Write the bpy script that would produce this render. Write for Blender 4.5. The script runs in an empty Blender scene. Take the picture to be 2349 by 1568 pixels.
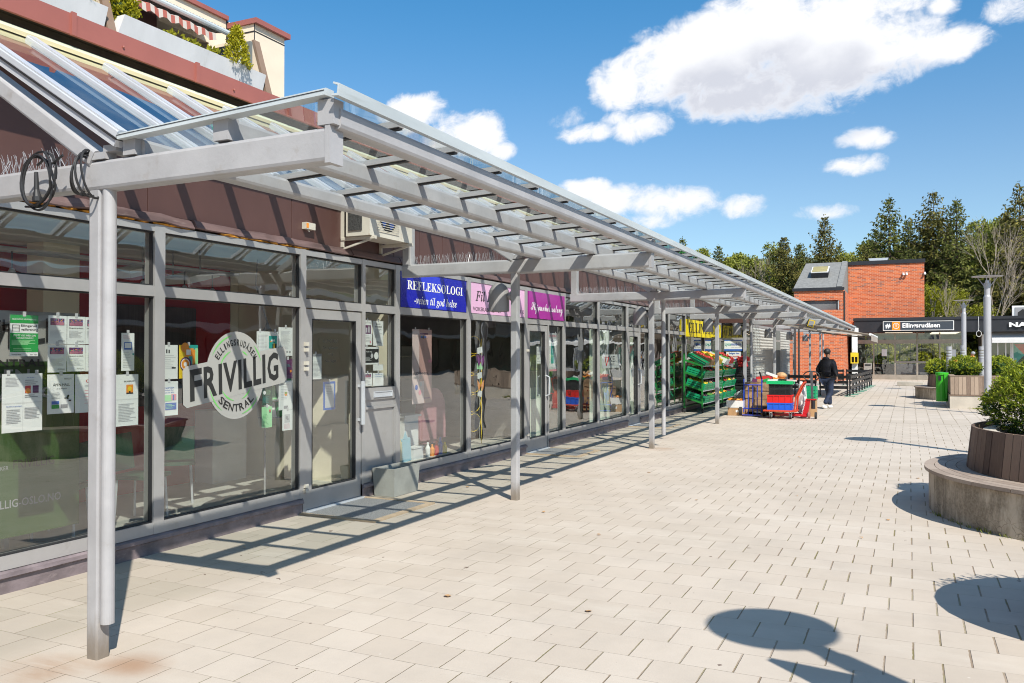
import bpy, bmesh, math, random
from mathutils import Vector, Matrix
S = bpy.context.scene
COL = S.collection
# ------------------------------------------------------------------ camera
cam = bpy.data.objects.new("camera", bpy.data.cameras.new("camera"))
COL.objects.link(cam)
cam.location = (0, 0, 1.7)
cam.rotation_euler = (math.radians(90.683), 0, math.radians(25.2546))
cam.data.sensor_width = 36
cam.data.lens = 1930 / 2349 * 36
cam.data.clip_start = 0.05
cam.data.clip_end = 3000
S.camera = cam
S.view_settings.view_transform = 'Standard'
S.view_settings.look = 'None'
S.view_settings.exposure = 0.40
S.view_settings.gamma = 1.0
S.view_settings.use_curve_mapping = False
S.cycles.filter_width = 1.05
S.cycles.max_bounces = 10
S.cycles.transparent_max_bounces = 24
S.cycles.glossy_bounces = 4
S.cycles.caustics_reflective = False
S.cycles.caustics_refractive = False
# ------------------------------------------------------------------ sun
SUN_EL = 45.2
SV = Vector((0.735, -0.678, 0)).normalized()
SUN_AZ = math.atan2(SV.x, SV.y)          # from +Y towards +X
sun_dir = Vector((SV.x * math.cos(math.radians(SUN_EL)), SV.y * math.cos(math.radians(SUN_EL)), math.sin(math.radians(SUN_EL))))
sl = bpy.data.lights.new("sun", 'SUN')
sl.energy = 5.0
sl.angle = math.radians(0.5)
sl.color = (1.0, 0.94, 0.84)
sun = bpy.data.objects.new("sun", sl)
COL.objects.link(sun)
sun.rotation_euler = sun_dir.to_track_quat('Z', 'Y').to_euler()
sun.location = (10, -10, 20)

# ------------------------------------------------------------------ node helpers
class NT:
    def __init__(s, tree):
        s.t = tree
    def n(s, typ, **kw):
        nd = s.t.nodes.new(typ)
        for k, v in kw.items():
            setattr(nd, k, v)
        return nd
    def link(s, a, b):
        if isinstance(a, W):
            a = a.s
        if isinstance(a, (int, float)):
            b.default_value = a
        elif isinstance(a, (tuple, list)):
            b.default_value = tuple(a) if len(a) == 4 or len(b.default_value) == 3 else tuple(a) + (1,)
        else:
            s.t.links.new(a, b)
    def m(s, op, a, b=0.0, c=None):
        nd = s.n('ShaderNodeMath', operation=op)
        s.link(a, nd.inputs[0]); s.link(b, nd.inputs[1])
        if c is not None:
            s.link(c, nd.inputs[2])
        return W(s, nd.outputs[0])
    def mix(s, f, a, b, typ='MIX'):
        nd = s.n('ShaderNodeMix', data_type='RGBA', blend_type=typ)
        s.link(f, nd.inputs[0]); s.link(a, nd.inputs[6]); s.link(b, nd.inputs[7])
        return nd.outputs[2]
    def ss(s, x, lo, hi, a=0.0, b=1.0):
        nd = s.n('ShaderNodeMapRange', interpolation_type='SMOOTHSTEP')
        s.link(x, nd.inputs[0]); s.link(lo, nd.inputs[1]); s.link(hi, nd.inputs[2])
        nd.inputs[3].default_value = a; nd.inputs[4].default_value = b
        return W(s, nd.outputs[0])
    def noise(s, vec, scale, detail=4, rough=0.55, dist=0.0):
        nd = s.n('ShaderNodeTexNoise')
        if vec is not None:
            s.link(vec, nd.inputs['Vector'])
        nd.inputs['Scale'].default_value = scale; nd.inputs['Detail'].default_value = detail
        nd.inputs['Roughness'].default_value = rough; nd.inputs['Distortion'].default_value = dist
        return W(s, nd.outputs[0])
    def comb(s, x, y, z=0.0):
        nd = s.n('ShaderNodeCombineXYZ')
        s.link(x, nd.inputs[0]); s.link(y, nd.inputs[1]); s.link(z, nd.inputs[2])
        return nd.outputs[0]
    def sep(s, v):
        nd = s.n('ShaderNodeSeparateXYZ'); s.link(v, nd.inputs[0])
        return [W(s, o) for o in nd.outputs]
    def vscale(s, v, sc):
        nd = s.n('ShaderNodeVectorMath', operation='MULTIPLY')
        s.link(v, nd.inputs[0]); nd.inputs[1].default_value = sc
        return nd.outputs[0]
class W:
    def __init__(s, t, k): s.t = t; s.s = k
    def __add__(s, o): return s.t.m('ADD', s, o)
    def __radd__(s, o): return s.t.m('ADD', s, o)
    def __sub__(s, o): return s.t.m('SUBTRACT', s, o)
    def __rsub__(s, o): return s.t.m('SUBTRACT', o, s)
    def __mul__(s, o): return s.t.m('MULTIPLY', s, o)
    def __rmul__(s, o): return s.t.m('MULTIPLY', s, o)
    def __truediv__(s, o): return s.t.m('DIVIDE', s, o)

# ------------------------------------------------------------------ world: sky with clouds
world = bpy.data.worlds.new("World"); S.world = world; world.use_nodes = True
T = NT(world.node_tree); world.node_tree.nodes.clear()
out = T.n('ShaderNodeOutputWorld'); bg = T.n('ShaderNodeBackground')
bg.inputs[1].default_value = 0.10
T.t.links.new(bg.outputs[0], out.inputs[0])
sky = T.n('ShaderNodeTexSky', sky_type='NISHITA', sun_disc=False)
sky.sun_elevation = math.radians(SUN_EL); sky.sun_rotation = SUN_AZ
sky.altitude = 100; sky.air_density = 1.0; sky.dust_density = 0.6; sky.ozone_density = 2.2
tc = T.n('ShaderNodeTexCoord')
dx, dy, dz = T.sep(tc.outputs['Generated'])
ysafe = T.m('MAXIMUM', dy, 0.02)
qx = dx / ysafe; qz = dz / ysafe
# clouds: (centre qx, qz, half width, half height, strength)
CLOUDS = [(-0.319, 0.334, 0.045, 0.035, 1.00), (-0.269, 0.344, 0.060, 0.046, 1.00), (-0.198, 0.349, 0.087, 0.064, 1.15), (-0.139, 0.369, 0.076, 0.054, 1.10), (-0.094, 0.335, 0.091, 0.066, 1.15), (-0.186, 0.295, 0.079, 0.026, 0.90), (-0.132, 0.298, 0.082, 0.030, 0.90), (-0.029, 0.335, 0.075, 0.039, 1.00), (0.032, 0.324, 0.046, 0.021, 0.90), (-0.065, 0.371, 0.062, 0.031, 0.90), (-0.002, 0.376, 0.029, 0.011, 0.55), (0.034, 0.368, 0.015, 0.011, 0.50), (-0.295, 0.276, 0.041, 0.020, 0.75), (-0.327, 0.290, 0.018, 0.009, 0.40), (-0.366, 0.276, 0.040, 0.012, 0.55), (-0.393, 0.297, 0.019, 0.012, 0.25), (-0.042, 0.234, 0.027, 0.011, 0.50), (-0.051, 0.206, 0.033, 0.011, 0.65), (-0.373, 0.206, 0.033, 0.014, 0.75), (-0.319, 0.187, 0.052, 0.017, 0.60), (-0.264, 0.181, 0.061, 0.020, 0.62), (-0.175, 0.170, 0.028, 0.013, 0.58), (-0.290, 0.160, 0.026, 0.011, 0.40), (-0.081, 0.157, 0.022, 0.006, 0.20), (0.101, 0.356, 0.023, 0.018, 0.55), (-0.623, 0.331, 0.052, 0.026, 0.80), (-0.530, 0.291, 0.046, 0.028, 0.80), (-0.574, 0.285, 0.041, 0.036, 0.60), (-0.487, 0.264, 0.017, 0.010, 0.40)]
dens = None; dens2 = None
for cx_, cz_, rx_, rz_, st in CLOUDS:
    a = (qx - cx_) / rx_; b = (qz - cz_) / rz_
    d = (1.0 - (a * a + b * b)) * st
    dens = d if dens is None else T.m('SMOOTH_MAX', dens, d, 0.25)
    if rx_ > 0.06:
        b2 = (qz + 0.045 - cz_) / rz_; d2 = (1.0 - (a * a + b2 * b2)) * st
        dens2 = d2 if dens2 is None else T.m('SMOOTH_MAX', dens2, d2, 0.25)
gv = T.comb(qx, qz * 1.25, 0.0)
n1 = T.noise(gv, 13.0, 10, 0.60, 0.25)
n2 = T.noise(gv, 4.2, 4, 0.5, 0.0)
n3 = T.noise(gv, 34.0, 8, 0.68, 0.6)
dd = dens + (n1 - 0.5) * 2.3 + (n2 - 0.5) * 0.7 + (n3 - 0.5) * 1.4
alpha = T.ss(dd, -0.30, 0.62)
alpha = alpha * T.ss(dy, 0.02, 0.10)
ng = T.noise(gv, 6.5, 6, 0.55, 0.1)
core = T.ss(dens2 - dens * 0.75 + (ng - 0.5) * 1.5 + (n1 - 0.5) * 0.8, -0.40, 0.50) * T.ss(dd, 0.1, 0.8)
# unseen broken cloud added over the rest of the sky for neutral fill light
gn = T.noise(tc.outputs['Generated'], 2.6, 8, 0.58, 0.3)
away = T.m('MAXIMUM', 1.0 - T.ss(dy, 0.10, 0.45), T.ss(dz, 0.62, 0.80))
alpha = T.m('MAXIMUM', alpha, T.ss(gn, 0.40, 0.58) * away * 0.30 * T.ss(dz, -0.02, 0.05))
ccol = T.mix(core, (7.7, 7.8, 8.1, 1), (5.3, 5.5, 6.15, 1))
hi = T.ss(dz, 0.14, 0.44)
skt = T.mix(1.0, sky.outputs[0], T.mix(hi, (0.90, 1.04, 1.10, 1), (0.40, 1.02, 1.26, 1)), 'MULTIPLY')
T.link(T.mix(alpha, skt, ccol), bg.inputs[0])
world.cycles.sampling_method = 'MANUAL'; world.cycles.sample_map_resolution = 512

# ------------------------------------------------------------------ mesh builder
UP = Vector((0, 0, 1))
class MB:
    def __init__(s): s.v = []; s.f = []; s.m = []
    def add(s, vs, fs, m=0):
        k = len(s.v); s.v += [tuple(p) for p in vs]
        for f in fs:
            s.f.append([i + k for i in f]); s.m.append(m)
        return s
    def box(s, x0, x1, y0, y1, z0, z1, m=0):
        x0, x1 = min(x0, x1), max(x0, x1); y0, y1 = min(y0, y1), max(y0, y1); z0, z1 = min(z0, z1), max(z0, z1)
        return s.add([(x0, y0, z0), (x1, y0, z0), (x1, y1, z0), (x0, y1, z0), (x0, y0, z1), (x1, y0, z1), (x1, y1, z1), (x0, y1, z1)],
              [(0, 3, 2, 1), (4, 5, 6, 7), (0, 1, 5, 4), (1, 2, 6, 5), (2, 3, 7, 6), (3, 0, 4, 7)], m)
    def obox(s, c, size, M=None, m=0):
        M = M or Matrix.Identity(3); c = Vector(c); hx, hy, hz = size[0] / 2, size[1] / 2, size[2] / 2
        vs = [c + M @ Vector((a * hx, b * hy, d * hz)) for d in (-1, 1) for a, b in ((-1, -1), (1, -1), (1, 1), (-1, 1))]
        return s.add(vs, [(0, 3, 2, 1), (4, 5, 6, 7), (0, 1, 5, 4), (1, 2, 6, 5), (2, 3, 7, 6), (3, 0, 4, 7)], m)
    def bar(s, p, q, w, h, ch=0.0, up=UP, m=0):
        p = Vector(p); q = Vector(q); d = (q - p).normalized()
        r = d.cross(up)
        if r.length < 1e-4: r = d.cross(Vector((0, 1, 0)))
        r.normalize(); u = r.cross(d)
        a, b = w / 2, h / 2
        if ch > 0:
            sec = [(-a + ch, -b), (a - ch, -b), (a - ch * .3, -b + ch * .3), (a, -b + ch), (a, b - ch), (a - ch * .3, b - ch * .3), (a - ch, b), (-a + ch, b), (-a + ch * .3, b - ch * .3), (-a, b - ch), (-a, -b + ch), (-a + ch * .3, -b + ch * .3)]
        else:
            sec = [(-a, -b), (a, -b), (a, b), (-a, b)]
        n = len(sec)
        vs = [p + r * x + u * y for x, y in sec] + [q + r * x + u * y for x, y in sec]
        fs = [(i, (i + 1) % n, n + (i + 1) % n, n + i) for i in range(n)] + [tuple(range(n - 1, -1, -1)), tuple(range(n, 2 * n))]
        return s.add(vs, fs, m)
    def tube(s, pts, r, n=8, m=0, caps=True):
        pts = [Vector(p) for p in pts]; vs = []; fs = []
        rr = r if isinstance(r, (list, tuple)) else [r] * len(pts)
        prev = None
        for i, p in enumerate(pts):
            d = (pts[min(i + 1, len(pts) - 1)] - pts[max(i - 1, 0)]).normalized()
            if prev is None:
                a = d.cross(UP if abs(d.z) < .9 else Vector((1, 0, 0))).normalized()
            else:
                a = (prev - d * prev.dot(d))
                a = a.normalized() if a.length > 1e-6 else d.orthogonal().normalized()
            prev = a; b = d.cross(a)
            for k in range(n):
                t = 2 * math.pi * k / n
                vs.append(p + (a * math.cos(t) + b * math.sin(t)) * rr[i])
        for i in range(len(pts) - 1):
            for k in range(n):
                fs.append((i * n + k, i * n + (k + 1) % n, (i + 1) * n + (k + 1) % n, (i + 1) * n + k))
        if caps:
            fs.append(tuple(range(n - 1, -1, -1))); fs.append(tuple(range((len(pts) - 1) * n, len(pts) * n)))
        return s.add(vs, fs, m)
    def lathe(s, prof, c=(0, 0, 0), n=24, m=0, a0=0.0, a1=2 * math.pi):
        full = abs(a1 - a0 - 2 * math.pi) < 1e-6
        cols = n if full else n + 1
        vs = []; fs = []
        for k in range(cols):
            t = a0 + (a1 - a0) * k / n
            for r, z in prof:
                vs.append((c[0] + r * math.cos(t), c[1] + r * math.sin(t), c[2] + z))
        P = len(prof)
        for k in range(n):
            k2 = (k + 1) % cols
            for i in range(P - 1):
                fs.append((k * P + i, k2 * P + i, k2 * P + i + 1, k * P + i + 1))
        return s.add(vs, fs, m)
    def prism(s, poly, o, u, v, depth, m=0):
        """polygon (2-D) in plane o + u*x + v*y, extruded by depth along u x v"""
        o = Vector(o); u = Vector(u); v = Vector(v); nn = u.cross(v).normalized() * depth
        A = [o + u * x + v * y for x, y in poly]; n = len(A)
        vs = A + [p + nn for p in A]
        fs = [tuple(range(n - 1, -1, -1)), tuple(range(n, 2 * n))] + [(i, (i + 1) % n, n + (i + 1) % n, n + i) for i in range(n)]
        return s.add(vs, fs, m)
    def quad(s, a, b, c, d, m=0): return s.add([a, b, c, d], [(0, 1, 2, 3)], m)
    def ball(s, c, r, m=0, seg=10, ring=7, sc=(1, 1, 1), jit=0.0, seed=0):
        rng = random.Random(seed); vs = []; fs = []
        vs.append((c[0], c[1], c[2] - r * sc[2]))
        for i in range(1, ring):
            ph = math.pi * i / ring - math.pi / 2
            for k in range(seg):
                t = 2 * math.pi * k / seg; q = r * (1 + rng.uniform(-jit, jit))
                vs.append((c[0] + q * math.cos(ph) * math.cos(t) * sc[0], c[1] + q * math.cos(ph) * math.sin(t) * sc[1], c[2] + q * math.sin(ph) * sc[2]))
        vs.append((c[0], c[1], c[2] + r * sc[2])); L = len(vs) - 1
        for k in range(seg):
            fs.append((0, 1 + (k + 1) % seg, 1 + k))
            fs.append((L, L - seg + k, L - seg + (k + 1) % seg))
            for i in range(ring - 2):
                a = 1 + i * seg
                fs.append((a + k, a + (k + 1) % seg, a + seg + (k + 1) % seg, a + seg + k))
        return s.add(vs, fs, m)
    def rot(s, ang, c=(0, 0), start=0):
        ca, sa = math.cos(ang), math.sin(ang)
        for i in range(start, len(s.v)):
            x, y, z = s.v[i]; x -= c[0]; y -= c[1]
            s.v[i] = (c[0] + x * ca - y * sa, c[1] + x * sa + y * ca, z)
        return s
    def move(s, d, start=0):
        for i in range(start, len(s.v)):
            s.v[i] = (s.v[i][0] + d[0], s.v[i][1] + d[1], s.v[i][2] + d[2])
        return s
    def text(s, body, o, u, v, w=None, h=None, m=0, depth=0.0, shear=0.0, bold=0.0, align='L'):
        """text fitted to a width w and/or cap height h; o = lower left (or centre) of the text"""
        me = font_mesh(body, bold, depth)
        xs = [p[0] for p in me[0]]; ys = [p[1] for p in me[0]]
        x0, x1, y0, y1 = min(xs), max(xs), min(ys), max(ys)
        sy = h / (y1 - y0) if h else None
        sx = w / (x1 - x0) if w else None
        if sy is None: sy = sx
        if sx is None: sx = sy
        off = -(x1 - x0) * sx / 2 if align == 'C' else 0
        o = Vector(o); u = Vector(u); v = Vector(v); nn = u.cross(v)
        vs = [o + u * ((x - x0) * sx + off + shear * (y - y0) * sy) + v * ((y - y0) * sy) + nn * z for x, y, z in me[0]]
        return s.add(vs, me[1], m)
    def build(s, name, mats, parent=None, smooth=False, org=None, kind=None):
        if not isinstance(mats, (list, tuple)): mats = [mats]
        L = Vector((0, 0, 0))
        if parent is not None:
            L = Vector(parent['_o']) if '_o' in parent else Vector((0, 0, 0))
        elif org is not None:
            L = Vector(org)
        me = bpy.data.meshes.new(name)
        me.from_pydata([(x - L.x, y - L.y, z - L.z) for x, y, z in s.v], [], s.f)
        for mt in mats: me.materials.append(mt)
        if len(mats) > 1: me.polygons.foreach_set('material_index', s.m)
        if smooth: me.polygons.foreach_set('use_smooth', [True] * len(me.polygons))
        me.update()
        o = bpy.data.objects.new(name, me); COL.objects.link(o)
        if parent is not None:
            o.parent = parent; o['_o'] = tuple(L)
        elif org is not None:
            o.location = L; o['_o'] = tuple(L)
        if kind: o['kind'] = kind
        return o
_fc = {}
def font_mesh(body, bold, depth):
    key = (body, bold, depth)
    if key not in _fc:
        c = bpy.data.curves.new("tmp", 'FONT'); c.body = body; c.offset = bold; c.extrude = depth / 2; c.resolution_u = 2
        o = bpy.data.objects.new("tmp", c); COL.objects.link(o)
        bpy.context.view_layer.update()
        me = o.to_mesh()
        _fc[key] = ([tuple(p.co) for p in me.vertices], [tuple(p.vertices) for p in me.polygons])
        o.to_mesh_clear(); bpy.data.objects.remove(o); bpy.data.curves.remove(c)
    return _fc[key]
def tag(o, label, cat, group=None):
    o['label'] = label; o['category'] = cat
    if group: o['group'] = group
    return o
def thing(name, label, cat, loc, group=None):
    o = bpy.data.objects.new(name, None); COL.objects.link(o)
    o.empty_display_size = 0.2
    o.location = loc; o['_o'] = tuple(loc)
    return tag(o, label, cat, group)
def struct(mb, name, mats, **k):
    return mb.build(name, mats, kind='structure', **k)
def dup(root, loc=None, rotz=None, label=None, scale=None):
    def cp(o, par):
        c = o.copy(); COL.objects.link(c); c.parent = par
        for ch in o.children: cp(ch, c)
        return c
    r = cp(root, None)
    if loc is not None: r.location = loc
    if rotz is not None: r.rotation_euler = (0, 0, rotz)
    if scale is not None: r.scale = scale if isinstance(scale, (tuple, list)) else (scale,) * 3
    if label: r['label'] = label
    return r

# ------------------------------------------------------------------ materials
def principled(name):
    m = bpy.data.materials.new(name); m.use_nodes = True
    t = NT(m.node_tree); p = m.node_tree.nodes['Principled BSDF']
    return m, t, p
def mat(name, col, rough=0.6, metal=0.0, var=0.12, scale=3.0, bump=0.0, bscale=40.0, spec=0.5, stretch=(1, 1, 1), coat=0.0, dirt=None, grime=False):
    m, t, p = principled(name)
    tc = t.n('ShaderNodeTexCoord')
    v = t.vscale(tc.outputs['Object'], stretch)
    c = tuple(col) + (1,)
    if var > 0:
        n = t.noise(v, scale, 6, 0.6)
        f = t.ss(n, 0.3, 0.7)
        lo = tuple(k * (1 - var) for k in col) + (1,); hi = tuple(min(1, k * (1 + var)) for k in col) + (1,)
        c = t.mix(f, lo, hi)
        if dirt:
            n3 = t.noise(v, scale * 2.7, 8, 0.7)
            c = t.mix(t.ss(n3, 0.56, 0.72) * dirt[1], c, tuple(dirt[0]) + (1,))
        t.link(n * 0.25 + (rough - 0.125), p.inputs['Roughness'])
    else:
        p.inputs['Roughness'].default_value = rough
    if grime:
        gx, gy, gz_ = t.sep(tc.outputs['Object'])
        ng = t.noise(t.vscale(tc.outputs['Object'], (1, 1, .3)), 14, 6, .7)
        c = t.mix((1.0 - t.ss(gz_ + (ng - 0.5) * .25, 0.02, 0.26)) * 0.75, c, (.16, .12, .075, 1))
        c = t.mix(t.ss(t.noise(t.vscale(tc.outputs['Object'], (3, 3, .5)), 5, 8, .75), .64, .74) * .45, c, (.34, .24, .17, 1))
    t.link(c, p.inputs['Base Color'])
    p.inputs['Metallic'].default_value = metal
    p.inputs['Specular IOR Level'].default_value = spec
    if coat: p.inputs['Coat Weight'].default_value = coat
    if bump > 0:
        nb = t.noise(v, bscale, 6, 0.65)
        b = t.n('ShaderNodeBump'); b.inputs['Strength'].default_value = 0.6; b.inputs['Distance'].default_value = bump
        t.link(nb, b.inputs['Height']); t.link(b.outputs[0], p.inputs['Normal'])
    return m
def plain(name, col, rough=0.6, metal=0.0, spec=0.5):
    return mat(name, col, rough, metal, var=0.0, spec=spec)
def glass_mat(name, tint=(0.86, 0.93, 0.90), k=1.5, base=0.03, rough=0.0, dirt=0.0):
    m = bpy.data.materials.new(name); m.use_nodes = True
    t = NT(m.node_tree); m.node_tree.nodes.clear()
    o = t.n('ShaderNodeOutputMaterial'); mx = t.n('ShaderNodeMixShader')
    tr = t.n('ShaderNodeBsdfTransparent'); gl = t.n('ShaderNodeBsdfGlossy')
    tr.inputs[0].default_value = tuple(tint) + (1,); gl.inputs['Roughness'].default_value = rough
    gl.inputs['Color'].default_value = (0.93, 0.95, 0.95, 1)
    fr = t.n('ShaderNodeLayerWeight'); fr.inputs[0].default_value = 0.5
    # slight waviness of float glass
    tcn = t.n('ShaderNodeTexCoord')
    nz = t.noise(tcn.outputs['Object'], 1.1, 2, 0.5)
    bp = t.n('ShaderNodeBump'); bp.inputs['Strength'].default_value = 1.0; bp.inputs['Distance'].default_value = 0.006
    t.link(nz, bp.inputs['Height']); t.link(bp.outputs[0], gl.inputs['Normal'])
    fa = W(t, fr.outputs[1]); f = t.m('MINIMUM', (fa * fa * fa * fa * fa * 0.96 + 0.04) * k + base, 1.0)
    t.link(f, mx.inputs[0]); t.link(tr.outputs[0], mx.inputs[1]); t.link(gl.outputs[0], mx.inputs[2])
    last = mx
    if dirt > 0:
        df = t.n('ShaderNodeBsdfDiffuse'); df.inputs[0].default_value = (0.62, 0.63, 0.58, 1)
        nd = t.noise(t.vscale(tcn.outputs['Object'], (1, 1, 0.4)), 2.5, 8, 0.7)
        m2 = t.n('ShaderNodeMixShader')
        t.link(t.ss(nd, 0.35, 0.85) * dirt, m2.inputs[0]); t.link(mx.outputs[0], m2.inputs[1]); t.link(df.outputs[0], m2.inputs[2])
        last = m2
    t.link(last.outputs[0], o.inputs[0])
    return m

M = {}
M['steel'] = mat('painted_grey_steel', (0.365, 0.36, 0.37), 0.42, 0.0, 0.12, 2.0, 0.002, 30, dirt=((0.25, 0.22, 0.19), 0.45), grime=True)
M['alu'] = mat('aluminium_frame', (0.42, 0.405, 0.40), 0.40, 0.35, 0.07, 2.5, dirt=((0.30, 0.27, 0.24), 0.3))
M['rafter'] = mat('anodised_rafter', (0.60, 0.62, 0.66), 0.35, 0.3, 0.05, 3)
M['gasket'] = plain('black_gasket', (0.02, 0.02, 0.022), 0.6)
M['gutter'] = mat('zinc_gutter', (0.55, 0.60, 0.62), 0.45, 0.15, 0.10, 1.5, stretch=(1, .5, 4), dirt=((0.38, 0.40, 0.38), 0.4))
M['glass'] = glass_mat('window_glass', (.94, .965, .95), 1.9, .105, dirt=0.014)
M['roofglass'] = glass_mat('roof_glass', (0.90, 0.945, 0.93), 1.3, 0.02, dirt=0.09)
M['brown'] = mat('brown_facade_panel', (0.098, 0.048, 0.042), 0.42, 0.0, 0.10, 1.2, stretch=(1, 1, .3))
M['maroon'] = mat('maroon_fascia', (0.32, 0.108, 0.088), 0.45, 0.0, 0.07, 1.5)
M['flash'] = mat('weathered_brown_flashing', (0.135, 0.085, 0.082), 0.5, 0.0, 0.35, 3.0, stretch=(1, 0.4, 4), dirt=((0.32, 0.24, 0.22), 0.5))
M['foam'] = mat('orange_sealing_foam', (0.55, 0.24, 0.03), 0.9, 0, 0.5, 12, 0.01, 30)
M['plinth'] = mat('worn_dark_plinth', (0.19, 0.155, 0.165), 0.5, 0.0, 0.30, 3.5, 0.004, 14, stretch=(1, 1, 2), dirt=((0.30, 0.25, 0.25), 0.6))
M['yellowbeam'] = mat('faded_yellow_beam', (0.62, 0.54, 0.33), 0.6, 0, 0.15, 2, stretch=(1, .3, 3))
M['greenbeam'] = mat('pale_green_flashing', (0.62, 0.66, 0.48), 0.55, 0, 0.12, 2, stretch=(1, .3, 3))
M['darksoffit'] = mat('dark_soffit', (0.045, 0.032, 0.022), 0.8, 0, 0.3, 3)
M['white'] = mat('white_paint', (0.75, 0.75, 0.74), 0.5, 0, 0.05, 2)
M['whitebox'] = mat('off_white_metal', (0.58, 0.54, 0.47), 0.45, 0, 0.08, 4, dirt=((0.35, 0.22, 0.12), 0.4))
M['black'] = plain('black_plastic', (0.015, 0.015, 0.017), 0.45)
M['rubber'] = mat('tyre_rubber', (0.03, 0.03, 0.03), 0.8, 0, 0.2, 30)
M['cable'] = plain('black_cable', (0.018, 0.018, 0.02), 0.5)
M['paper'] = plain('white_paper', (0.78, 0.79, 0.77), 0.7)
M['ink'] = plain('black_ink', (0.02, 0.02, 0.02), 0.7)
M['greyink'] = plain('grey_ink', (0.30, 0.30, 0.31), 0.7)
M['lightink'] = plain('pale_ink', (0.52, 0.52, 0.53), 0.7)
M['green'] = plain('poster_green', (0.015, 0.32, 0.06), 0.6)
M['red'] = plain('poster_red', (0.55, 0.03, 0.03), 0.6)
M['blue'] = plain('poster_blue', (0.03, 0.12, 0.45), 0.6)
M['teal'] = plain('poster_teal', (0.02, 0.35, 0.30), 0.6)
M['yellow'] = plain('poster_yellow', (0.80, 0.55, 0.02), 0.6)
M['orange'] = plain('poster_orange', (0.80, 0.28, 0.03), 0.6)
M['pink'] = plain('poster_pink', (0.75, 0.30, 0.36), 0.6)
M['purplei'] = plain('poster_purple', (0.12, 0.03, 0.10), 0.6)
M['dkgreen'] = plain('poster_dark_green', (0.015, 0.06, 0.03), 0.6)
M['ltgreen'] = plain('poster_light_green', (0.35, 0.72, 0.36), 0.6)
M['cream'] = mat('cream_wall_panel', (0.74, 0.63, 0.50), 0.7, 0, 0.04, 1.5)
M['concretew'] = mat('white_concrete', (0.62, 0.62, 0.63), 0.8, 0, 0.08, 1.2, 0.003, 20, stretch=(1, 1, .4), dirt=((0.42, 0.40, 0.36), 0.35))
M['brownfin'] = mat('brown_trim', (0.23, 0.155, 0.11), 0.6, 0, 0.08, 3)
M['darkwall'] = mat('dark_recess_wall', (0.16, 0.17, 0.16), 0.7, 0, 0.1, 2)
M['asph'] = mat('grey_roofing_felt', (0.20, 0.20, 0.195), 0.9, 0, 0.15, 6, 0.003, 60)
M['blackfascia'] = mat('black_metal_fascia', (0.017, 0.018, 0.023), 0.5, 0, 0.1, 2)
M['concrete'] = None
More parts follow.
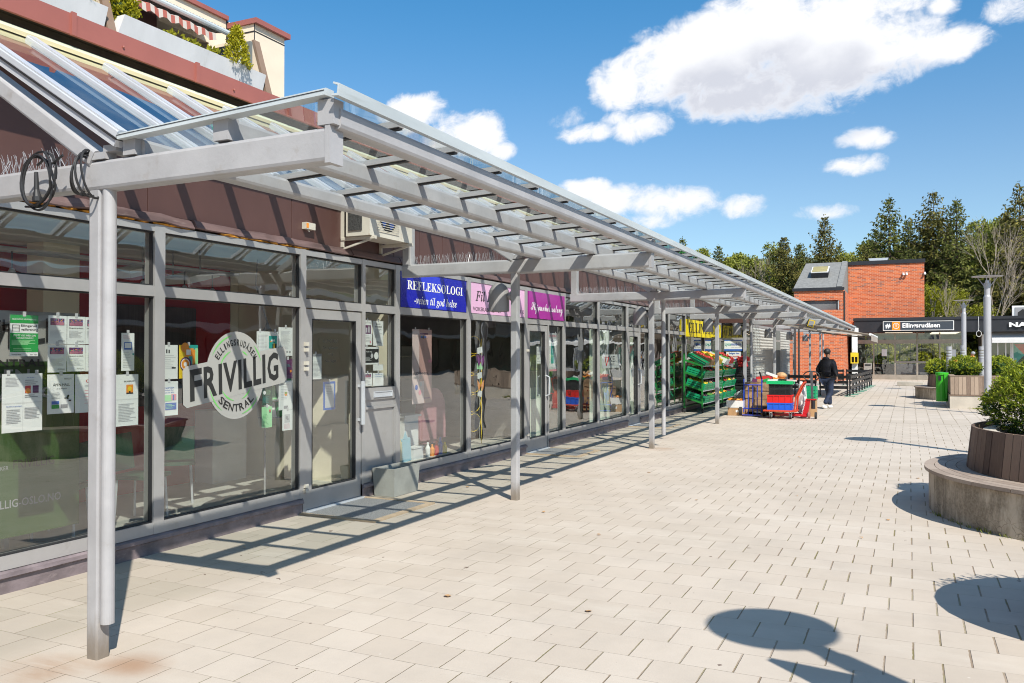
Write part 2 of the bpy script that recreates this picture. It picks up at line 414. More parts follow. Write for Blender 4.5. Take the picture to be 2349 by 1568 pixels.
# ------------------------------------------------------------------ ground
def paving_material():
    m, t, p = principled('concrete_pavers')
    tc = t.n('ShaderNodeTexCoord'); o = tc.outputs['Object']
    x, y, z = t.sep(o)
    w, h = 0.2885, 0.3055
    wob = t.noise(o, 5.0, 3, 0.6)
    wob2 = t.noise(o, 23.0, 3, 0.6)
    zone2 = t.m('GREATER_THAN', y, 22.05)
    rr = (y - 5.467 + (wob2 - 0.5) * 0.006) / h
    ri = t.m('FLOOR', rr); fy = rr - ri
    par = t.m('PINGPONG', ri, 1.0) * (1.0 - zone2)
    big = t.noise(o, 0.55, 3, 0.5)
    u = (x + 0.131 + (wob2 - 0.5) * 0.007 + zone2 * (wob - 0.5) * 0.10) / w + par * 0.5
    ui = t.m('FLOOR', u); fu = u - ui
    dU = t.m('MINIMUM', fu, 1.0 - fu) * w
    dV = t.m('MINIMUM', fy, 1.0 - fy) * h
    right = t.ss(x + y * 0.04, -3.2, 0.2)
    jw = 0.0008 + right * 0.0040 * t.ss(big, 0.25, 0.6) + (wob2 - 0.45) * 0.004
    ju = 1.0 - t.ss(dU - jw, -0.0005, 0.0022)
    jv = 1.0 - t.ss(dV - 0.0006 - (wob - 0.5) * 0.004, -0.0005, 0.0020)
    jv = jv * (0.20 + 0.42 * t.ss(t.noise(o, 1.7, 3, 0.6), 0.35, 0.65)) * (1.0 - zone2 * 0.6)
    band = 1.0 - t.ss(t.m('ABSOLUTE', y - 22.05 + (wob2 - 0.5) * 0.05), 0.012, 0.03)
    joint = t.m('MAXIMUM', t.m('MAXIMUM', ju, jv), band)
    wn = t.n('ShaderNodeTexWhiteNoise', noise_dimensions='2D')
    t.link(t.comb(ui, ri), wn.inputs[0])
    rnd = W(t, wn.outputs[0])
    base = t.mix(rnd, (0.492, 0.426, 0.358, 1), (0.535, 0.470, 0.402, 1))
    # broad tone: older greenish stone along the shop front
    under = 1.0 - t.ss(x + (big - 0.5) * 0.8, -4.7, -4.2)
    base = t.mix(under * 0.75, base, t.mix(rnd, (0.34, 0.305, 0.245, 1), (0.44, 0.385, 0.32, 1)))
    n1 = t.noise(o, 1.3, 8, 0.65)
    base = t.mix(t.ss(n1, 0.42, 0.75) * 0.45, base, (0.38, 0.335, 0.29, 1))
    n0 = t.noise(o, 0.35, 6, 0.7)
    base = t.mix(t.ss(n0, 0.40, 0.66) * 0.5, base, (0.40, 0.345, 0.285, 1))
    n1b = t.noise(t.vscale(o, (.35, 1.6, 1)), 1.1, 6, 0.7)
    base = t.mix(t.ss(n1b, 0.50, 0.78) * 0.38, base, (0.63, 0.58, 0.51, 1))
    fine = t.noise(o, 140, 3, 0.7)
    base = t.mix(t.ss(fine, 0.55, 0.75) * 0.45, base, (0.30, 0.275, 0.25, 1))
    for vs_, th_, cl_, am_ in ((5.0, .035, (.17, .145, .125, 1), .55), (3.1, .030, (.66, .62, .56, 1), .6), (11.0, .05, (.22, .19, .16, 1), .35)):
        vo = t.n('ShaderNodeTexVoronoi'); vo.inputs['Scale'].default_value = vs_; t.link(o, vo.inputs['Vector'])
        rv = t.sep(vo.outputs['Color'])[0]
        base = t.mix((1.0 - t.ss(W(t, vo.outputs['Distance']) + (fine - 0.5) * .03, th_ * .6, th_)) * t.m('GREATER_THAN', rv, .62) * am_, base, cl_)
    spots = t.noise(o, 9.0, 2, 0.5)
    base = t.mix(t.ss(spots, 0.745, 0.765) * 0.8, base, (0.10, 0.06, 0.045, 1))
    # rust runs at the feet of the posts that carry a downpipe
    for px, py, rad in ((-3.82, 3.27, 0.30), (-4.22, 3.02, 0.36), (-3.9, 14.4, 0.4)):
        dxx = x - px; dyy = (y - py) * 1.25
        dist = t.m('SQRT', dxx * dxx + dyy * dyy) + (n1 - 0.5) * 0.35
        base = t.mix((1.0 - t.ss(dist, 0.02, rad)) * 0.70 * t.ss(n1b, 0.30, 0.55), base, (0.30, 0.155, 0.075, 1))
    moss = t.noise(o, 3.3, 4, 0.6)
    jc = t.mix(t.ss(moss, 0.45, 0.60), (0.245, 0.180, 0.125, 1), (0.20, 0.17, 0.07, 1))
    jc = t.mix(t.ss(x, -6.0, -2.0), t.mix(t.ss(moss, 0.52, 0.6), (0.30, 0.22, 0.15, 1), (0.26, 0.27, 0.05, 1)), jc)
    t.link(t.mix(joint * (0.55 + 0.40 * t.ss(t.noise(o, 0.9, 4, .6), .35, .62)), base, jc), p.inputs['Base Color'])
    p.inputs['Roughness'].default_value = 0.85
    p.inputs['Specular IOR Level'].default_value = 0.3
    b = t.n('ShaderNodeBump'); b.inputs['Strength'].default_value = 0.8; b.inputs['Distance'].default_value = 0.008
    t.link((1.0 - joint) * 1.0 + fine * 0.10 + rnd * 0.12, b.inputs['Height'])
    t.link(b.outputs[0], p.inputs['Normal'])
    return m
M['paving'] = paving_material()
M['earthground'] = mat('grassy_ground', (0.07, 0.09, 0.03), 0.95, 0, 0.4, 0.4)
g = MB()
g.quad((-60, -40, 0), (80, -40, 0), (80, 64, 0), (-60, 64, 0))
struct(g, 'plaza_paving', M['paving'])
g = MB()
nx, ny = 40, 24
for j in range(ny + 1):
    for i in range(nx + 1):
        X = -700 + 1600 * i / nx; Y = -300 + 0
        Y = 60 + 900 * (j / ny) ** 1.6
        z = -0.06 + 10 * max(0, (Y - 74)) / 120 * (1 if Y < 200 else 1.4) + (math.sin(X * .03) * 1.5 if Y > 80 else 0)
        g.v.append((X, Y, z))
for j in range(ny):
    for i in range(nx):
        a = j * (nx + 1) + i; g.f.append([a, a + 1, a + nx + 2, a + nx + 1]); g.m.append(0)
g.quad((-700, -300, -0.06), (900, -300, -0.06), (900, 60, -0.06), (-700, 60, -0.06))
struct(g, 'hillside_ground', M['earthground'])

# ------------------------------------------------------------------ shop building
XG = -5.80
shop = thing('shop_building', 'long low shop building with brown panel wall and grey framed windows behind the glass canopy', 'building', (-6, 12, 0))
interior_red = mat('dark_red_interior_wall', (0.40, 0.012, 0.028), 0.7, 0, 0.06, 1)
interior_beige = mat('beige_interior_wall', (0.80, 0.73, 0.58), 0.8, 0, 0.05, 1)
interior_floor = mat('interior_floor', (0.48, 0.47, 0.43), 0.5, 0, 0.1, 2)
interior_dark = mat('interior_dark_wall', (0.16, 0.15, 0.14), 0.8, 0, 0.2, 2)
interior_ceil = mat('ceiling_tiles', (0.60, 0.61, 0.58), 0.8, 0, 0.05, 2)
curtain = mat('pale_green_curtain', (0.55, 0.62, 0.52), 0.8, 0, 0.1, 6, stretch=(1, 4, .2))
# bays: (y0, y1, kind); the frames fill the gaps
bays = [(-2.0, -0.3, 'win'), (-0.2, 1.45, 'win'), (1.55, 3.10, 'win'), (3.21, 5.12, 'win'), (5.23, 7.00, 'win'), (7.09, 8.10, 'door'), (8.16, 8.80, 'panel'),
        (8.90, 10.67, 'sign'), (10.78, 12.68, 'sign'), (12.78, 13.66, 'signdoor'), (13.71, 14.38, 'sidesign'),
        (14.50, 16.29, 'win'), (16.40, 18.22, 'win'), (18.36, 19.22, 'door'), (19.30, 20.02, 'side'), (20.13, 21.88, 'win'), (22.02, 23.74, 'win'),
        (23.90, 26.2, 'win'), (26.3, 28.35, 'win')]
def rail(mb, y0, y1, z0, z1, d=0.0):
    mb.box(XG - 0.06, XG + 0.055 + d, y0, y1, z0, z1)
ZT0, ZT1, ZTOP = 2.165, 2.255, 2.715
edges = [b for b in bays]
for i, (y0, y1, kind) in enumerate(bays):
    ya = (bays[i - 1][1] + y0) / 2 if i else y0 - 0.06
    yb = (y1 + bays[i + 1][0]) / 2 if i + 1 < len(bays) else y1 + 0.06
    f = MB(); bottom = 0.165
    door = 'door' in kind
    fb = 0.012 if door else bottom
    f.box(XG - 0.06, XG + 0.058, ya, y0, fb, 2.775); f.box(XG - 0.06, XG + 0.058, y1, yb, fb, 2.775)
    rail(f, y0, y1, ZTOP, 2.772); rail(f, y0, y1, ZT0, ZT1)
    if not door:
        rail(f, y0, y1, bottom, 0.262)
    wname = 'door' if door else 'window'
    if door:
        # frame stops, leaf
        d = MB(); l0, l1 = y0 + 0.012, y1 - 0.012
        d.box(XG - 0.03, XG + 0.045, l0, l0 + 0.10, 0.03, 2.15); d.box(XG - 0.03, XG + 0.045, l1 - 0.10, l1, 0.03, 2.15)
        d.box(XG - 0.03, XG + 0.045, l0 + 0.10, l1 - 0.10, 0.03, 0.235); d.box(XG - 0.03, XG + 0.045, l0 + 0.10, l1 - 0.10, 2.05, 2.15)
        fr = f.build('door_frame', M['alu'], shop)
        dd = d.build('door', M['alu'], shop)
        q = MB(); q.quad((XG, l0 + .1, .235), (XG, l1 - .1, .235), (XG, l1 - .1, 2.05), (XG, l0 + .1, 2.05)); q.build('pane', M['glass'], dd)
        gk = MB()
        for (a, b_, c, e) in ((l0 + .1, l0 + .112, .235, 2.05), (l1 - .112, l1 - .1, .235, 2.05), (l0 + .112, l1 - .112, .235, .247), (l0 + .112, l1 - .112, 2.038, 2.05)):
            gk.box(XG + 0.004, XG + 0.047, a, b_, c, e)
        gk.build('gasket', M['gasket'], dd)
        h = MB(); hy = l1 - 0.05
        if i == 5:
            h.bar((XG + .11, hy, .86), (XG + .11, hy, 1.36), 0.035, 0.05, .008)
            h.box(XG + .045, XG + .10, hy - .01, hy + .01, .90, .93); h.box(XG + .045, XG + .10, hy - .01, hy + .01, 1.29, 1.32)
        else:
            h.tube([(XG + .045, hy, .92), (XG + .11, hy, .95), (XG + .115, hy, 1.1), (XG + .11, hy, 1.25), (XG + .045, hy, 1.28)], .014, 8)
        h.build('door_handle', M['rafter'], dd, smooth=False)
        for z in (.22, .27, 1.50, 1.56, 1.70, 1.76) if i == 5 else (.3, 1.7):
            hg = MB(); hg.box(XG + .056, XG + .09, y0 - .035, y0 + .012, z, z + .038)
            hg.build('hinge', M['whitebox'], dd)
        th = MB(); th.box(XG - .10, XG + .10, y0, y1, 0.0, 0.026); th.build('threshold', M['rafter'], shop)
    else:
        fr = f.build('window_frame', M['alu'], shop)
        if kind == 'panel':
            pm = MB(); pm.box(XG - .03, XG + .03, y0 + .02, y1 - .02, .30, 1.02); pm.box(XG - .03, XG + .034, y0, y1, 1.05, 1.13); pm.build('door_panel', M['alu'], shop)
            pb = MB(); rail(pb, y0, y1, .262, .302); rail(pb, y0, y1, 1.02, 1.05); rail(pb, y0, y1, 1.13, 1.27); pb.box(XG - .055, XG + .05, y0, y0 + .02, .302, 1.02); pb.box(XG - .055, XG + .05, y1 - .02, y1, .302, 1.02)
            pb.build('panel_frame', M['alu'], shop)
            ls = MB(); ls.box(XG + .055, XG + .068, 8.33, 8.72, 1.155, 1.165); ls.box(XG + .055, XG + .068, 8.33, 8.72, 1.215, 1.225); ls.box(XG + .055, XG + .068, 8.33, 8.345, 1.165, 1.215); ls.box(XG + .055, XG + .068, 8.705, 8.72, 1.165, 1.215); ls.box(XG + .052, XG + .060, 8.345, 8.705, 1.165, 1.215)
            ls.build('letter_slot', M['rafter'], shop)
            zb = 1.27
        else:
            zb = 0.262
        q = MB(); q.quad((XG, y0, zb), (XG, y1, zb), (XG, y1, ZT0), (XG, y0, ZT0)); q.build('pane', M['glass'], fr)
        gk = MB()
        for (a, b_, c, e) in ((y0, y0 + .012, zb, ZT0), (y1 - .012, y1, zb, ZT0), (y0 + .012, y1 - .012, zb, zb + .012), (y0 + .012, y1 - .012, ZT0 - .012, ZT0)):
            gk.box(XG + 0.004, XG + 0.038, a, b_, c, e)
        gk.build('gasket', M['gasket'], fr)
    if 'sign' in kind:
        pass
    else:
        q = MB(); q.quad((XG, y0, ZT1), (XG, y1, ZT1), (XG, y1, ZTOP), (XG, y0, ZTOP)); q.build('pane', M['glass'], fr)
        gk = MB()
        for (a, b_, c, e) in ((y0, y0 + .012, ZT1, ZTOP), (y1 - .012, y1, ZT1, ZTOP), (y0 + .012, y1 - .012, ZT1, ZT1 + .012), (y0 + .012, y1 - .012, ZTOP - .012, ZTOP)):
            gk.box(XG + 0.004, XG + 0.038, a, b_, c, e)
        gk.build('gasket', M['gasket'], fr)
# plinths between the doors
def plinth(y0, y1, mt=None):
    p = MB(); n = max(2, int((y1 - y0) / .4)); rng = random.Random(int(y0 * 7))
    prof = [(-0.06, 0.163), (0.055, 0.160), (0.085, 0.148), (0.088, 0.118), (0.062, 0.105), (0.060, -0.01), (-0.06, -0.01)]
    vs = []; k = len(prof)
    for i in range(n + 1):
        yy = y0 + (y1 - y0) * i / n
        for (a, z) in prof: vs.append((XG + a + rng.uniform(-.003, .003), yy, z))
    fs = []
    for i in range(n):
        for j in range(k): fs.append((i * k + j, (i + 1) * k + j, (i + 1) * k + (j + 1) % k, i * k + (j + 1) % k))
    fs.append(tuple(range(k))); fs.append(tuple(range((n + 1) * k - 1, n * k - 1, -1)))
    p.add(vs, fs); p.build('plinth', M['plinth'], shop)
for a, b in ((-2.1, 7.03), (8.10, 12.72), (13.70, 18.30), (19.26, 28.45)): plinth(a, b)
# brown wall above the windows
w = MB()
w.box(XG - .25, XG - .045, -2.1, 28.4, 2.80, 4.12)
w.build('upper_wall', M['darksoffit'], shop)
w = MB()
y = -2.1
seams = [-2.1, -.4, 1.5, 3.3, 5.10, 6.93, 8.85] + [8.85 + .61 * k for k in range(1, 33)]
for a, b in zip(seams[:-1], seams[1:]):
    w.box(XG - .04, XG - .01, a + .004, b - .004, 2.875, 3.98)
w.build('wall_panel', M['brown'], shop)
fl = MB(); rng = random.Random(5)
def flashing(y0, y1, broken):
    n = int((y1 - y0) / .18); vs = []
    for i in range(n + 1):
        yy = y0 + (y1 - y0) * i / n
        sag = rng.uniform(-.006, .006) * broken
        ox = rng.uniform(-.008, .010) * broken
        for a, z in ((-.03, 2.88), (.035 + ox, 2.868 + sag), (.075 + ox, 2.80 + sag), (.060 + ox, 2.792 + sag), (-.03, 2.80)):
            vs.append((XG + a, yy, z))
    fs = []
    for i in range(n):
        for j in range(5): fs.append((i * 5 + j, (i + 1) * 5 + j, (i + 1) * 5 + (j + 1) % 5, i * 5 + (j + 1) % 5))
    fs += [(0, 1, 2, 3, 4), tuple(n * 5 + k for k in (4, 3, 2, 1, 0))]
    return vs, fs
for a, b, br in ((-2.1, 5.55, 2.2), (5.56, 7.9, 1.2), (7.91, 8.9, .3), (8.92, 28.4, .3)):
    fl.add(*flashing(a, b, br))
fl.build('flashing', M['flash'], shop)
yy = -2.0
while yy < 7.4:
    L = rng.uniform(.1, .35)
    if rng.random() < .75:
        fo = MB(); fo.ball((XG + .02, yy + L / 2, 2.785), 1, sc=(rng.uniform(.045, .062), L / 2, rng.uniform(.012, .020)), seg=7, ring=5, jit=.25, seed=int(yy * 100)); fo.build('sealing_foam', M['foam'], shop)
    yy += L
# roof edge
rf = MB()
rf.add([(-5.50, -2.1, 3.87), (-5.50, 31, 3.87), (-5.80, 31, 4.045), (-5.80, -2.1, 4.045), (-5.50, -2.1, 3.86), (-5.50, 31, 3.86), (-5.80, 31, 4.03), (-5.80, -2.1, 4.03)], [(0, 3, 2, 1)[::-1], (4, 5, 6, 7)[::-1], (0, 1, 5, 4)[::-1], (3, 2, 6, 7)])
rf.build('roof_flashing', M['greenbeam'], shop)
rw = MB(); rw.box(-6.3, -6.12, -2.1, 31, 3.9, 4.13); rw.box(-6.12, -5.76, -2.1, 31, 4.125, 4.14); rw.build('soffit', M['darksoffit'], shop)
fa = MB(); fa.box(-5.76, -5.73, -2.1, 31, 4.105, 4.265); fa.box(-5.80, -5.76, -2.1, 31, 4.24, 4.262); fa.build('fascia', M['maroon'], shop)
for k in range(-5, 22):
    yk = 4.33 + 1.23 * k; fs_ = MB()
    fs_.box(-5.732, -5.712, yk - .02, yk + .02, 4.098, 4.275)
    fs_.build('joint_cover', M['maroon'], shop)
    fs_ = MB(); fs_.ball((-5.722, yk + .45, 4.16), .010, seg=6, ring=4); fs_.build('screw_cap', M['maroon'], shop)
ro = MB(); ro.box(-60, -5.80, -2.1, 31, 4.14, 4.238); ro.build('roof', M['asph'], shop)
# inside
def inner(name, mt, *b):
    q = MB()
    for bb in b: q.box(*bb)
    return q.build(name, mt, shop)
inner('dark_curtain', mat('dark_stage_curtain', (.05, .045, .05), .9, 0, .3, 6, stretch=(1, 4, .2)), (-8.29, -8.24, 6.75, 8.0, 1.05, 2.25), (-8.29, -8.24, 4.0, 4.9, .9, 2.3))
inner('interior_column', interior_beige, (-8.0, -7.75, 5.55, 5.95, .03, 2.79))
inner('interior_floor', interior_floor, (-13, XG - .07, -2.1, 28.4, -.02, .03))
inner('interior_ceiling', interior_ceil, (-13, XG - .07, -2.1, 28.4, 2.79, 2.84))
inner('interior_back_wall', interior_red, (-8.4, -8.3, -2.1, 8.66, .03, 2.79))
inner('interior_back_wall', interior_beige, (-8.4, -8.3, 8.67, 8.81, .03, 2.79))
inner('partition_wall', interior_beige, (-10.0, XG - .07, 8.82, 8.88, .03, 2.79))
inner('interior_back_wall', interior_dark, (-10.1, -10.0, 8.9, 28.4, .03, 2.79), (-13, XG - .07, 14.40, 14.46, .03, 2.79), (-13, XG - .07, 18.26, 18.32, .03, 2.79))
# outer side and back walls
w = MB(); w.box(-13.1, XG - .01, -2.2, -2.1, 0, 4.14); w.box(-13.1, -13, -2.1, 28.4, 0, 4.14); w.box(-13.1, XG - .01, 28.42, 28.5, 0, 4.14)
w.build('side_wall', M['brown'], shop)

# second, projecting part of the shop row
XS = -4.92
shopb = thing('corner_shop', 'projecting end of the shop row with shuttered windows and a side door', 'building', (XS, 34, 0))
b = MB(); b.box(-9.9, XS + .02, 28.6, 41.9, 2.66, 3.3); b.build('upper_wall', M['brown'], shopb)
b = MB(); b.box(-9.9, XS - .05, 28.7, 41.9, 3.3, 3.4); b.build('roof', M['asph'], shopb)
b = MB()
b.box(-5.78, -5.70, 28.52, 28.60, 0, 2.66); b.box(XS - .06, XS + .02, 28.52, 28.60, 0, 2.66); b.box(-5.70, XS - .06, 28.52, 28.60, 2.06, 2.16); b.box(-5.70, XS - .06, 28.53, 28.59, 0.0, .10)
for yk in (28.66, 30.0, 35.15, 36.9, 39.9, 41.8): b.box(XS - .06, XS + .02, yk - .06, yk + .06, 0, 2.66)
for ya, yb in ((28.72, 29.94), (30.06, 35.09), (35.21, 36.84), (36.96, 39.84), (39.96, 41.74)):
    b.box(XS - .05, XS + .01, ya, yb, 2.10, 2.18); b.box(XS - .05, XS + .01, ya, yb, 2.56, 2.66); b.box(XS - .05, XS + .03, ya, yb, 0, .25)
b.build('window_frame', M['alu'], shopb)
b = MB(); b.quad((-5.70, 28.56, .1), (XS - .06, 28.56, .1), (XS - .06, 28.56, 2.06), (-5.70, 28.56, 2.06)); b.build('pane', M['glass'], shopb)
b = MB(); b.quad((-5.70, 28.56, 2.16), (XS - .06, 28.56, 2.16), (XS - .06, 28.56, 2.66), (-5.70, 28.56, 2.66)); b.build('pane', M['glass'], shopb)
for ya, yb in ((28.72, 29.94), (30.06, 35.09), (36.96, 39.84), (39.96, 41.74)):
    b = MB(); b.quad((XS - .02, ya, .25), (XS - .02, yb, .25), (XS - .02, yb, 2.10), (XS - .02, ya, 2.10)); b.quad((XS - .02, ya, 2.18), (XS - .02, yb, 2.18), (XS - .02, yb, 2.56), (XS - .02, ya, 2.56)); b.build('pane', M['glass'], shopb)
b = MB(); b.box(XS - .03, XS + .01, 35.21, 36.84, .25, 2.10); b.box(XS - .03, XS + .01, 35.21, 36.84, 2.18, 2.56); b.build('wall_panel', M['darkwall'], shopb)
shut = mat('white_grille_shutter', (0.55, 0.55, 0.53), 0.55, 0, 0.06, 3)
for ya, yb in ((30.1, 35.05), (37.0, 39.8)):
    b = MB()
    b.box(XS + .012, XS + .016, ya, yb, .26, 2.54)
    z = .28
    while z < 2.52: b.box(XS + .0162, XS + .05, ya, yb, z, z + .016); z += .11
    k = ya
    while k < yb: b.box(XS + .0502, XS + .056, k, k + .02, .27, 2.53); k += .24
    b.build('roller_grille', shut, shopb)
b = MB(); b.box(-9.9, XS - .25, 28.9, 41.6, 0, .03); b.box(-7.6, -7.5, 28.9, 41.6, .03, 2.66); b.box(-9.9, -9.8, 28.6, 41.9, 0, 3.3); b.box(-9.8, XS - .07, 41.75, 41.9, 0, 2.66); b.build('interior_wall', interior_dark, shopb)

# ------------------------------------------------------------------ glass canopy
can = thing('glass_canopy', 'long grey steel canopy with glass roof on posts in front of the shop windows', 'canopy', (-4, 3.2, 0))
POSTS = [3.27, 8.76, 14.42, 20.0, 23.7, 29.4, 35.0, 40.6, 45.5]
XP = -4.09
for i, y in enumerate(POSTS):
    p = MB(); zt = 2.6
    p.bar((XP, y, -.01), (XP, y, zt), .085, .085, .010, up=Vector((0, 1, 0)))
    p.build('post', M['steel'], can)
    b = MB()
    left = -5.60 if i < 5 else -4.9
    b.bar((left, y, 2.68), (XP - .07, y, 2.68), .10, .155, .02)
    # outer part tapers a little towards its end plate
    b.bar((XP - .07, y, 2.675), (-2.50, y, 2.685), .10, .165, .02)
    b.box(-2.50, -2.47, y - .052, y + .052, 2.595, 2.775)
    b.build('beam', M['steel'], can)
    if i > 0:
        b = MB(); b.bar((-5.53 if i < 5 else -4.8, y, 2.75), (-5.53 if i < 5 else -4.8, y, 3.80 if i < 5 else 3.45), .12, .10, .008, up=Vector((0, 1, 0))); b.build('wall_strut', M['steel'], can)
    if i < 5:
        b = MB(); b.bar((XP, y + .0, 2.77), (-5.50, y + .0, 3.66), .12, .10, .015); b.build('sloping_beam', M['steel'], can)
    for xa, xb, zz, zt_ in ((XP - .02, XP + .10, 2.762, 2.80), (-3.85, -3.76, 2.764, 2.862), (-3.20, -3.10, 2.772, 2.888), (-2.54, -2.445, 2.776, 2.895)):
        b = MB(); b.box(xa, xb, y - .055, y + .02, zz, zt_); b.build('purlin_block', M['steel'], can)
    if i % 2 == 0:
        d = MB(); px, py = (XP + .078, y - .004) if i == 0 else (XP + .10, y + .42)
        d.tube([(px, py, .20), (px, py, 2.61)], .037, 22)
        if i: d.tube([(px, py, 2.6), (px, py - .05, 2.68)], .045, 12)
        d.build('downpipe', M['steel'], can, smooth=False); d_ = can.children[-1]
    if i in (1, 2, 3):
        b = MB(); b.bar((-3.55, y + .55, 2.80), (XP + .05, y + .08, 2.62), .08, .05, .005); b.build('brace', M['steel'], can)
for x, zc, w_, h_ in ((-3.79, 2.80, .11, .105), (-3.16, 2.83, .11, .125), (-2.485, 2.812, .10, .105)):
    for a, c in zip([3.26] + POSTS[1:-1], POSTS[1:-1] + [45.6]):
        b = MB(); b.bar((x, a + .0, zc), (x, c, zc), w_, h_, .022); b.build('purlin', M['steel'], can)
b = MB()
for a, c in ((3.17, 12.2), (12.204, 21.5), (21.504, 30.9), (30.904, 45.62)):
    b.prism([(0, 0), (.040, -.004), (.046, .052), (.012, .064), (.008, .056), (.036, .046), (.031, .008), (0, .008)], (-2.425, a, 2.892), (1, 0, 0), (0, 0, 1), -(c - a))
    
b.build('gutter', M['gutter'], can)
# glazing bars: flat part and sloping part
NB = 69; P = (45.5 - 3.25) / NB
ZV, ZO = 2.862, 2.918         # valley and outer edge
XV, XO = -3.85, -2.47
XT = -5.50; SL = 0.60; ZTp = ZV + SL * (XV - XT)
for k in range(NB + 1):
    y = 3.22 + P * k
    b = MB()
    b.bar((XV, y, ZV), (XO, y, ZO + .005), .055 if k else .06, .035, 0, m=0)
    if k: b.bar((XV, y, ZV - .022), (XO, y, ZO - .017), .030, .012, 0, m=1)
    if k == 0:
        b.bar((XV, y - .035, ZV - .005), (XO, y - .035, ZO), .02, .028, 0); b.bar((XV, y - .0465, ZV + .002), (XO, y - .0465, ZO + .007), .002, .003, 0, m=1)
    b.build('glazing_bar', [M['alu'] if k else M['gutter'], M['gasket']], can)
    if y > 31: continue
    b = MB(); nrm = Vector((SL, 0, 1)).normalized()
    a0, a1 = Vector((XV - .01, y, ZV + .01)), Vector((XT, y, ZTp + .01))
    b.bar(a0, a1, .075, .042, .006, m=0); b.bar(a0 + nrm * .026, a1 + nrm * .026, .06, .008, 0, m=0)
    b.bar(a0 - nrm * .0265, a1 - nrm * .0265, .075, .009, 0, m=1); b.bar(a0 - nrm * .050, a1 - nrm * .050, .055, .037, 0, m=0)
    b.build('rafter', [M['rafter'], M['gasket']], can)
b = MB()
for k in range(NB):
    ya, yb = 3.22 + P * k + .028, 3.22 + P * (k + 1) - .028
    b.quad((XV, ya, ZV + .003), (XO + .02, ya, ZO + .006), (XO + .02, yb, ZO + .006), (XV, yb, ZV + .003))
b.build('roof_pane', M['roofglass'], can)
b = MB()
for k in range(45):
    ya, yb = 3.22 + P * k + .038, 3.22 + P * (k + 1) - .038
    b.quad((XV - .02, ya, ZV + .02), (XV - .02, yb, ZV + .02), (XT, yb, ZTp + .01), (XT, ya, ZTp + .01))
b.build('roof_pane', M['roofglass'], can)
# front gable: glass between beam and glazing bar
b = MB(); b.box(-5.56, -5.44, 3.0, 31, ZTp - .075, ZTp - .03); b.box(-5.54, -5.50, 3.0, 31, ZTp - .03, ZTp + .05)
b.build('ridge_beam', M['yellowbeam'], can)
b = MB(); b.bar((-3.96, 3.22, ZV - .045), (-3.96, 45.5, ZV - .045), .10, .035, 0); b.build('valley_gutter', M['steel'], can)
# bird spikes along the beams
def spikes(i, y, xa, xb):
    rng = random.Random(i); s = MB(); x = xa
    while x < xb:
        for _ in range(2):
            top = Vector((x + rng.uniform(-.035, .035), y + rng.uniform(-.05, .05), 2.755 + rng.uniform(.09, .125)))
            s.tube([(x, y, 2.755), top], .0012, 3, caps=False)
        x += .022
    o = s.build('bird_spike', M['rafter'], can); o['kind'] = 'stuff'
for i in range(6): spikes(i, POSTS[i], -5.50 if i < 5 else -4.75, -4.25)
# ------------------------------------------------------------------ apartment building above the shops
apt = thing('apartment_building', 'terraced apartment block above the shops with white balcony troughs, cream end wall and maroon coping', 'building', (-18, 14, 4.2))
K = 13 / 13.0
b = MB()
b.box(-16.5, -14.6, -6, 9.0, 4.2, 10.4); b.box(-22, -16.5, -6, 15.0, 4.2, 10.4)
b.build('rear_wall', M['darkwall'], apt)
# cream end block: main face, step and nearer block
b = MB()
b.box(-20, -14.52, 13.0, 14.45, 8.80, 9.50); b.box(-20, -14.52, 14.45, 15.48, 4.2, 9.50); b.box(-20, -13.72, 15.05, 16.09, 4.2, 9.32)
b.build('end_wall', M['cream'], apt)
sm = MB()
for z in (9.15, 7.0): sm.box(-13.719, -13.712, 15.05, 16.09, z - .012, z + .012); sm.box(-14.519, -14.512, 13.0, 15.05, z + .05, z + .074)
sm.box(-13.719, -13.711, 15.04, 15.06, 4.2, 9.32); sm.box(-14.519, -14.511, 14.98, 15.05, 4.2, 9.5)
sm.box(-14.5, -13.72, 15.041, 15.05, 9.13, 9.16)
sm.build('panel_joint', M['gasket'], apt)
cp = MB(); cp.box(-20.1, -14.45, 12.9, 15.0, 9.50, 9.60); cp.box(-20.1, -13.62, 15.0, 16.2, 9.32, 9.44); cp.box(-20.1, -14.5, -6, 12.9, 9.5, 9.60); cp.build('coping', M['maroon'], apt)
b = MB(); b.box(-15.0, -14.56, 9.0, 13.0, 8.55, 9.50); b.box(-15.0, -14.56, -6, 9.0, 8.9, 9.5); b.build('upper_wall', M['brown'], apt)
# recess of the balcony
b = MB(); b.box(-15.2, -15.1, 10.8, 15.0, 4.2, 8.8); b.build('recess_wall', M['darkwall'], apt)
b = MB(); b.box(-15.1, -13.2, 14.35, 14.42, 7.3, 8.6); b.build('recess_side_wall', M['darkwall'], apt)
for ya in (11.4, 12.9):
    wfr = MB(); wfr.box(-15.1, -15.05, ya, ya + 1.2, 7.2, 8.5); ff = wfr.build('balcony_window', M['white'], apt)
    q = MB(); q.box(-15.05, -15.045, ya + .08, ya + 1.12, 7.28, 8.42); q.build('pane', M['gasket'], ff)
def trough(y0, y1, zb=7.40, zt=7.85, xo=-13.0):
    b = MB()
    ends = .10
    vs = [(xo, y0, zb), (xo, y1, zb), (xo + .10, y1 + ends * .3, zt), (xo + .10, y0 + ends, zt), (xo - .9, y0, zb), (xo - .9, y1, zb), (xo - .9, y1 + ends, zt), (xo - .9, y0 + ends, zt)]
    b.add(vs, [(0, 1, 2, 3), (5, 4, 7, 6), (4, 0, 3, 7), (1, 5, 6, 2), (4, 5, 1, 0), (3, 2, 6, 7)])
    return b.build('balcony_trough', M['concretew'], apt)
trough(10.70, 14.50); trough(6.9, 10.42); trough(3.1, 6.7)
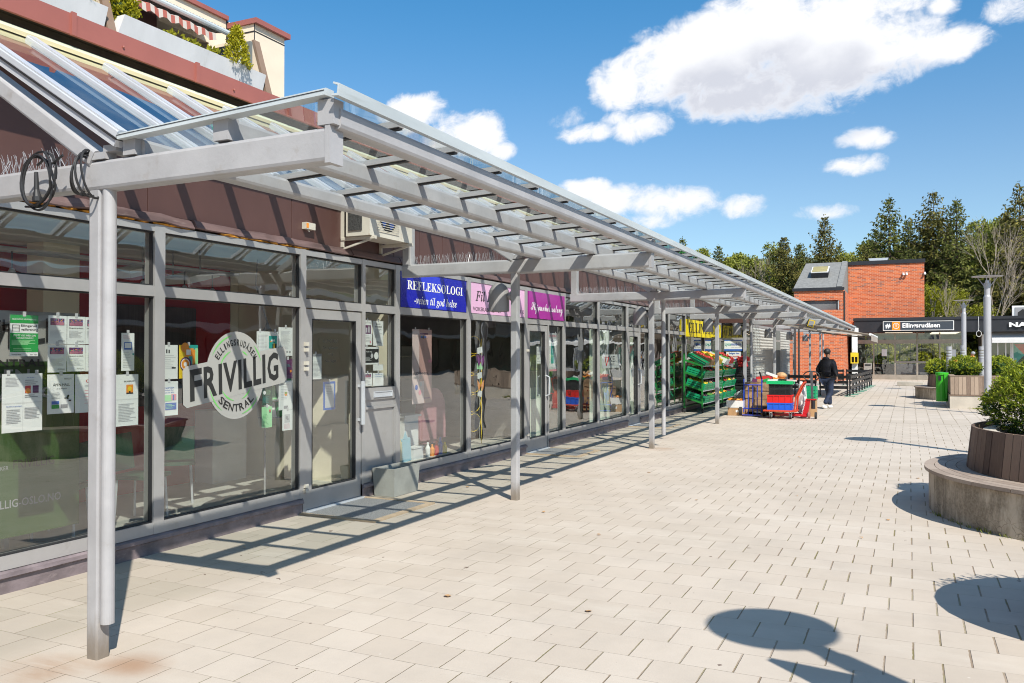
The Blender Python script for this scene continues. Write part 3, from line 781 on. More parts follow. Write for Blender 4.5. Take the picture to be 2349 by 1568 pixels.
b = MB(); b.box(-15, -13.1, -6, 16.0, 4.2, 7.41); b.build('lower_wall', M['brownfin'], apt)
# angled divider fins
def fin(Y):
    b = MB(); poly = [(-15.0, 7.41), (-12.95, 7.41), (-13.35, 8.72), (-13.95, 8.80), (-15.0, 8.80)]
    b.prism(poly, (0, Y, 0), (1, 0, 0), (0, 0, 1), -.16); f = b.build('divider_wall', M['cream'], apt)
    e = MB(); e.add([(-12.93, Y - .01, 7.41), (-12.93, Y + .17, 7.41), (-13.33, Y + .17, 8.74), (-13.33, Y - .01, 8.74), (-12.99, Y - .01, 7.41), (-12.99, Y + .17, 7.41), (-13.40, Y + .17, 8.74), (-13.40, Y - .01, 8.74)], [(0, 1, 2, 3), (7, 6, 5, 4), (0, 3, 7, 4), (1, 5, 6, 2), (3, 2, 6, 7), (0, 4, 5, 1)])
    e.build('edge_trim', M['brownfin'], f)
fin(14.62); fin(10.50); fin(6.75)
# corrugated eave, gutter and awning
b = MB(); n = 60
for i in range(n):
    y = 9.0 + (14.3 - 9.0) * i / n
    b.tube([(-14.5, y, 8.98), (-13.75, y, 8.86)], .045, 6)
b.build('corrugated_roof', M['asph'], apt)
b = MB(); b.tube([(-13.7, 9.0, 8.80), (-13.7, 14.35, 8.80)], .06, 10); b.tube([(-13.7, 14.3, 8.8), (-13.45, 14.3, 8.55), (-13.45, 14.3, 7.5)], .045, 10); b.build('eaves_gutter', M['gutter'], apt)
aw = MB(); rng = random.Random(3)
n = 44; A0, A1 = 9.0, 13.45
vs = []
for i in range(n + 1):
    y = A0 + (A1 - A0) * i / n
    dz = .025 * math.sin(i * 1.9)
    vs += [(-13.9, y, 8.66), (-13.32, y, 8.46 + dz), (-13.30, y, 8.30 + dz * 1.5)]
fs = []; ms = []
k = len(aw.v)
aw.v += vs
for i in range(n):
    for j in (0, 1):
        aw.f.append([i * 3 + j, (i + 1) * 3 + j, (i + 1) * 3 + j + 1, i * 3 + j + 1]); aw.m.append(i % 2)
aw.build('striped_awning', [plain('awning_red', (0.36, 0.10, 0.075), .8), plain('awning_white', (0.50, 0.44, 0.40), .8)], apt)
# farther, lower wing
far = thing('rear_wing', 'low brown rear wing with maroon coping beyond the cream end wall', 'building', (-16, 22, 4.2))
b = MB(); b.box(-22, -15.0, 16.3, 30, 4.2, 8.1); b.build('wall', M['brown'], far)
b = MB(); b.box(-22.1, -14.93, 16.3, 30.1, 8.1, 8.2); b.build('coping', M['maroon'], far)

# ------------------------------------------------------------------ leaf tools
def leafmat(name, lo, hi, rough=0.6, trans=0.25):
    m, t, p = principled(name)
    ge = t.n('ShaderNodeNewGeometry'); oi = t.n('ShaderNodeObjectInfo')
    tc = t.n('ShaderNodeTexCoord')
    n = t.noise(tc.outputs['Object'], 0.8, 3, 0.6)
    r = W(t, ge.outputs['Random Per Island']) * 0.65 + n * 0.5 + W(t, oi.outputs['Random']) * 0.2 - 0.15
    c = t.mix(t.ss(r, 0.0, 1.0), tuple(lo) + (1,), tuple(hi) + (1,))
    t.link(c, p.inputs['Base Color']); p.inputs['Roughness'].default_value = rough; p.inputs['Specular IOR Level'].default_value = 0.25
    if trans:
        tr = t.n('ShaderNodeBsdfTranslucent'); t.link(c, tr.inputs[0]); mx = t.n('ShaderNodeMixShader'); mx.inputs[0].default_value = trans
        o = m.node_tree.nodes['Material Output']
        t.link(p.outputs[0], mx.inputs[1]); t.link(tr.outputs[0], mx.inputs[2]); t.link(mx.outputs[0], o.inputs[0])
    return m
M['yew'] = leafmat('yew_needles', (0.09, 0.15, 0.015), (0.52, 0.55, 0.045), .5, .3)
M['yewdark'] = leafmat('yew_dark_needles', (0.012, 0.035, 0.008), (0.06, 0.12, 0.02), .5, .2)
M['gold'] = leafmat('golden_conifer_leaves', (0.20, 0.22, 0.012), (0.60, 0.52, 0.03), .6, .3)
M['spruce'] = leafmat('spruce_needles', (0.036, 0.054, 0.013), (0.205, 0.215, 0.05), .7, .15)
M['spruceb'] = leafmat('spruce_needles_brownish', (0.048, 0.054, 0.013), (0.26, 0.225, 0.055), .7, .15)
M['leafy'] = leafmat('spring_leaves', (0.08, 0.10, 0.016), (0.36, 0.38, 0.07), .7, .3)
M['leafyel'] = leafmat('fresh_yellow_leaves', (0.12, 0.14, 0.01), (0.42, 0.40, 0.03), .7, .35)
M['bark'] = mat('spruce_bark', (0.10, 0.07, 0.05), .9, 0, .3, 6)
M['birch'] = mat('pale_birch_bark', (0.30, 0.25, 0.20), .85, 0, .25, 4)
M['soil'] = mat('dark_soil', (0.05, 0.028, 0.018), .95, 0, .4, 18, .01, 40)
def leafquad(mb, c, d, w, rng, m=0):
    """one leaf-shaped diamond from c along d"""
    d = Vector(d); s = d.cross(Vector((rng.uniform(-1, 1), rng.uniform(-1, 1), rng.uniform(-1, 1))))
    if s.length < 1e-5: return
    s = s.normalized() * w; c = Vector(c); mid = c + d * .45
    k = len(mb.v)
    mb.v += [tuple(c), tuple(mid + s), tuple(c + d), tuple(mid - s)]
    mb.f.append([k, k + 1, k + 2, k + 3]); mb.m.append(m)
def rdir(rng, up=0.0):
    v = Vector((rng.gauss(0, 1), rng.gauss(0, 1), rng.gauss(0, 1) + up)); return v.normalized()
def shrub_mesh(c, rx, ry, rz, n, seed, leaf=.05, lw=.009, clump=9, lumps=7, conical=False, mdark=1):
    rng = random.Random(seed); mb = MB()
    lum = [(rdir(rng, .3), rng.uniform(.62, .8)) for _ in range(lumps)]
    for i in range(n):
        d = rdir(rng, .2)
        R = .80 + .10 * rng.random()
        for ld, lr in lum:
            dt = d.dot(ld)
            if dt > .55: R = max(R, .82 + .22 * (dt - .55) / .45)
        deep = rng.random()
        R *= 1 - .45 * deep ** 3
        if conical:
            h = rng.random(); a = rng.uniform(0, 6.283); rr = (1 - h) ** .8 * (.8 + .25 * rng.random()) + .03
            p = Vector((c[0] + rx * rr * math.cos(a), c[1] + ry * rr * math.sin(a), c[2] + rz * (2 * h - 1))); d = Vector((math.cos(a), math.sin(a), .9)).normalized()
        else:
            p = Vector((c[0] + rx * R * d.x, c[1] + ry * R * d.y, c[2] + rz * R * d.z))
        ax = (d + Vector((0, 0, .55)) + rdir(rng) * .5).normalized()
        L = leaf * rng.uniform(.8, 1.8)
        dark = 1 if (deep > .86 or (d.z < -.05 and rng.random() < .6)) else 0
        for j in range(clump):
            q = p + ax * L * (j / clump)
            dd = (ax * .6 + rdir(rng) * .8).normalized() * leaf * rng.uniform(.5, .9)
            leafquad(mb, q, dd, lw, rng, dark)
    return mb

# ------------------------------------------------------------------ balcony greenery
def shrub(name, label, cat, c, rx, ry, rz, n, seed, mats, stem=True, group=None, **k):
    t = thing(name, label, cat, (c[0], c[1], c[2] - rz), group)
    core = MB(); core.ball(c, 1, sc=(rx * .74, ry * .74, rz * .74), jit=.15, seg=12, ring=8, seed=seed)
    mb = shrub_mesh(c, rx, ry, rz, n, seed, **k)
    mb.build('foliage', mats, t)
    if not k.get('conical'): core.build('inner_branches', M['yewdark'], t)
    s = MB(); s.tube([(c[0], c[1], c[2] - rz), (c[0], c[1], c[2] + rz * .4)], [.03, .01], 6); s.build('stem', M['bark'], t)
    return t
shrub('conifer_shrub', 'rounded golden conifer standing in the balcony trough above the shops', 'shrub', (-13.3, 10.95, 8.05), .30, .30, .34, 620, 1, [M['gold'], M['gold']], leaf=.10, lw=.022, clump=5)
shrub('conifer_shrub', 'pointed cone-shaped golden conifer at the right end of the balcony trough', 'shrub', (-13.0, 13.72, 8.20), .27, .27, .42, 700, 2, [M['gold'], M['gold']], leaf=.07, lw=.016, clump=5, conical=True)
shrub('conifer_shrub', 'golden conifer cut off by the top edge in the left balcony trough', 'shrub', (-13.2, 9.9, 8.1), .36, .36, .34, 320, 3, [M['gold'], M['gold']], leaf=.10, lw=.022, clump=5)
for i, (yy, lb) in enumerate(((12.05, 'small leafy plant in the balcony trough beside the rounded conifer'), (12.6, 'small leafy plant in the middle of the balcony trough'), (13.1, 'small leafy plant in the balcony trough nearest the cone-shaped conifer'))):
    rng = random.Random(i); mb = MB()
    for j in range(70): leafquad(mb, (-13.1 + rng.uniform(-.1, .1), yy + rng.uniform(-.16, .16), 7.86 + rng.uniform(0, .10)), rdir(rng, .6) * .12, .03, rng)
    o = mb.build('balcony_plant', M['leafyel'], org=(-13.1, yy, 7.86)); tag(o, lb, 'plant')

# ------------------------------------------------------------------ signs over the shop windows
U, V = (0, 1, 0), (0, 0, 1)
XSG = XG + .045
def signboard(y0, y1, z0, z1, mats, label):
    o = thing('shop_sign', label, 'sign', (XSG, (y0 + y1) / 2, z0))
    b = MB(); b.box(XG - .03, XSG, y0, y1, z0, z1); b.build('board', mats, o)
    return o
blue = mat('royal_blue_sign', (0.010, 0.014, 0.36), .25, 0, .05, 1, spec=.6)
blue2 = mat('bright_blue_sign_panel', (0.03, 0.05, 0.60), .25, 0, 0.0)
pinks = mat('pale_pink_sign', (0.72, 0.42, 0.62), .3, 0, .06, 1)
mag = mat('magenta_sign', (0.34, 0.02, 0.27), .3, 0, .05, 1)
wl = plain('white_lettering', (0.82, 0.82, 0.82), .5)
s1 = signboard(8.93, 10.66, 2.262, 2.712, blue, 'blue sign reading REFLEKSOLOGI -veien til god helse in white serif letters')
b = MB(); b.prism([(.42, .44), (1.0, .44), (1.35, .01), (.62, .01)], (XSG, 8.93, 2.262), U, V, .0015)
b.build('bright_panel', blue2, s1)
b = MB(); b.text("𝐑𝐄𝐅𝐋𝐄𝐊𝐒𝐎𝐋𝐎𝐆𝐈", (XSG + .004, 9.08, 2.492), U, V, w=1.46, h=.118, bold=.004); b.text("-𝒗𝒆𝒊𝒆𝒏 𝒕𝒊𝒍 𝒈𝒐𝒅 𝒉𝒆𝒍𝒔𝒆", (XSG + .004, 9.25, 2.285), U, V, w=1.12, h=.135)
b.build('lettering', wl, s1)
s2 = signboard(10.80, 12.73, 2.262, 2.712, pinks, 'pale pink sign reading Fil It VOKSKABINETTET behind the post lamp')
b = MB(); b.text("𝐹𝑖𝑙 𝐼𝑡", (XSG + .003, 10.94, 2.445), U, V, w=.55, h=.155, bold=.008); b.text("VOKSKABINETTET", (XSG + .003, 10.86, 2.30), U, V, w=.95, h=.058); b.text("TLF. 92 63 32", (XSG + .003, 12.15, 2.325), U, V, w=.5, h=.055)
b.build('lettering', M['ink'], s2)
b = MB()
for a in range(5):
    t0 = a * 1.25 + .3; b.prism([(0, 0), (.10 * math.cos(t0 - .2), .10 * math.sin(t0 - .2)), (.13 * math.cos(t0), .13 * math.sin(t0)), (.10 * math.cos(t0 + .2), .10 * math.sin(t0 + .2))], (XSG, 12.35, 2.52), U, V, .002 + a * .0006)
b.build('flower_motif', plain('magenta_petal', (.5, .02, .25)), s2)
XSG = XG + .07
s3 = signboard(12.80, 14.42, 2.262, 2.712, mag, 'magenta sign reading Skjønnhetssalong in white script')
b = MB(); b.text("𝓢𝓴𝓳", (XSG + .003, 12.88, 2.335), U, V, w=.30, h=.20); b.text("𝓸𝓷𝓷𝓱𝓮𝓽𝓼𝓼𝓪𝓵𝓸𝓷𝓰", (XSG + .003, 13.19, 2.335), U, V, w=1.12, h=.195)
b.bar((XSG + .005, 13.19, 2.375), (XSG + .005, 13.27, 2.47), .001, .010); b.build('lettering', wl, s3)
s4 = thing('shop_sign', 'yellow sign reading ELLINGSRUD in black serif letters above the produce racks', 'sign', (XG + .1, 26, 2.2))
ysg = mat('yellow_sign', (0.80, 0.62, 0.01), .4, 0, .08, 1)
b = MB(); b.box(XG + .06, XG + .12, 23.75, 26.9, 2.13, 2.62); b.box(XG + .06, XG + .12, 27.0, 28.4, 2.16, 2.58); b.build('board', ysg, s4)
b = MB(); b.text("𝐄𝐋𝐋𝐈𝐍𝐆𝐒𝐑𝐔𝐃", (XG + .123, 23.85, 2.24), U, V, w=4.3, h=.30); b.build('lettering', M['ink'], s4)
s5 = thing('shop_sign', 'white and blue phone card sign reading Lycamobile on the side window', 'sign', (-5.27, 28.5, 1.3))
UX = (1, 0, 0)
b = MB(); b.box(-5.58, -5.0, 28.46, 28.50, 1.78, 2.06, 0); b.box(-5.58, -5.0, 28.455, 28.50, 1.72, 1.78, 1); b.box(-5.58, -5.0, 28.455, 28.50, 2.06, 2.09, 1); b.box(-5.52, -5.05, 28.46, 28.50, 1.46, 1.69, 0); b.box(-5.52, -5.05, 28.455, 28.50, 1.42, 1.46, 1); b.box(-5.52, -5.05, 28.47, 28.50, 1.05, 1.40, 2); b.build('board', [M['paper'], M['blue'], M['greyink']], s5)
b = MB(); b.text("Lyca", (-5.56, 28.455, 1.87), UX, V, w=.20, h=.13, m=1, bold=.02); b.text("mobile", (-5.35, 28.455, 1.90), UX, V, w=.33, h=.10, m=0, bold=.02); b.text("Call the world for less", (-5.36, 28.455, 1.82), UX, V, w=.32, h=.03, m=2); b.text("Selges her", (-5.42, 28.455, 1.60), UX, V, w=.34, h=.07, m=0, bold=.02); b.text("Pre-Paid SIM", (-5.40, 28.455, 1.51), UX, V, w=.30, h=.05, m=3, bold=.02)
b.box(-5.49, -5.45, 28.452, 28.46, 1.56, 1.63, 4)
b.build('lettering', [M['blue'], M['teal'], M['greyink'], M['red'], M['orange']], s5)

# ------------------------------------------------------------------ FRIVILLIG sticker
frost = bpy.data.materials.new('frosted_film'); frost.use_nodes = True
t = NT(frost.node_tree); frost.node_tree.nodes.clear()
oo = t.n('ShaderNodeOutputMaterial'); mx = t.n('ShaderNodeMixShader'); d1 = t.n('ShaderNodeBsdfDiffuse'); d1.inputs[0].default_value = (.46, .45, .43, 1); t1 = t.n('ShaderNodeBsdfTransparent'); mx.inputs[0].default_value = .80
t.link(t1.outputs[0], mx.inputs[1]); t.link(d1.outputs[0], mx.inputs[2]); t.link(mx.outputs[0], oo.inputs[0])
st = thing('window_sticker', 'round frosted window sticker with banner reading ELLINGSRUDÅSEN FRIVILLIG SENTRAL', 'sticker', (XG + .004, 6.17, 1.45))
CYs, CZs, RS = 6.13, 1.475, .385
b = MB(); b.prism([(RS * math.cos(a * math.pi / 24), RS * 1.08 * math.sin(a * math.pi / 24)) for a in range(48)], (XG + .003, CYs, CZs), U, V, .0012)
b.build('disc', frost, st)
tilt = math.radians(13); ub = Vector((0, math.cos(tilt), math.sin(tilt) * .62)); vb = Vector((0, -.03, 1))
b = MB(); b.prism([(-.66, -.185), (.66, -.185), (.70, -.15), (.70, .15), (.66, .185), (-.66, .185), (-.70, .15), (-.70, -.15)], (XG + .0048, CYs + .03, CZs), ub, vb, .0012)
b.build('banner', frost, st)
b = MB(); xx = -.615
for ch, wd, gap in zip("FRIVILLIG", (.145, .165, .045, .185, .045, .115, .115, .045, .165), (.022, .022, .015, .015, .028, .018, .018, .028, 0)):
    b.text(ch, Vector((XG + .0075, CYs + .03, CZs - .14)) + ub * xx, ub, vb, w=wd, h=.285, bold=.03 if ch != 'I' else 0); xx += wd + gap
def arctext(mb, s, r, a0, a1, hgt, flip=False, m=0):
    n = len(s)
    for i, ch in enumerate(s):
        a = math.radians(a0 + (a1 - a0) * (i + .5) / n)
        if not flip: u = Vector((0, math.sin(a), -math.cos(a))); v = Vector((0, math.cos(a), math.sin(a)))
        else: u = Vector((0, -math.sin(a), math.cos(a))); v = Vector((0, -math.cos(a), -math.sin(a)))
        p = Vector((XG + .0075, CYs + r * math.cos(a), CZs + r * 1.06 * math.sin(a)))
        wd = abs(math.radians(a1 - a0)) * r / n * .82
        mb.text(ch, p - u * (wd / 2 if ch != 'I' else .008), u, v, w=wd if ch != 'I' else .016, h=hgt * (1.22 if ch == 'Å' else 1), bold=.02, m=m)
arctext(b, "ELLINGSRUDÅSEN", .265, 150, 30, .062); arctext(b, "SENTRAL", .325, 222, 318, .072, True)
b.build('lettering', M['ink'], st)
ringm = plain('sticker_green', (.16, .55, .12))
for r, a0, a1 in ((.355, 100, 150), (.355, 20, 48), (.355, 200, 238), (.355, 282, 325), (.225, 50, 70), (.225, 110, 160), (.225, 215, 262), (.225, 290, 330)):
    n = 14; b = MB()
    for i in range(n):
        a = math.radians(a0 + (a1 - a0) * i / n); c = math.radians(a0 + (a1 - a0) * (i + 1) / n); wv = .012 * math.sin(math.pi * (i + .5) / n) + .002
        P_ = lambda rr, aa: (XG + .0070, CYs + rr * math.cos(aa), CZs + rr * 1.07 * math.sin(aa))
        b.quad(P_(r - wv / 2, a), P_(r + wv / 2, a), P_(r + wv / 2, c), P_(r - wv / 2, c))
    b.build('green_arc', ringm, st)

# ------------------------------------------------------------------ posters taped to the glass
rngp = random.Random(77)
def poster(label, y0, y1, z0, z1, bgc='paper', items=(), x=None, plane='X', name='poster', lines=True):
    """items in fractions: ('r',x0,y0,x1,y1,mat) rectangle, ('t',text,x,y,w,h,mat) text"""
    X = XG - .012 if x is None else x
    o = thing(name, label, 'poster', (X, (y0 + y1) / 2, z0))
    W_, H_ = y1 - y0, z1 - z0
    b = MB(); b.box(X - .002, X, y0, y1, z0, z1); b.build('sheet', M[bgc], o)
    names = []; b = MB()
    def idx(n):
        if n not in names: names.append(n)
        return names.index(n)
    e = .0012
    for it in items:
        e += .00025
        if it[0] == 'r':
            _, a, c, d, f, mt = it
            b.quad((X + e, y0 + a * W_, z0 + c * H_), (X + e, y0 + d * W_, z0 + c * H_), (X + e, y0 + d * W_, z0 + f * H_), (X + e, y0 + a * W_, z0 + f * H_), idx(mt))
        elif it[0] == 't':
            _, s, a, c, w_, h_, mt = it
            b.text(s, (X + e, y0 + a * W_, z0 + c * H_), U, V, w=w_ * W_, h=h_ * H_, m=idx(mt), bold=.012)
        elif it[0] == 'L':     # block of text lines
            _, a, c, d, f, nl, mt = it
            for i in range(nl):
                zz = f - (f - c) * (i + .5) / nl; ln = (d - a) * rngp.uniform(.6, 1.0)
                b.quad((X + e, y0 + a * W_, z0 + (zz - .006) * H_), (X + e, y0 + (a + ln) * W_, z0 + (zz - .006) * H_), (X + e, y0 + (a + ln) * W_, z0 + (zz + .006) * H_), (X + e, y0 + a * W_, z0 + (zz + .006) * H_), idx(mt))
        elif it[0] == 'c':
            _, a, c, r, mt = it
            b.prism([(r * math.cos(k * .449), r * math.sin(k * .449)) for k in range(14)], (X + e, y0 + a * W_, z0 + c * H_), U, V, .0003, idx(mt))
        elif it[0] == 'crowd':
            _, a, c, d, f = it
            for k in range(12):
                xx = a + (d - a) * (k + .5) / 12; hh = c + (f - c) * rngp.uniform(.35, .75)
                b.quad((X + e, y0 + (xx - .012) * W_, z0 + c * H_), (X + e, y0 + (xx + .018) * W_, z0 + c * H_), (X + e, y0 + (xx + .022) * W_, z0 + hh * H_), (X + e, y0 + (xx - .004) * W_, z0 + hh * H_), idx('pink'))
                b.quad((X + e, y0 + (xx - .02) * W_, z0 + (hh + .02) * H_), (X + e, y0 + (xx + .03) * W_, z0 + (hh + .02) * H_), (X + e, y0 + (xx + .03) * W_, z0 + (hh + .045) * H_), (X + e, y0 + (xx - .02) * W_, z0 + (hh + .045) * H_), idx(('teal', 'yellow', 'pink', 'blue')[k % 4]))
    if b.f: b.build('print', [M[n] for n in names], o)
    tp = MB()
    for q in (.5,) if W_ < .3 else (.15, .85):
        tp = MB(); tp.box(X - .001, X + .003, y0 + q * W_ - .012, y0 + q * W_ + .012, z1 - .01, z1 + .025); tp.build('tape', M['lightink'], o)
    return o
g1 = [('r', .0, .80, 1, 1, 'green'), ('r', 0, .10, 1, .56, 'green'), ('t', 'ELLINGSRUD VELFORENING', .08, .88, .84, .035, 'paper'), ('t', 'Ellingsrud', .38, .70, .56, .07, 'ink'), ('t', 'velforening', .38, .60, .60, .085, 'ink'), ('t', 'STØTT OSS MED DIN', .10, .48, .80, .045, 'paper'), ('t', 'GRASROTANDEL!', .20, .42, .62, .04, 'paper'), ('L', .05, .27, .95, .40, 5, 'ltgreen'), ('L', .1, .13, .9, .2, 2, 'ltgreen'), ('t', 'Grasrotandelen', .06, .03, .32, .025, 'ink'), ('t', 'Norsk Tipping', .70, .03, .26, .025, 'ink'),
      ('r', .06, .60, .08, .76, 'ink'), ('r', .30, .60, .32, .76, 'ink'), ('r', .06, .68, .32, .69, 'ink'), ('r', .06, .60, .32, .61, 'ink'), ('r', .06, .75, .32, .76, 'ink')]
poster('green and white Ellingsrud velforening poster on the left window', 3.907, 4.123, 1.666, 1.965, 'paper', g1)
def sprak(y0, y1, z0, z1, lab, big=False):
    it = [('r', .10, .66, .86, .90, 'purplei'), ('crowd', .14, .67, .84, .90), ('L', .08, .22, .9, .50, 7, 'lightink'), ('t', 'FRIVILLIG', .52, .08, .38, .055, 'greyink')]
    if big: it.append(('t', 'Ellingsrud språkkafé', .08, .55, .8, .05, 'ink'))
    poster(lab, y0, y1, z0, z1, 'paper', it)
sprak(4.205, 4.356, 1.758, 1.971, 'language cafe notice with crowd picture, upper row nearest the green poster')
sprak(4.361, 4.514, 1.756, 1.970, 'language cafe notice with crowd picture, upper row middle of three', True)
sprak(4.517, 4.668, 1.757, 1.969, 'language cafe notice half hidden by the round downpipe, upper row', True)
sprak(4.201, 4.355, 1.543, 1.751, 'greyish language cafe notice, lower row directly above the ÅPEN HALL sheet')
sprak(4.361, 4.516, 1.547, 1.751, 'language cafe notice with bright crowd picture, lower row middle', True)
poster('plain text notice half hidden by the front post, lower row of small notices', 4.519, 4.70, 1.545, 1.751, 'paper', [('t', 'Ellings', .3, .80, .4, .05, 'greyink'), ('L', .1, .15, .9, .7, 8, 'lightink')])
poster('narrow notice with a drawing of a computer screen right of the front post', 4.85, 4.976, 1.542, 1.852, 'paper', [('r', .2, .56, .8, .76, 'blue'), ('r', .25, .60, .75, .74, 'paper'), ('c', .9, .44, .008, 'teal'), ('L', .12, .08, .8, .5, 10, 'lightink'), ('L', .12, .84, .7, .95, 2, 'pink')])
poster('large folded white information sheet with two small photos at the left edge', 3.852, 4.159, 1.119, 1.540, 'paper', [('L', .08, .78, .44, .94, 7, 'lightink'), ('t', 'Hver dag teller.....', .60, .92, .22, .02, 'blue'), ('L', .56, .80, .9, .90, 3, 'greyink'), ('r', .56, .66, .70, .79, 'red'), ('r', .75, .66, .90, .79, 'purplei'), ('c', .63, .70, .02, 'orange'), ('L', .55, .58, .9, .64, 2, 'greyink'), ('t', 'Hva bidrar til gode dager?', .10, .43, .38, .025, 'blue'), ('L', .1, .15, .45, .40, 9, 'lightink'), ('L', .54, .22, .95, .42, 8, 'lightink'), ('r', 0, .497, 1, .502, 'lightink'), ('r', .497, 0, .502, 1, 'lightink')])
poster('white sheet reading ÅPEN HALL PÅ ELLINGSRUD with a jumping player', 4.199, 4.421, 1.231, 1.528, 'paper', [('t', 'ÅPEN HALL', .20, .70, .64, .085, 'ink'), ('t', 'PÅ ELLINGSRUD', .34, .62, .38, .03, 'ink'), ('t', 'FRIVILLIG', .62, .86, .28, .04, 'greyink'), ('L', .15, .38, .5, .55, 5, 'lightink'), ('r', .15, .24, .43, .32, 'blue'), ('r', .15, .13, .43, .23, 'green'), ('r', .49, .14, .75, .23, 'greyink'), ('c', .77, .44, .009, 'ink'), ('r', .72, .36, .78, .43, 'ink'), ('r', .78, .30, .88, .34, 'ink'), ('r', .62, .38, .73, .40, 'ink')])
poster('white CUP notice with red heading partly behind the front post', 4.431, 4.70, 1.225, 1.523, 'paper', [('t', 'CUP!', .34, .78, .34, .08, 'red'), ('L', .30, .20, .85, .62, 5, 'pink'), ('L', .3, .66, .8, .72, 2, 'lightink')])
poster('tall notice reading BALANSEKUNST with a sunset photo', 4.80, 5.018, 1.091, 1.512, 'paper', [('t', 'BALANSEKUNST', .36, .85, .46, .03, 'ink'), ('r', .45, .62, .76, .80, 'orange'), ('c', .6, .72, .02, 'yellow'), ('r', .57, .64, .64, .72, 'ink'), ('r', .45, .62, .76, .645, 'ink'), ('L', .1, .08, .9, .44, 12, 'lightink'), ('r', 0, .515, 1, .519, 'lightink')])
poster('white notice with small dancing figures, left side of the sticker window', 5.236, 5.435, 1.460, 1.757, 'paper', [('L', .1, .28, .9, .72, 8, 'lightink'), ('r', .35, .76, .42, .87, 'ink'), ('r', .48, .76, .55, .86, 'ink'), ('r', .66, .31, .88, .35, 'ink')])
poster('colourful poster with a coffee cup and stripes', 5.451, 5.666, 1.462, 1.759, 'yellow', [('r', .5, 0, 1, 1, 'teal'), ('r', .70, .08, 1, .86, 'orange'), ('r', .85, .16, 1, .9, 'ltgreen'), ('c', .34, .42, .066, 'purplei'), ('c', .32, .42, .052, 'paper'), ('c', .32, .42, .044, 'orange'), ('c', .32, .42, .02, 'paper'), ('c', .30, .92, .045, 'orange'), ('r', .3, .66, .75, .9, 'orange'), ('r', .36, .7, .6, .86, 'paper')])
poster('white poster about walking football with a pink dot', 5.238, 5.440, 1.144, 1.441, 'paper', [('t', 'Treningsgruppe', .02, .78, .76, .055, 'blue'), ('t', 'og gåfotball for', .02, .71, .74, .055, 'blue'), ('t', 'deg som er 60+', .02, .64, .76, .055, 'blue'), ('r', 0, .42, .66, .60, 'ltgreen'), ('r', .62, .44, .9, .62, 'pink'), ('r', .70, .44, .78, .60, 'blue'), ('c', .14, .25, .026, 'pink'), ('r', .30, .17, .9, .37, 'blue'), ('L', .33, .2, .85, .34, 4, 'ltgreen')])
poster('landscape notice with a teal picture, upper right of the sticker', 6.425, 6.734, 1.689, 1.901, 'paper', [('L', .06, .2, .5, .85, 10, 'lightink'), ('r', .56, .2, .94, .80, 'teal'), ('r', .6, .5, .72, .56, 'orange'), ('c', .7, .58, .012, 'paper'), ('c', .8, .58, .012, 'paper'), ('r', .72, .2, .92, .42, 'ink'), ('r', .78, .22, .82, .46, 'yellow')])
poster('tall list on white paper at the top right corner of the sticker window', 6.743, 6.957, 1.656, 1.949, 'paper', [('L', .15, .25, .85, .88, 16, 'lightink'), ('c', .6, .14, .012, 'greyink'), ('c', .8, .14, .012, 'greyink')])
poster('small dark poster with turquoise text right of the banner end', 6.815, 6.957, 1.420, 1.623, 'purplei', [('L', .35, .60, .8, .75, 3, 'teal'), ('c', .8, .38, .014, 'orange')])
poster('dark green poster with a white dot below the banner', 6.504, 6.653, 1.164, 1.373, 'dkgreen', [('c', .22, .60, .020, 'paper'), ('L', .40, .5, .9, .70, 4, 'ltgreen'), ('L', .1, .1, .7, .42, 8, 'teal')])
poster('light green poster with a red figure under the dark green one', 6.500, 6.649, .939, 1.149, 'ltgreen', [('c', .78, .80, .013, 'red'), ('r', .70, .70, .86, .78, 'ink'), ('L', .1, .10, .7, .65, 9, 'green')])
poster('white notice with a round vegetable drawing at the right edge', 6.748, 6.961, 1.100, 1.399, 'paper', [('L', .15, .35, .85, .90, 10, 'lightink'), ('c', .5, .55, .022, 'orange'), ('c', .5, .58, .012, 'green'), ('r', .35, .04, .65, .14, 'greyink')])
poster('white notice with a bird drawing at the lower right of the sticker window', 6.803, 6.961, .887, 1.098, 'paper', [('r', .2, .38, .75, .78, 'lightink'), ('c', .42, .62, .018, 'greyink'), ('r', .45, .5, .60, .58, 'greyink'), ('L', .15, .08, .85, .34, 5, 'pink')])
poster('grey and white notice with dark heading on the glass door', 7.235, 7.437, 1.385, 1.676, 'paper', [('r', 0, .90, 1, 1, 'greyink'), ('L', .08, .12, .92, .72, 13, 'lightink'), ('r', 0, 0, 1, .05, 'ink')])
poster('empty dark blue poster frame on the glass door', 7.471, 7.683, 1.054, 1.368, 'blue', [('r', .12, .08, .88, .92, 'lightink'), ('L', .2, .5, .8, .85, 6, 'greyink')])
o = thing('door_lettering', 'dark lettering ELLINGSRUD Tannlegekontor MVTE Nils Hagen on the glass door', 'lettering', (XG, 7.6, 1.6))
b = MB()
for s_, z_, w_, h_ in (("ELLINGSRUD", 1.80, .26, .036), ("Tannlegekontor", 1.72, .27, .040), ("MVTE", 1.655, .09, .025), ("Nils Hagen", 1.575, .20, .036)): b.text(s_, (XG + .003, 7.575, z_), U, V, w=w_, h=h_, align='C')
b.build('letters', M['ink'], o)
poster('notice with a dark cityscape picture above the letter slot', 8.206, 8.397, 1.779, 2.071, 'paper', [('r', .15, .45, .85, .80, 'purplei'), ('r', .3, .5, .45, .7, 'lightink'), ('r', .55, .5, .7, .75, 'lightink'), ('L', .1, .1, .9, .4, 5, 'lightink'), ('c', .8, .12, .014, 'pink'), ('t', 'SYMBOL TIL UTLÅN', .08, .88, .8, .05, 'greyink')])
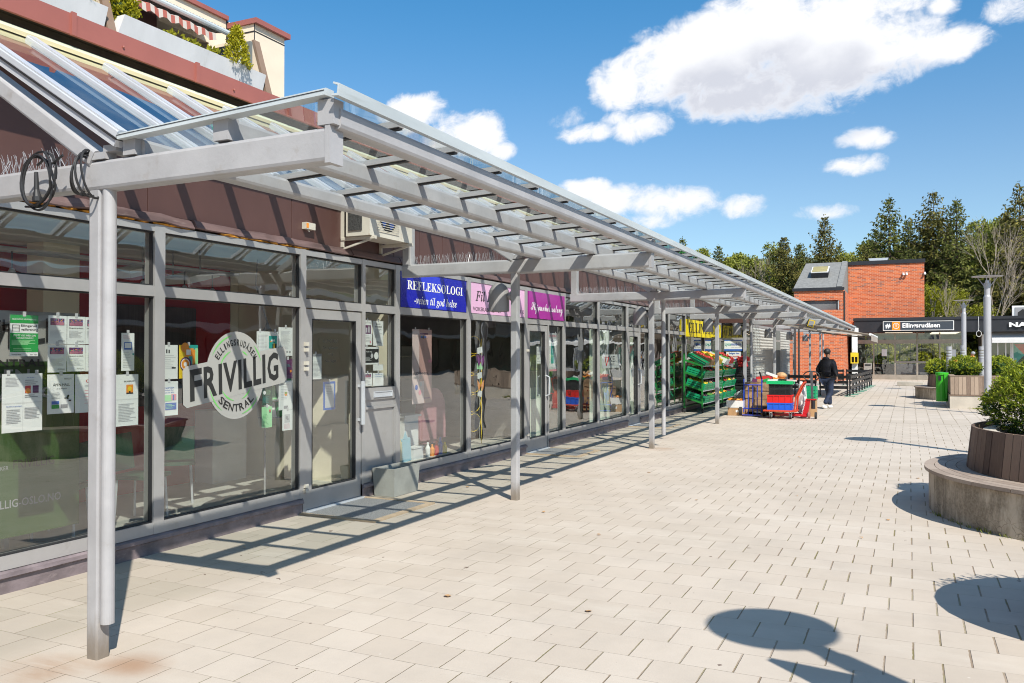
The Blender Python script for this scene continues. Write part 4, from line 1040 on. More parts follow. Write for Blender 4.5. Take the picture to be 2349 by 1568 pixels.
poster('white notice reading GRATIS BYTTE-BØKER', 8.418, 8.631, 1.770, 2.069, 'paper', [('t', 'GRATIS', .25, .84, .45, .06, 'ink'), ('t', 'BYTTE-BØKER', .15, .74, .70, .055, 'ink'), ('L', .12, .3, .85, .68, 9, 'greyink'), ('t', 'FRIVILLIG', .3, .12, .4, .06, 'greyink')])
poster('notice with a black square picture and white circle above the letter slot', 8.241, 8.541, 1.545, 1.753, 'paper', [('r', .03, .1, .97, .9, 'ink'), ('c', .8, .5, .045, 'paper'), ('c', .5, .5, .028, 'lightink'), ('L', .06, .2, .5, .45, 4, 'paper'), ('t', 'Vi holder stengt', .08, .68, .42, .09, 'paper')])
sprak(8.205, 8.399, 1.290, 1.446, 'small language cafe notice just above the letter slot', True)
poster('welcome list notice just above the letter slot on the right', 8.416, 8.637, 1.285, 1.441, 'paper', [('t', 'Velkommen til', .2, .85, .6, .05, 'blue'), ('t', 'Frivilligsentral!', .2, .68, .6, .06, 'blue'), ('L', .2, .2, .8, .62, 6, 'lightink')])
poster('blank white slip between the notices by the letter slot', 8.419, 8.632, 1.471, 1.543, 'paper', [('L', .1, .2, .9, .8, 3, 'lightink')])
# banner with a face in the salon window
M['skin1'] = plain('print_skin', (.50, .30, .27)); M['skin2'] = plain('print_pale_skin', (.66, .52, .50)); M['violet'] = plain('print_violet', (.22, .04, .22))
poster('hanging pinkish banner with a face close-up reading HUDVENNLIGE SMYKKER', 9.47, 9.964, 1.004, 1.998, 'skin2', [('r', .35, .30, 1, 1, 'skin1'), ('r', .6, .0, 1, .35, 'skin1'), ('r', .42, .885, .72, .91, 'blue'), ('c', .55, .897, .022, 'ink'), ('r', .38, .93, .80, .95, 'purplei'), ('r', .82, .55, 1, .59, 'pink'), ('t', 'HUDVENNLIGE', .05, .385, .78, .038, 'ink'), ('t', 'SMYKKER', .05, .335, .45, .035, 'greyink'), ('c', .2, .22, .035, 'blue'), ('c', .42, .26, .03, 'lightink'), ('c', .38, .15, .035, 'pink'), ('t', 'blomdahl', .6, .06, .3, .02, 'violet')], x=XG - .12)
poster('pale green piercing poster beside the salon door', 13.811, 14.235, 1.345, 2.034, 'lightink', [('r', .05, .1, .95, .85, 'paper'), ('r', .35, .2, .7, .75, 'teal'), ('c', .5, .78, .05, 'greyink'), ('t', 'NAVEL PIERCING', .05, .90, .9, .05, 'pink'), ('r', 0, 0, 1, .05, 'pink')])
poster('white price list on the salon door', 13.319, 13.50, 1.49, 1.786, 'paper', [('L', .1, .1, .9, .9, 10, 'greyink')])
poster('white VIKE sign with a red triangle in the shop window', 16.733, 17.962, 1.346, 1.636, 'paper', [('t', 'IKE', .34, .45, .34, .42, 'ink'), ('r', .32, .18, .98, .20, 'lightink'), ('t', 'TLF 6011 40', .68, .45, .28, .10, 'lightink'), ('t', 'TAKSERVICE', .38, .22, .28, .12, 'greyink')], lines=False)
b = MB()
for p_, q_ in (((16.90, 1.58), (17.00, 1.40)), ((17.00, 1.40), (17.14, 1.58)), ((16.90, 1.58), (17.14, 1.58))): b.bar((XG - .008, p_[0], p_[1]), (XG - .008, q_[0], q_[1]), .002, .022, up=Vector((1, 0, 0)))
o = b.build('triangle_mark', M['red'], org=(XG, 17, 1.5)); tag(o, 'red downward triangle logo on the white VIKE sign', 'logo')
poster('small white notice behind the third canopy post', 21.304, 21.69, 1.365, 1.644, 'paper', [('L', .1, .1, .9, .5, 3, 'greyink')])
# ------------------------------------------------------------------ things inside the shops
roll = thing('roll_up_banner', 'grey and green roll-up banner reading OSLO FRIVILLIG SENTRAL standing inside the left window', 'banner', (-6.35, 4.3, 0.03))
b = MB(); b.box(-6.36, -6.35, 3.70, 4.88, .25, 2.02, 0); b.box(-6.348, -6.346, 3.70, 4.88, .25, 1.62, 1); b.build('banner_sheet', [frost, plain('banner_green', (.028, .075, .010), .6)], roll)
b = MB(); X_ = -6.343
b.text("OSLO", (X_, 4.02, 1.86), U, V, w=.36, h=.09, m=0, bold=.02); b.text("FRIVILLIG", (X_, 3.75, 1.64), Vector((0, 1, .16)), V, w=1.05, h=.20, m=0, bold=.03); b.text("SENTRAL", (X_, 4.05, 1.58), U, V, w=.5, h=.06, m=0, bold=.02)
b.text("DEN", (X_, 4.08, 1.46), U, V, w=.35, h=.10, m=1, bold=.01); b.text("FRIVILLIGE", (X_, 3.9, 1.32), U, V, w=.85, h=.10, m=1, bold=.01); b.text("FRIVILLIG", (X_, 4.3, .78), U, V, w=.35, h=.07, m=0); b.text("MØTE MELLOM MENNESKER", (X_, 3.78, .78), U, V, w=.48, h=.03, m=1); b.text("WWW.FRIVILLIG-OSLO.NO", (X_, 3.76, .48), U, V, w=.95, h=.065, m=1, bold=.01)
b.build('lettering', [M['ink'], M['greyink']], roll)
lampi = []
for i, (y, x) in enumerate(((3.95, -6.6), (4.45, -6.6), (5.75, -6.6), (6.35, -6.7), (6.78, -6.75))):
    t_ = thing('spotlight', 'small chrome spotlight under the ceiling rail inside the left shop', 'spotlight', (x, y, 2.30), 'ceiling rail spotlights in the left shop')
    b = MB(); b.tube([(x, y, 2.52), (x, y, 2.38)], .008, 6); b.build('arm', M['black'], t_)
    b = MB(); b.lathe([(.0, .04), (.018, .035), (.036, 0), (.040, -.03), (.030, -.05), (0, -.055)], (x, y, 2.34), 10); b.build('lamp_head', M['rafter'], t_, smooth=True)
o = MB().box(-6.74, -6.58, 3.0, 7.0, 2.52, 2.55).build('light_rail', M['greyink'], org=(-6.66, 5, 2.52)); tag(o, 'dark ceiling rail carrying the chrome spotlights inside the left shop', 'light rail')
for i, y in enumerate((6.0, 6.75)):
    t_ = thing('pendant_lamp', 'white box ceiling lamp inside, %s of the two above the sticker' % ('nearer', 'farther')[i], 'lamp', (-7.1, y, 2.45))
    b = MB(); b.obox((-7.1, y, 2.50), (.55, .42, .07), Matrix.Rotation(.25, 3, 'X')); b.build('shade', M['white'], t_)
    b = MB(); b.box(-7.3, -7.29, y - .01, y + .01, 2.5, 2.79); b.box(-6.9, -6.89, y - .01, y + .01, 2.5, 2.79); b.build('hanger', M['greyink'], t_)
lmp = thing('desk_lamp', 'hanging grey lamp on a bent cable behind the glass door', 'lamp', (-7.0, 7.9, 1.9))
b = MB(); b.tube([(-7.0, 7.75, 2.79), (-7.0, 7.72, 2.5), (-7.0, 7.85, 2.2), (-7.0, 7.92, 2.05)], .009, 6); b.build('cable', M['greyink'], lmp)
b = MB(); b.lathe([(.015, .10), (.03, .05), (.06, 0), (.055, 0), (.02, .05)], (-7.0, 7.92, 1.95), 12); b.build('lamp_shade', M['greyink'], lmp, smooth=True)
def table(name, label, x0, x1, y0, y1, z, mt, cat='table'):
    t_ = thing(name, label, cat, ((x0 + x1) / 2, (y0 + y1) / 2, .03))
    MB().box(x0, x1, y0, y1, z - .03, z).build('tabletop', mt, t_)
    for a in (x0 + .03, x1 - .03):
        for c in (y0 + .03, y1 - .03): MB().box(a - .02, a + .02, c - .02, c + .02, .03, z - .03).build('leg', M['greyink'], t_)
    return t_
wood = mat('light_wood', (.42, .27, .14), .5, 0, .2, 4, stretch=(1, 6, 1))
table('table', 'low wooden table standing inside the left window', -7.6, -6.9, 4.6, 5.6, .55, wood)
o = MB().box(-6.35, -6.0, 7.0, 7.25, .9, 1.9).build('unseen_board', M['white'], org=(-6.2, 7.1, .9)) if False else None
table('table', 'turquoise table standing deeper inside the left shop', -7.9, -7.3, 3.6, 4.6, .70, M['teal'])
chr_ = []
def chair(x, y, a, lab):
    t_ = thing('chair', lab, 'chair', (x, y, .03))
    c_, s_ = math.cos(a), math.sin(a)
    R_ = lambda px, py, pz: (x + px * c_ - py * s_, y + px * s_ + py * c_, pz)
    MB().bar(R_(-.2, 0, .47), R_(.2, 0, .47), .40, .04, .01).build('seat', M['dkgreen'], t_); MB().bar(R_(-.2, 0, .52), R_(-.24, 0, .88), .38, .03, .01, up=Vector((-s_, c_, 0)).cross(UP)).build('backrest', M['dkgreen'], t_)
    for px in (-.18, .18):
        for py in (-.17, .17): MB().tube([R_(px, py, .03), R_(px * .9, py * .9, .46)], .012, 6).build('leg', M['rafter'], t_)
chair(-6.9, 6.0, .3, 'dark green chair inside, behind the round sticker'); chair(-7.4, 6.9, 2.4, 'dark green chair inside near the glass door'); chair(-7.0, 5.2, -2.6, 'dark green chair beside the low wooden table inside')
o = MB().box(-8.25, -7.95, 8.0, 8.6, .03, .95).build('cabinet', M['white'], org=(-8.1, 8.3, .03)); tag(o, 'low white cabinet against the red wall by the beige corner', 'cabinet')
o = MB().box(-8.29, -8.26, 5.0, 5.5, 1.3, 2.0).build('picture', M['orange'], org=(-8.28, 5.25, 1.3)); tag(o, 'orange notice board on the red wall inside the left shop', 'board')
rack = thing('leaflet_rack', 'leaflet rack with white and green brochures behind the glass door', 'rack', (-6.5, 7.55, .03))
b = MB(); b.tube([(-6.5, 7.32, .03), (-6.5, 7.32, 1.35)], .012, 6); b.build('upright', M['greyink'], rack)
b = MB(); b.tube([(-6.5, 8.0, .03), (-6.5, 8.0, 1.35)], .012, 6); b.build('upright', M['greyink'], rack)
for k, zz in enumerate((.95, 1.15, 1.32)):
    b = MB(); b.box(-6.62, -6.42, 7.34, 7.98, zz, zz + .01)
    b.build('shelf', M['greyink'], rack)
    for j in range(4): MB().obox((-6.5, 7.40 + .16 * j, zz + .09), (.05, .13, .17), Matrix.Rotation(-.2, 3, 'Y')).build('brochure', [M['paper'], M['green'], M['ltgreen'], M['paper'], M['teal']][(j + k * 2) % 5], rack)
# white cabinet and armchairs in the salon
pinkf = mat('pink_upholstery', (.42, .20, .23), .8, 0, .08, 4)
def armchair(x, y, lab):
    t_ = thing('armchair', lab, 'armchair', (x, y, .03))
    b = MB()
    prof = []
    for i in range(13):
        a = math.pi * (i / 12); prof.append((-.35 * math.cos(a), .55 + .55 * math.sin(a) ** .6))
    b.prism([(-.35, .3)] + prof + [(.35, .3)], (x + .28, y, .03), U, V, -.14); b.build('backrest', pinkf, t_)
    b = MB(); b.bar((x - .3, y, .38), (x + .25, y, .38), .62, .22, .05); b.build('seat', pinkf, t_)
    for s in (-1, 1):
        b = MB(); b.bar((x - .3, y + s * .33, .50), (x + .25, y + s * .33, .50), .10, .35, .04); b.build('armrest', pinkf, t_)
    for a in (-.25, .25):
        for c in (-.25, .25): MB().tube([(x + a, y + c, .03), (x + a, y + c, .28)], .02, 6).build('leg', M['black'], t_)
armchair(-7.2, 10.1, 'pink armchair inside the salon window under the face banner'); armchair(-7.0, 11.4, 'pink armchair inside the second salon window')
def cabinet(x, y, lab):
    t_ = thing('shelf_unit', lab, 'shelf', (x, y, .03))
    for s in (-.9, .9): MB().box(x - .2, x + .2, y + s - .015, y + s + .015, .03, 1.8).build('side_panel', M['white'], t_)
    for z in (.4, .8, 1.2, 1.6): MB().box(x - .2, x + .2, y - .885, y + .885, z, z + .02).build('shelf', M['whitebox'], t_)
    rg = random.Random(int(y * 10))
    return t_
cabinet(-8.6, 10.4, 'white open shelf unit at the back of the first salon room'); cabinet(-8.6, 12.8, 'white open shelf unit at the back of the second salon room')
rg = random.Random(8)
k = 0
for (yc, nn) in ((10.4, 12), (12.8, 9)):
    for z in (.42, .82, 1.22):
        for j in range(nn // 3):
            y = yc - .7 + 1.4 * j / (nn // 3) + rg.uniform(0, .1); hh = rg.uniform(.10, .26)
            b = MB(); b.lathe([(0, 0), (.05, 0), (.055, hh * .6), (.02, hh * .85), (.02, hh), (0, hh)], (-8.55, y, z + .0), 8)
            o = b.build('bottle', [M['pink'], M['white'], M['teal'], M['orange']][k % 4], org=(-8.55, y, z)); tag(o, 'small care product bottle on the shelves at the back of the salon', 'bottle', 'care bottles on the salon shelves'); k += 1
# display things on the salon window sill
def vitem(name, lab, cat, build, mt, loc):
    b = MB(); build(b); o = b.build(name, mt, org=loc, smooth=False); return tag(o, lab, cat)
pl_ = MB(); pl_.box(-6.5, -5.95, 8.98, 12.6, .03, .25); pl_.build('window_sill', M['whitebox'], shop)
vitem('pedestal', 'white square pedestal in the salon window below the banner', 'pedestal', lambda b: (b.box(-6.45, -6.2, 9.72, 10.08, .25, .80), b.box(-6.48, -6.17, 9.69, 10.11, .80, .83)), M['white'], (-6.3, 9.9, .25))
vitem('display_box', 'tall pale yellow box at the left end of the salon window', 'box', lambda b: (b.box(-6.10, -5.98, 9.18, 9.32, .25, .52), b.box(-6.09, -5.99, 9.19, 9.31, .52, .55)), plain('pale_yellow_card', (.6, .55, .35)), (-6, 9.2, .25))
vitem('display_box', 'pale blue folded card box in the salon window', 'box', lambda b: (b.obox((-6.02, 9.45, .40), (.06, .20, .30), Matrix.Rotation(.1, 3, 'X')), b.prism([(-.05, 0), (.05, 0), (0, .10)], (-6.0, 9.42, .55), U, V, .01)), plain('pale_blue_card', (.35, .58, .68)), (-6, 9.45, .25))
vitem('display_box', 'low white box beside the pale blue card in the salon window', 'box', lambda b: (b.box(-6.1, -5.98, 9.60, 9.85, .25, .40), b.box(-6.11, -5.97, 9.59, 9.86, .40, .42)), M['white'], (-6, 9.7, .25))
for i, (y, m_, lb) in enumerate(((10.12, 'orange', 'orange cream bottle in the first salon window'), (10.24, 'red', 'red cream bottle in the first salon window'), (10.34, 'blue', 'tall blue bottle in the first salon window'), (10.47, 'yellow', 'yellow bottle at the right end of the first salon window'), (10.0, 'paper', 'white jar in the first salon window'))):
    hh = .16 + .04 * (i % 3); vitem('bottle', lb, 'bottle', lambda b: b.lathe([(0, 0), (.03, 0), (.035, hh * .6), (.015, hh * .8), (.015, hh), (0, hh)], (-6.0, y, .25), 10), M[m_], (-6, y, .25))
orn = thing('hanging_ornament', 'string of butterflies and cards hanging in the second salon window', 'ornament', (-6.0, 11.55, 2.1))
MB().tube([(-6, 11.55, 2.15), (-6, 11.55, .35)], .003, 4).build('string', M['paper'], orn)
for z, m_, w_ in ((1.72, 'paper', .16), (1.60, 'purplei', .22), (1.47, 'ltgreen', .18), (1.33, 'paper', .14), (1.05, 'paper', .12)): MB().obox((-6, 11.55, z), (.01, w_, .09), Matrix.Rotation(rg.uniform(-.2, .2), 3, 'X')).build('card', M[m_], orn)
for z, m_ in ((1.18, 'orange'), (1.56, 'violet')):
    b = MB()
    for s in (-1, 1): b.prism([(0, 0), (s * .11, .08), (s * .10, -.01), (s * .06, -.09)], (-5.985, 11.55, z), U, V, .006)
    b.build('butterfly', M[m_], orn)
b = MB()
for s in (-1, 1): b.tube([(-6.1, 11.3 + .25 * (s + 1), .25), (-6.1, 11.3 + .25 * (s + 1), 1.9)], .008, 6)
for k in range(5): b.tube([(-6.1, 11.3 + .25 + .22 * math.cos(a * .5236), .6 + .3 * k + .14 * math.sin(a * .5236)) for a in range(13)], .006, 5)
o = b.build('wire_stand', M['yellow'], org=(-6.1, 11.5, .25)); tag(o, 'thin yellow wire stand with rings behind the hanging butterflies', 'stand')
# curtains in the next shops
def curtain_obj(y0, y1, lab, x=-6.15, z1=2.2):
    b = MB(); n = int((y1 - y0) / .04); vs = []
    for i in range(n + 1):
        y = y0 + (y1 - y0) * i / n; dx_ = .03 * math.sin(i * 1.3) + .012 * math.sin(i * 3.1)
        vs += [(x + dx_, y, .08), (x + dx_ * .6, y, z1)]
    b.add(vs, [(2 * i, 2 * i + 2, 2 * i + 3, 2 * i + 1) for i in range(n)]); o = b.build('curtain', curtain, org=(x, y0, .08), smooth=True); tag(o, lab, 'curtain')
curtain_obj(13.72, 14.36, 'pale curtain behind the narrow window beside the salon door'); curtain_obj(16.9, 18.2, 'pale curtain behind the white VIKE sign'); curtain_obj(19.32, 20.0, 'pale curtain beside the second shop door'); curtain_obj(14.55, 14.9, 'pale curtain at the left edge of the window before the VIKE sign')
# ------------------------------------------------------------------ fittings on the front of the shops
ac = thing('air_conditioner', 'white air conditioning unit on brackets on the brown wall above the glass door', 'air conditioner', (-5.7, 8.3, 2.95))
b = MB(); b.box(-5.70, -5.38, 7.72, 8.60, 2.99, 3.46); b.box(-5.71, -5.37, 7.71, 8.61, 3.46, 3.48); b.build('casing', M['whitebox'], ac)
b = MB(); b.box(-5.66, -5.48, 7.705, 7.719, 3.05, 3.43)
b.build('side_coil', mat('honeycomb_coil', (.07, .07, .07), .6, .3, .5, 60), ac)
b = MB(); b.prism([(.17 * math.cos(a * .35), .17 * math.sin(a * .35)) for a in range(18)], (-5.379, 8.08, 3.23), U, V, .002); b.build('fan_opening', M['black'], ac)
b = MB()
for k in range(4):
    a = k * 1.57 + .3; b.prism([(0, 0), (.15 * math.cos(a), .15 * math.sin(a)), (.15 * math.cos(a + .7), .15 * math.sin(a + .7))], (-5.376, 8.08, 3.23), U, V, .003)
b.build('fan_blade', M['blue'], ac)
b = MB()
for k in range(14): b.box(-5.368, -5.362, 7.86, 8.30, 3.06 + k * .026, 3.066 + k * .026)
b.build('fan_grille', M['whitebox'], ac)
for y in (7.78, 8.54):
    b = MB(); b.bar((-5.80, y, 2.97), (-5.34, y, 2.97), .04, .035, .003); b.bar((-5.79, y, 2.88), (-5.79, y, 3.3), .04, .02, 0, up=Vector((0, 1, 0))); b.bar((-5.78, y, 2.86), (-5.40, y, 2.955), .02, .02); b.build('bracket', M['whitebox'], ac)
al = thing('alarm_box', 'small cream alarm box with orange corner on the brown wall', 'alarm box', (XG, 7.18, 2.95))
MB().box(XG - .01, XG + .05, 7.10, 7.25, 3.0, 3.07).build('casing', M['whitebox'], al); MB().box(XG + .05, XG + .053, 7.10, 7.135, 3.01, 3.06).build('lens', M['orange'], al); MB().tube([(XG + .02, 7.16, 3.0), (XG + .03, 7.17, 2.975)], .008, 6).build('nozzle', M['whitebox'], al)
lampm = mat('dark_grey_lamp_metal', (.30, .29, .29), .45, .1, .05, 3)
def post_lamp(i, y, lab, x=-4.30):
    t_ = thing('post_lamp', lab, 'wall lamp', (x, y, 2.17), 'bullet-shaped lamps on the canopy posts')
    b = MB(); b.lathe([(.0, .335), (.045, .325), (.085, .295), (.112, .245), (.118, .20), (.118, .195), (.121, .195), (.121, 0.012), (.121, .0), (.108, 0), (.105, .05), (0, .05)], (x, y, 2.165), 32); b.build('lamp_head', lampm, t_, smooth=False)
    b = MB(); b.tube([(x + .10, y, 2.34), (-4.135, y, 2.34)], .028, 10); b.build('arm', lampm, t_)
    b = MB(); b.tube([(-4.150, y, 2.34), (-4.128, y, 2.34)], .055, 12); b.build('wall_plate', lampm, t_)
ordn = ['', 'beside the second canopy post, in front of the pink sign', 'on the third canopy post before the second shop door', 'on the fourth canopy post in front of the yellow sign', 'on the fifth canopy post beside the phone card sign', 'on the sixth canopy post in front of the shutters', 'on the seventh canopy post near the end of the shutters', 'on the eighth canopy post in front of the brick wall']
for i in range(1, 8): post_lamp(i, POSTS[i], 'dark grey bullet-shaped lamp ' + ordn[i])
# cable looped over the first beam
cb = thing('extension_cable', 'black extension cable coiled and looped around the first canopy beam', 'cable', (-4.4, 3.12, 2.5))
rng = random.Random(4); b = MB(); pts = []
for k in range(90):
    a = k / 90 * 6.283 * 3.2; r = .155 + .02 * math.sin(a * .7)
    pts.append((-4.40 + r * .85 * math.cos(a) + .02 * math.sin(k * .3), 3.125 - .014 * (k // 28), 2.655 + r * math.sin(a) * .95))
b.tube(pts, .0068, 6)
b.build('cable_loop', M['cable'], cb)
for j in range(4):
    b = MB(); xo = -4.16 + .028 * j; pts = []
    for k in range(25):
        a = k / 24 * 6.283; pts.append((xo + .03 * math.sin(a + j) - .03 * math.cos(a), 3.2 + .082 * math.cos(a), 2.68 + (.10 + .012 * j) * math.sin(a)))
    b.tube(pts, .0068, 6); b.build('cable_loop', M['cable'], cb)
b = MB(); b.tube([(-4.52, 3.125, 2.52), (-4.42, 3.115, 2.51), (-4.35, 3.118, 2.545), (-4.27, 3.118, 2.62), (-4.26, 3.12, 2.72)], .0068, 6); b.tube([(-4.40, 3.11, 2.74), (-4.34, 3.11, 2.77), (-4.28, 3.115, 2.74), (-4.2, 3.118, 2.78)], .0068, 6); b.build('cable_end', M['cable'], cb)
b = MB(); b.tube([(-4.395, 3.10, 2.70), (-4.39, 3.10, 2.60), (-4.385, 3.10, 2.56)], [.010, .014, .022], 12); b.tube([(-4.385, 3.10, 2.56), (-4.383, 3.10, 2.535)], .026, 14); b.build('plug_socket', M['cable'], cb)
# floor mats, planter box, small bits
gratem = mat('steel_mesh_mat', (.25, .25, .25), .6, .2, .5, 90, .004, 120)
stonem = mat('sand_stone_edge', (.42, .32, .22), .85, 0, .2, 4)
def door_mat(y0, y1, lab):
    t_ = thing('door_mat', lab, 'mat', ((-5.3), (y0 + y1) / 2, 0))
    MB().box(-5.74, -4.86, y0 + .06, y1 - .06, .001, .012).build('mesh_grate', gratem, t_)
    b = MB(); b.box(-4.86, -4.79, y0, y1, .001, .018); b.box(-5.74, -4.86, y0, y0 + .06, .001, .018); b.box(-5.74, -4.86, y1 - .06, y1, .001, .018); b.build('edge', stonem, t_)
door_mat(6.98, 8.14, 'grey mesh mat with stone edge in front of the first glass door'); door_mat(12.7, 13.7, 'grey mesh mat in front of the salon door'); door_mat(18.3, 19.3, 'grey mesh mat in front of the third shop door')
bx = thing('planter_box', 'empty grey fibre cement planter box beside the first glass door', 'planter', (-5.56, 8.55, 0))
b = MB(); x0, x1, y0, y1, h = -5.72, -5.41, 8.27, 8.83, .33; tt = .018
def frust(b, x0, x1, y0, y1, z0, z1, k):
    b.add([(x0 + k, y0 + k, z0), (x1 - k, y0 + k, z0), (x1 - k, y1 - k, z0), (x0 + k, y1 - k, z0), (x0, y0, z1), (x1, y0, z1), (x1, y1, z1), (x0, y1, z1)], [(0, 3, 2, 1), (0, 1, 5, 4), (1, 2, 6, 5), (2, 3, 7, 6), (3, 0, 4, 7)])
frust(b, x0, x1, y0, y1, 0.004, h, .02)
k0 = len(b.v)
b.add([(x0, y0, h), (x1, y0, h), (x1, y1, h), (x0, y1, h), (x0 + tt, y0 + tt, h), (x1 - tt, y0 + tt, h), (x1 - tt, y1 - tt, h), (x0 + tt, y1 - tt, h)], [(0, 1, 5, 4), (1, 2, 6, 5), (2, 3, 7, 6), (3, 0, 4, 7)])
b.add([(x0 + tt, y0 + tt, h), (x1 - tt, y0 + tt, h), (x1 - tt, y1 - tt, h), (x0 + tt, y1 - tt, h), (x0 + .03, y0 + .03, .25), (x1 - .03, y0 + .03, .25), (x1 - .03, y1 - .03, .25), (x0 + .03, y1 - .03, .25)], [(0, 1, 5, 4), (1, 2, 6, 5), (2, 3, 7, 6), (3, 0, 4, 7)])
b.build('box', mat('fibre_cement', (.30, .30, .275), .75, 0, .15, 3, .002, 40, dirt=((.45, .44, .40), .4)), bx)
MB().box(x0 + .03, x1 - .03, y0 + .03, y1 - .03, .24, .25).build('soil', M['soil'], bx)

# ------------------------------------------------------------------ produce racks
rgreen = mat('green_painted_steel', (.015, .20, .035), .45, 0, .15, 5)
cgreen = mat('green_plastic_crate', (.006, .30, .13), .4, 0, .12, 4)
kraft = mat('brown_cardboard', (.42, .25, .12), .8, 0, .12, 5)
FR = {'apple': plain('red_fruit', (.42, .03, .02), .4), 'orange': plain('orange_fruit', (.75, .30, .02), .5), 'yellow': plain('yellow_fruit', (.78, .58, .03), .5), 'potato': mat('brown_tuber', (.45, .28, .14), .8, 0, .2, 20), 'onion': plain('red_onion', (.26, .02, .06), .4), 'greenveg': plain('green_vegetable', (.08, .22, .03), .5), 'dark': plain('aubergine', (.05, .015, .03), .4)}
def crate(o, sx, sy, sz, slope, parent_label, matc, nslat=3, name='crate', cat='crate', group=None):
    """open crate; o = lower front corner (x front, y0), slopes down towards +X"""
    X1, Y0, Z0 = o; c, s_ = math.cos(slope), math.sin(slope)
    ax = Vector((-c, 0, s_)); az = Vector((s_, 0, c)); ay = Vector((0, 1, 0)); O = Vector(o)
    b = MB()
    def blk(a0, a1, y0, y1, z0, z1):
        vs = [O + ax * a + ay * y + az * z for z in (z0, z1) for a, y in ((a0, y0), (a1, y0), (a1, y1), (a0, y1))]
        b.add(vs, [(0, 1, 2, 3), (7, 6, 5, 4), (4, 5, 1, 0), (5, 6, 2, 1), (6, 7, 3, 2), (7, 4, 0, 3)])
    tk = .014
    blk(0, sx, 0, sy, 0, .012)
    hs = sz / (nslat * 1.45)
    for k in range(nslat):
        z0 = .012 + k * (sz - .012) / nslat; z1 = z0 + (sz - .012) / nslat * .72
        if k == nslat - 1: z1 = sz
        blk(0, tk, 0, sy, z0, z1); blk(sx - tk, sx, 0, sy, z0, z1); blk(tk, sx - tk, 0, tk, z0, z1); blk(tk, sx - tk, sy - tk, sy, z0, z1)
    for a in (0, sx - .03):
        for y in (0, sy - .03): blk(a - .002, a + .032, y - .002, y + .032, 0, sz + .002)
    nn = int(sy / .12)
    for k in range(1, nn): blk(-.001, tk + .001, k * sy / nn - .006, k * sy / nn + .006, .01, sz)
    for k in range(1, 4): blk(k * sx / 4 - .006, k * sx / 4 + .006, -.001, tk + .001, .01, sz)
    ob = b.build(name, matc, org=o); tag(ob, parent_label, cat, group)
    return O, ax, ay, az
def fruitheap(O, ax, ay, az, sx, sy, sz, kind, lab, r, seed):
    rg_ = random.Random(seed); b = MB(); n = int(sx * sy / (r * r * 2.4))
    for i in range(n):
        p = O + ax * rg_.uniform(.05, sx - .05) + ay * rg_.uniform(.04, sy - .04) + az * (sz * .8 + rg_.uniform(-.02, .035))
        b.ball(p, r * rg_.uniform(.85, 1.15), seg=7, ring=5, jit=.06, seed=i)
    o = b.build('produce_heap', FR[kind], org=tuple(O), smooth=True, kind='stuff'); tag(o, lab, 'produce')
posname = ['nearest', 'second nearest', 'third nearest', 'fourth nearest', 'fifth nearest']
tiername = ['bottom tier', 'second tier', 'third tier']
fk = [['greenveg', 'potato', 'yellow', 'orange', 'dark'], ['potato', 'onion', 'greenveg', 'apple', 'yellow'], ['apple', 'dark', 'orange', 'yellow', 'greenveg']]
def produce_rack(YA, n, lab, short):
    L = n * .62 + .06
    t_ = thing('produce_rack', lab, 'rack', (-5.4, YA, 0), 'wheeled green produce racks')
    for y in (YA, YA + L):
        for x, zt in ((-5.66, 1.66), (-5.16, 1.36)):
            MB().box(x - .02, x + .02, y - .02, y + .02, .13, zt).build('upright', rgreen, t_)
        for z in (.33, .68, 1.02, 1.36): MB().bar((-5.64, y, z + .10), (-5.14, y, z - .06), .035, .05).build('side_rail', rgreen, t_)
    for z in (.26, .61, .95, 1.29): MB().bar((-5.15, YA, z), (-5.15, YA + L, z), .03, .035).build('shelf_rail', M['rafter'], t_)
    MB().bar((-5.66, YA, .15), (-5.66, YA + L, .15), .03, .03).build('base_rail', rgreen, t_); MB().bar((-5.16, YA, .15), (-5.16, YA + L, .15), .03, .03).build('base_rail', rgreen, t_)
    for y in (YA, YA + L):
        for x in (-5.66, -5.16):
            b = MB(); b.tube([(x - .02, y + .03, .055), (x + .02, y + .03, .055)], .055, 14); b.box(x - .03, x - .022, y - .02, y + .04, .05, .14); b.box(x + .022, x + .03, y - .02, y + .04, .05, .14); b.build('caster', M['rubber'], t_)
    for ti, z in enumerate((.27, .62, .96)):
        for j in range(n):
            y = YA + .04 + j * .62
            A_ = crate((-5.13, y, z), .52, .58, .19, .30, 'green crate on the %s of the %s rack, %s' % (tiername[ti], short, posname[j]), cgreen, group='green crates on the produce racks')
            fruitheap(*A_, .52, .58, .19, fk[ti][(j + n) % 5], '%s in the %s crate, %s, %s rack' % ({'apple': 'red fruit', 'orange': 'oranges', 'yellow': 'yellow fruit', 'potato': 'brown tubers', 'onion': 'red onions', 'greenveg': 'green vegetables', 'dark': 'dark aubergines'}[fk[ti][(j + n) % 5]], posname[j], tiername[ti], short), .04, ti * 10 + j)
    # price tags
    b = MB()
    for ti, z in enumerate((.30, .65, .99)):
        for j in range(n * 2): b.obox((-5.115, YA + .2 + j * .31, z + .07), (.004, .09, .13), Matrix.Rotation(.25, 3, 'Y'))
    tg = b.build('price_tags', M['yellow'], t_); tg['kind'] = 'stuff'
    return L
L1 = produce_rack(23.25, 4, 'green wheeled produce rack nearest the camera, under the yellow sign', 'near')
L2 = produce_rack(26.0, 3, 'green wheeled produce rack farther on, beside the phone card sign', 'far')
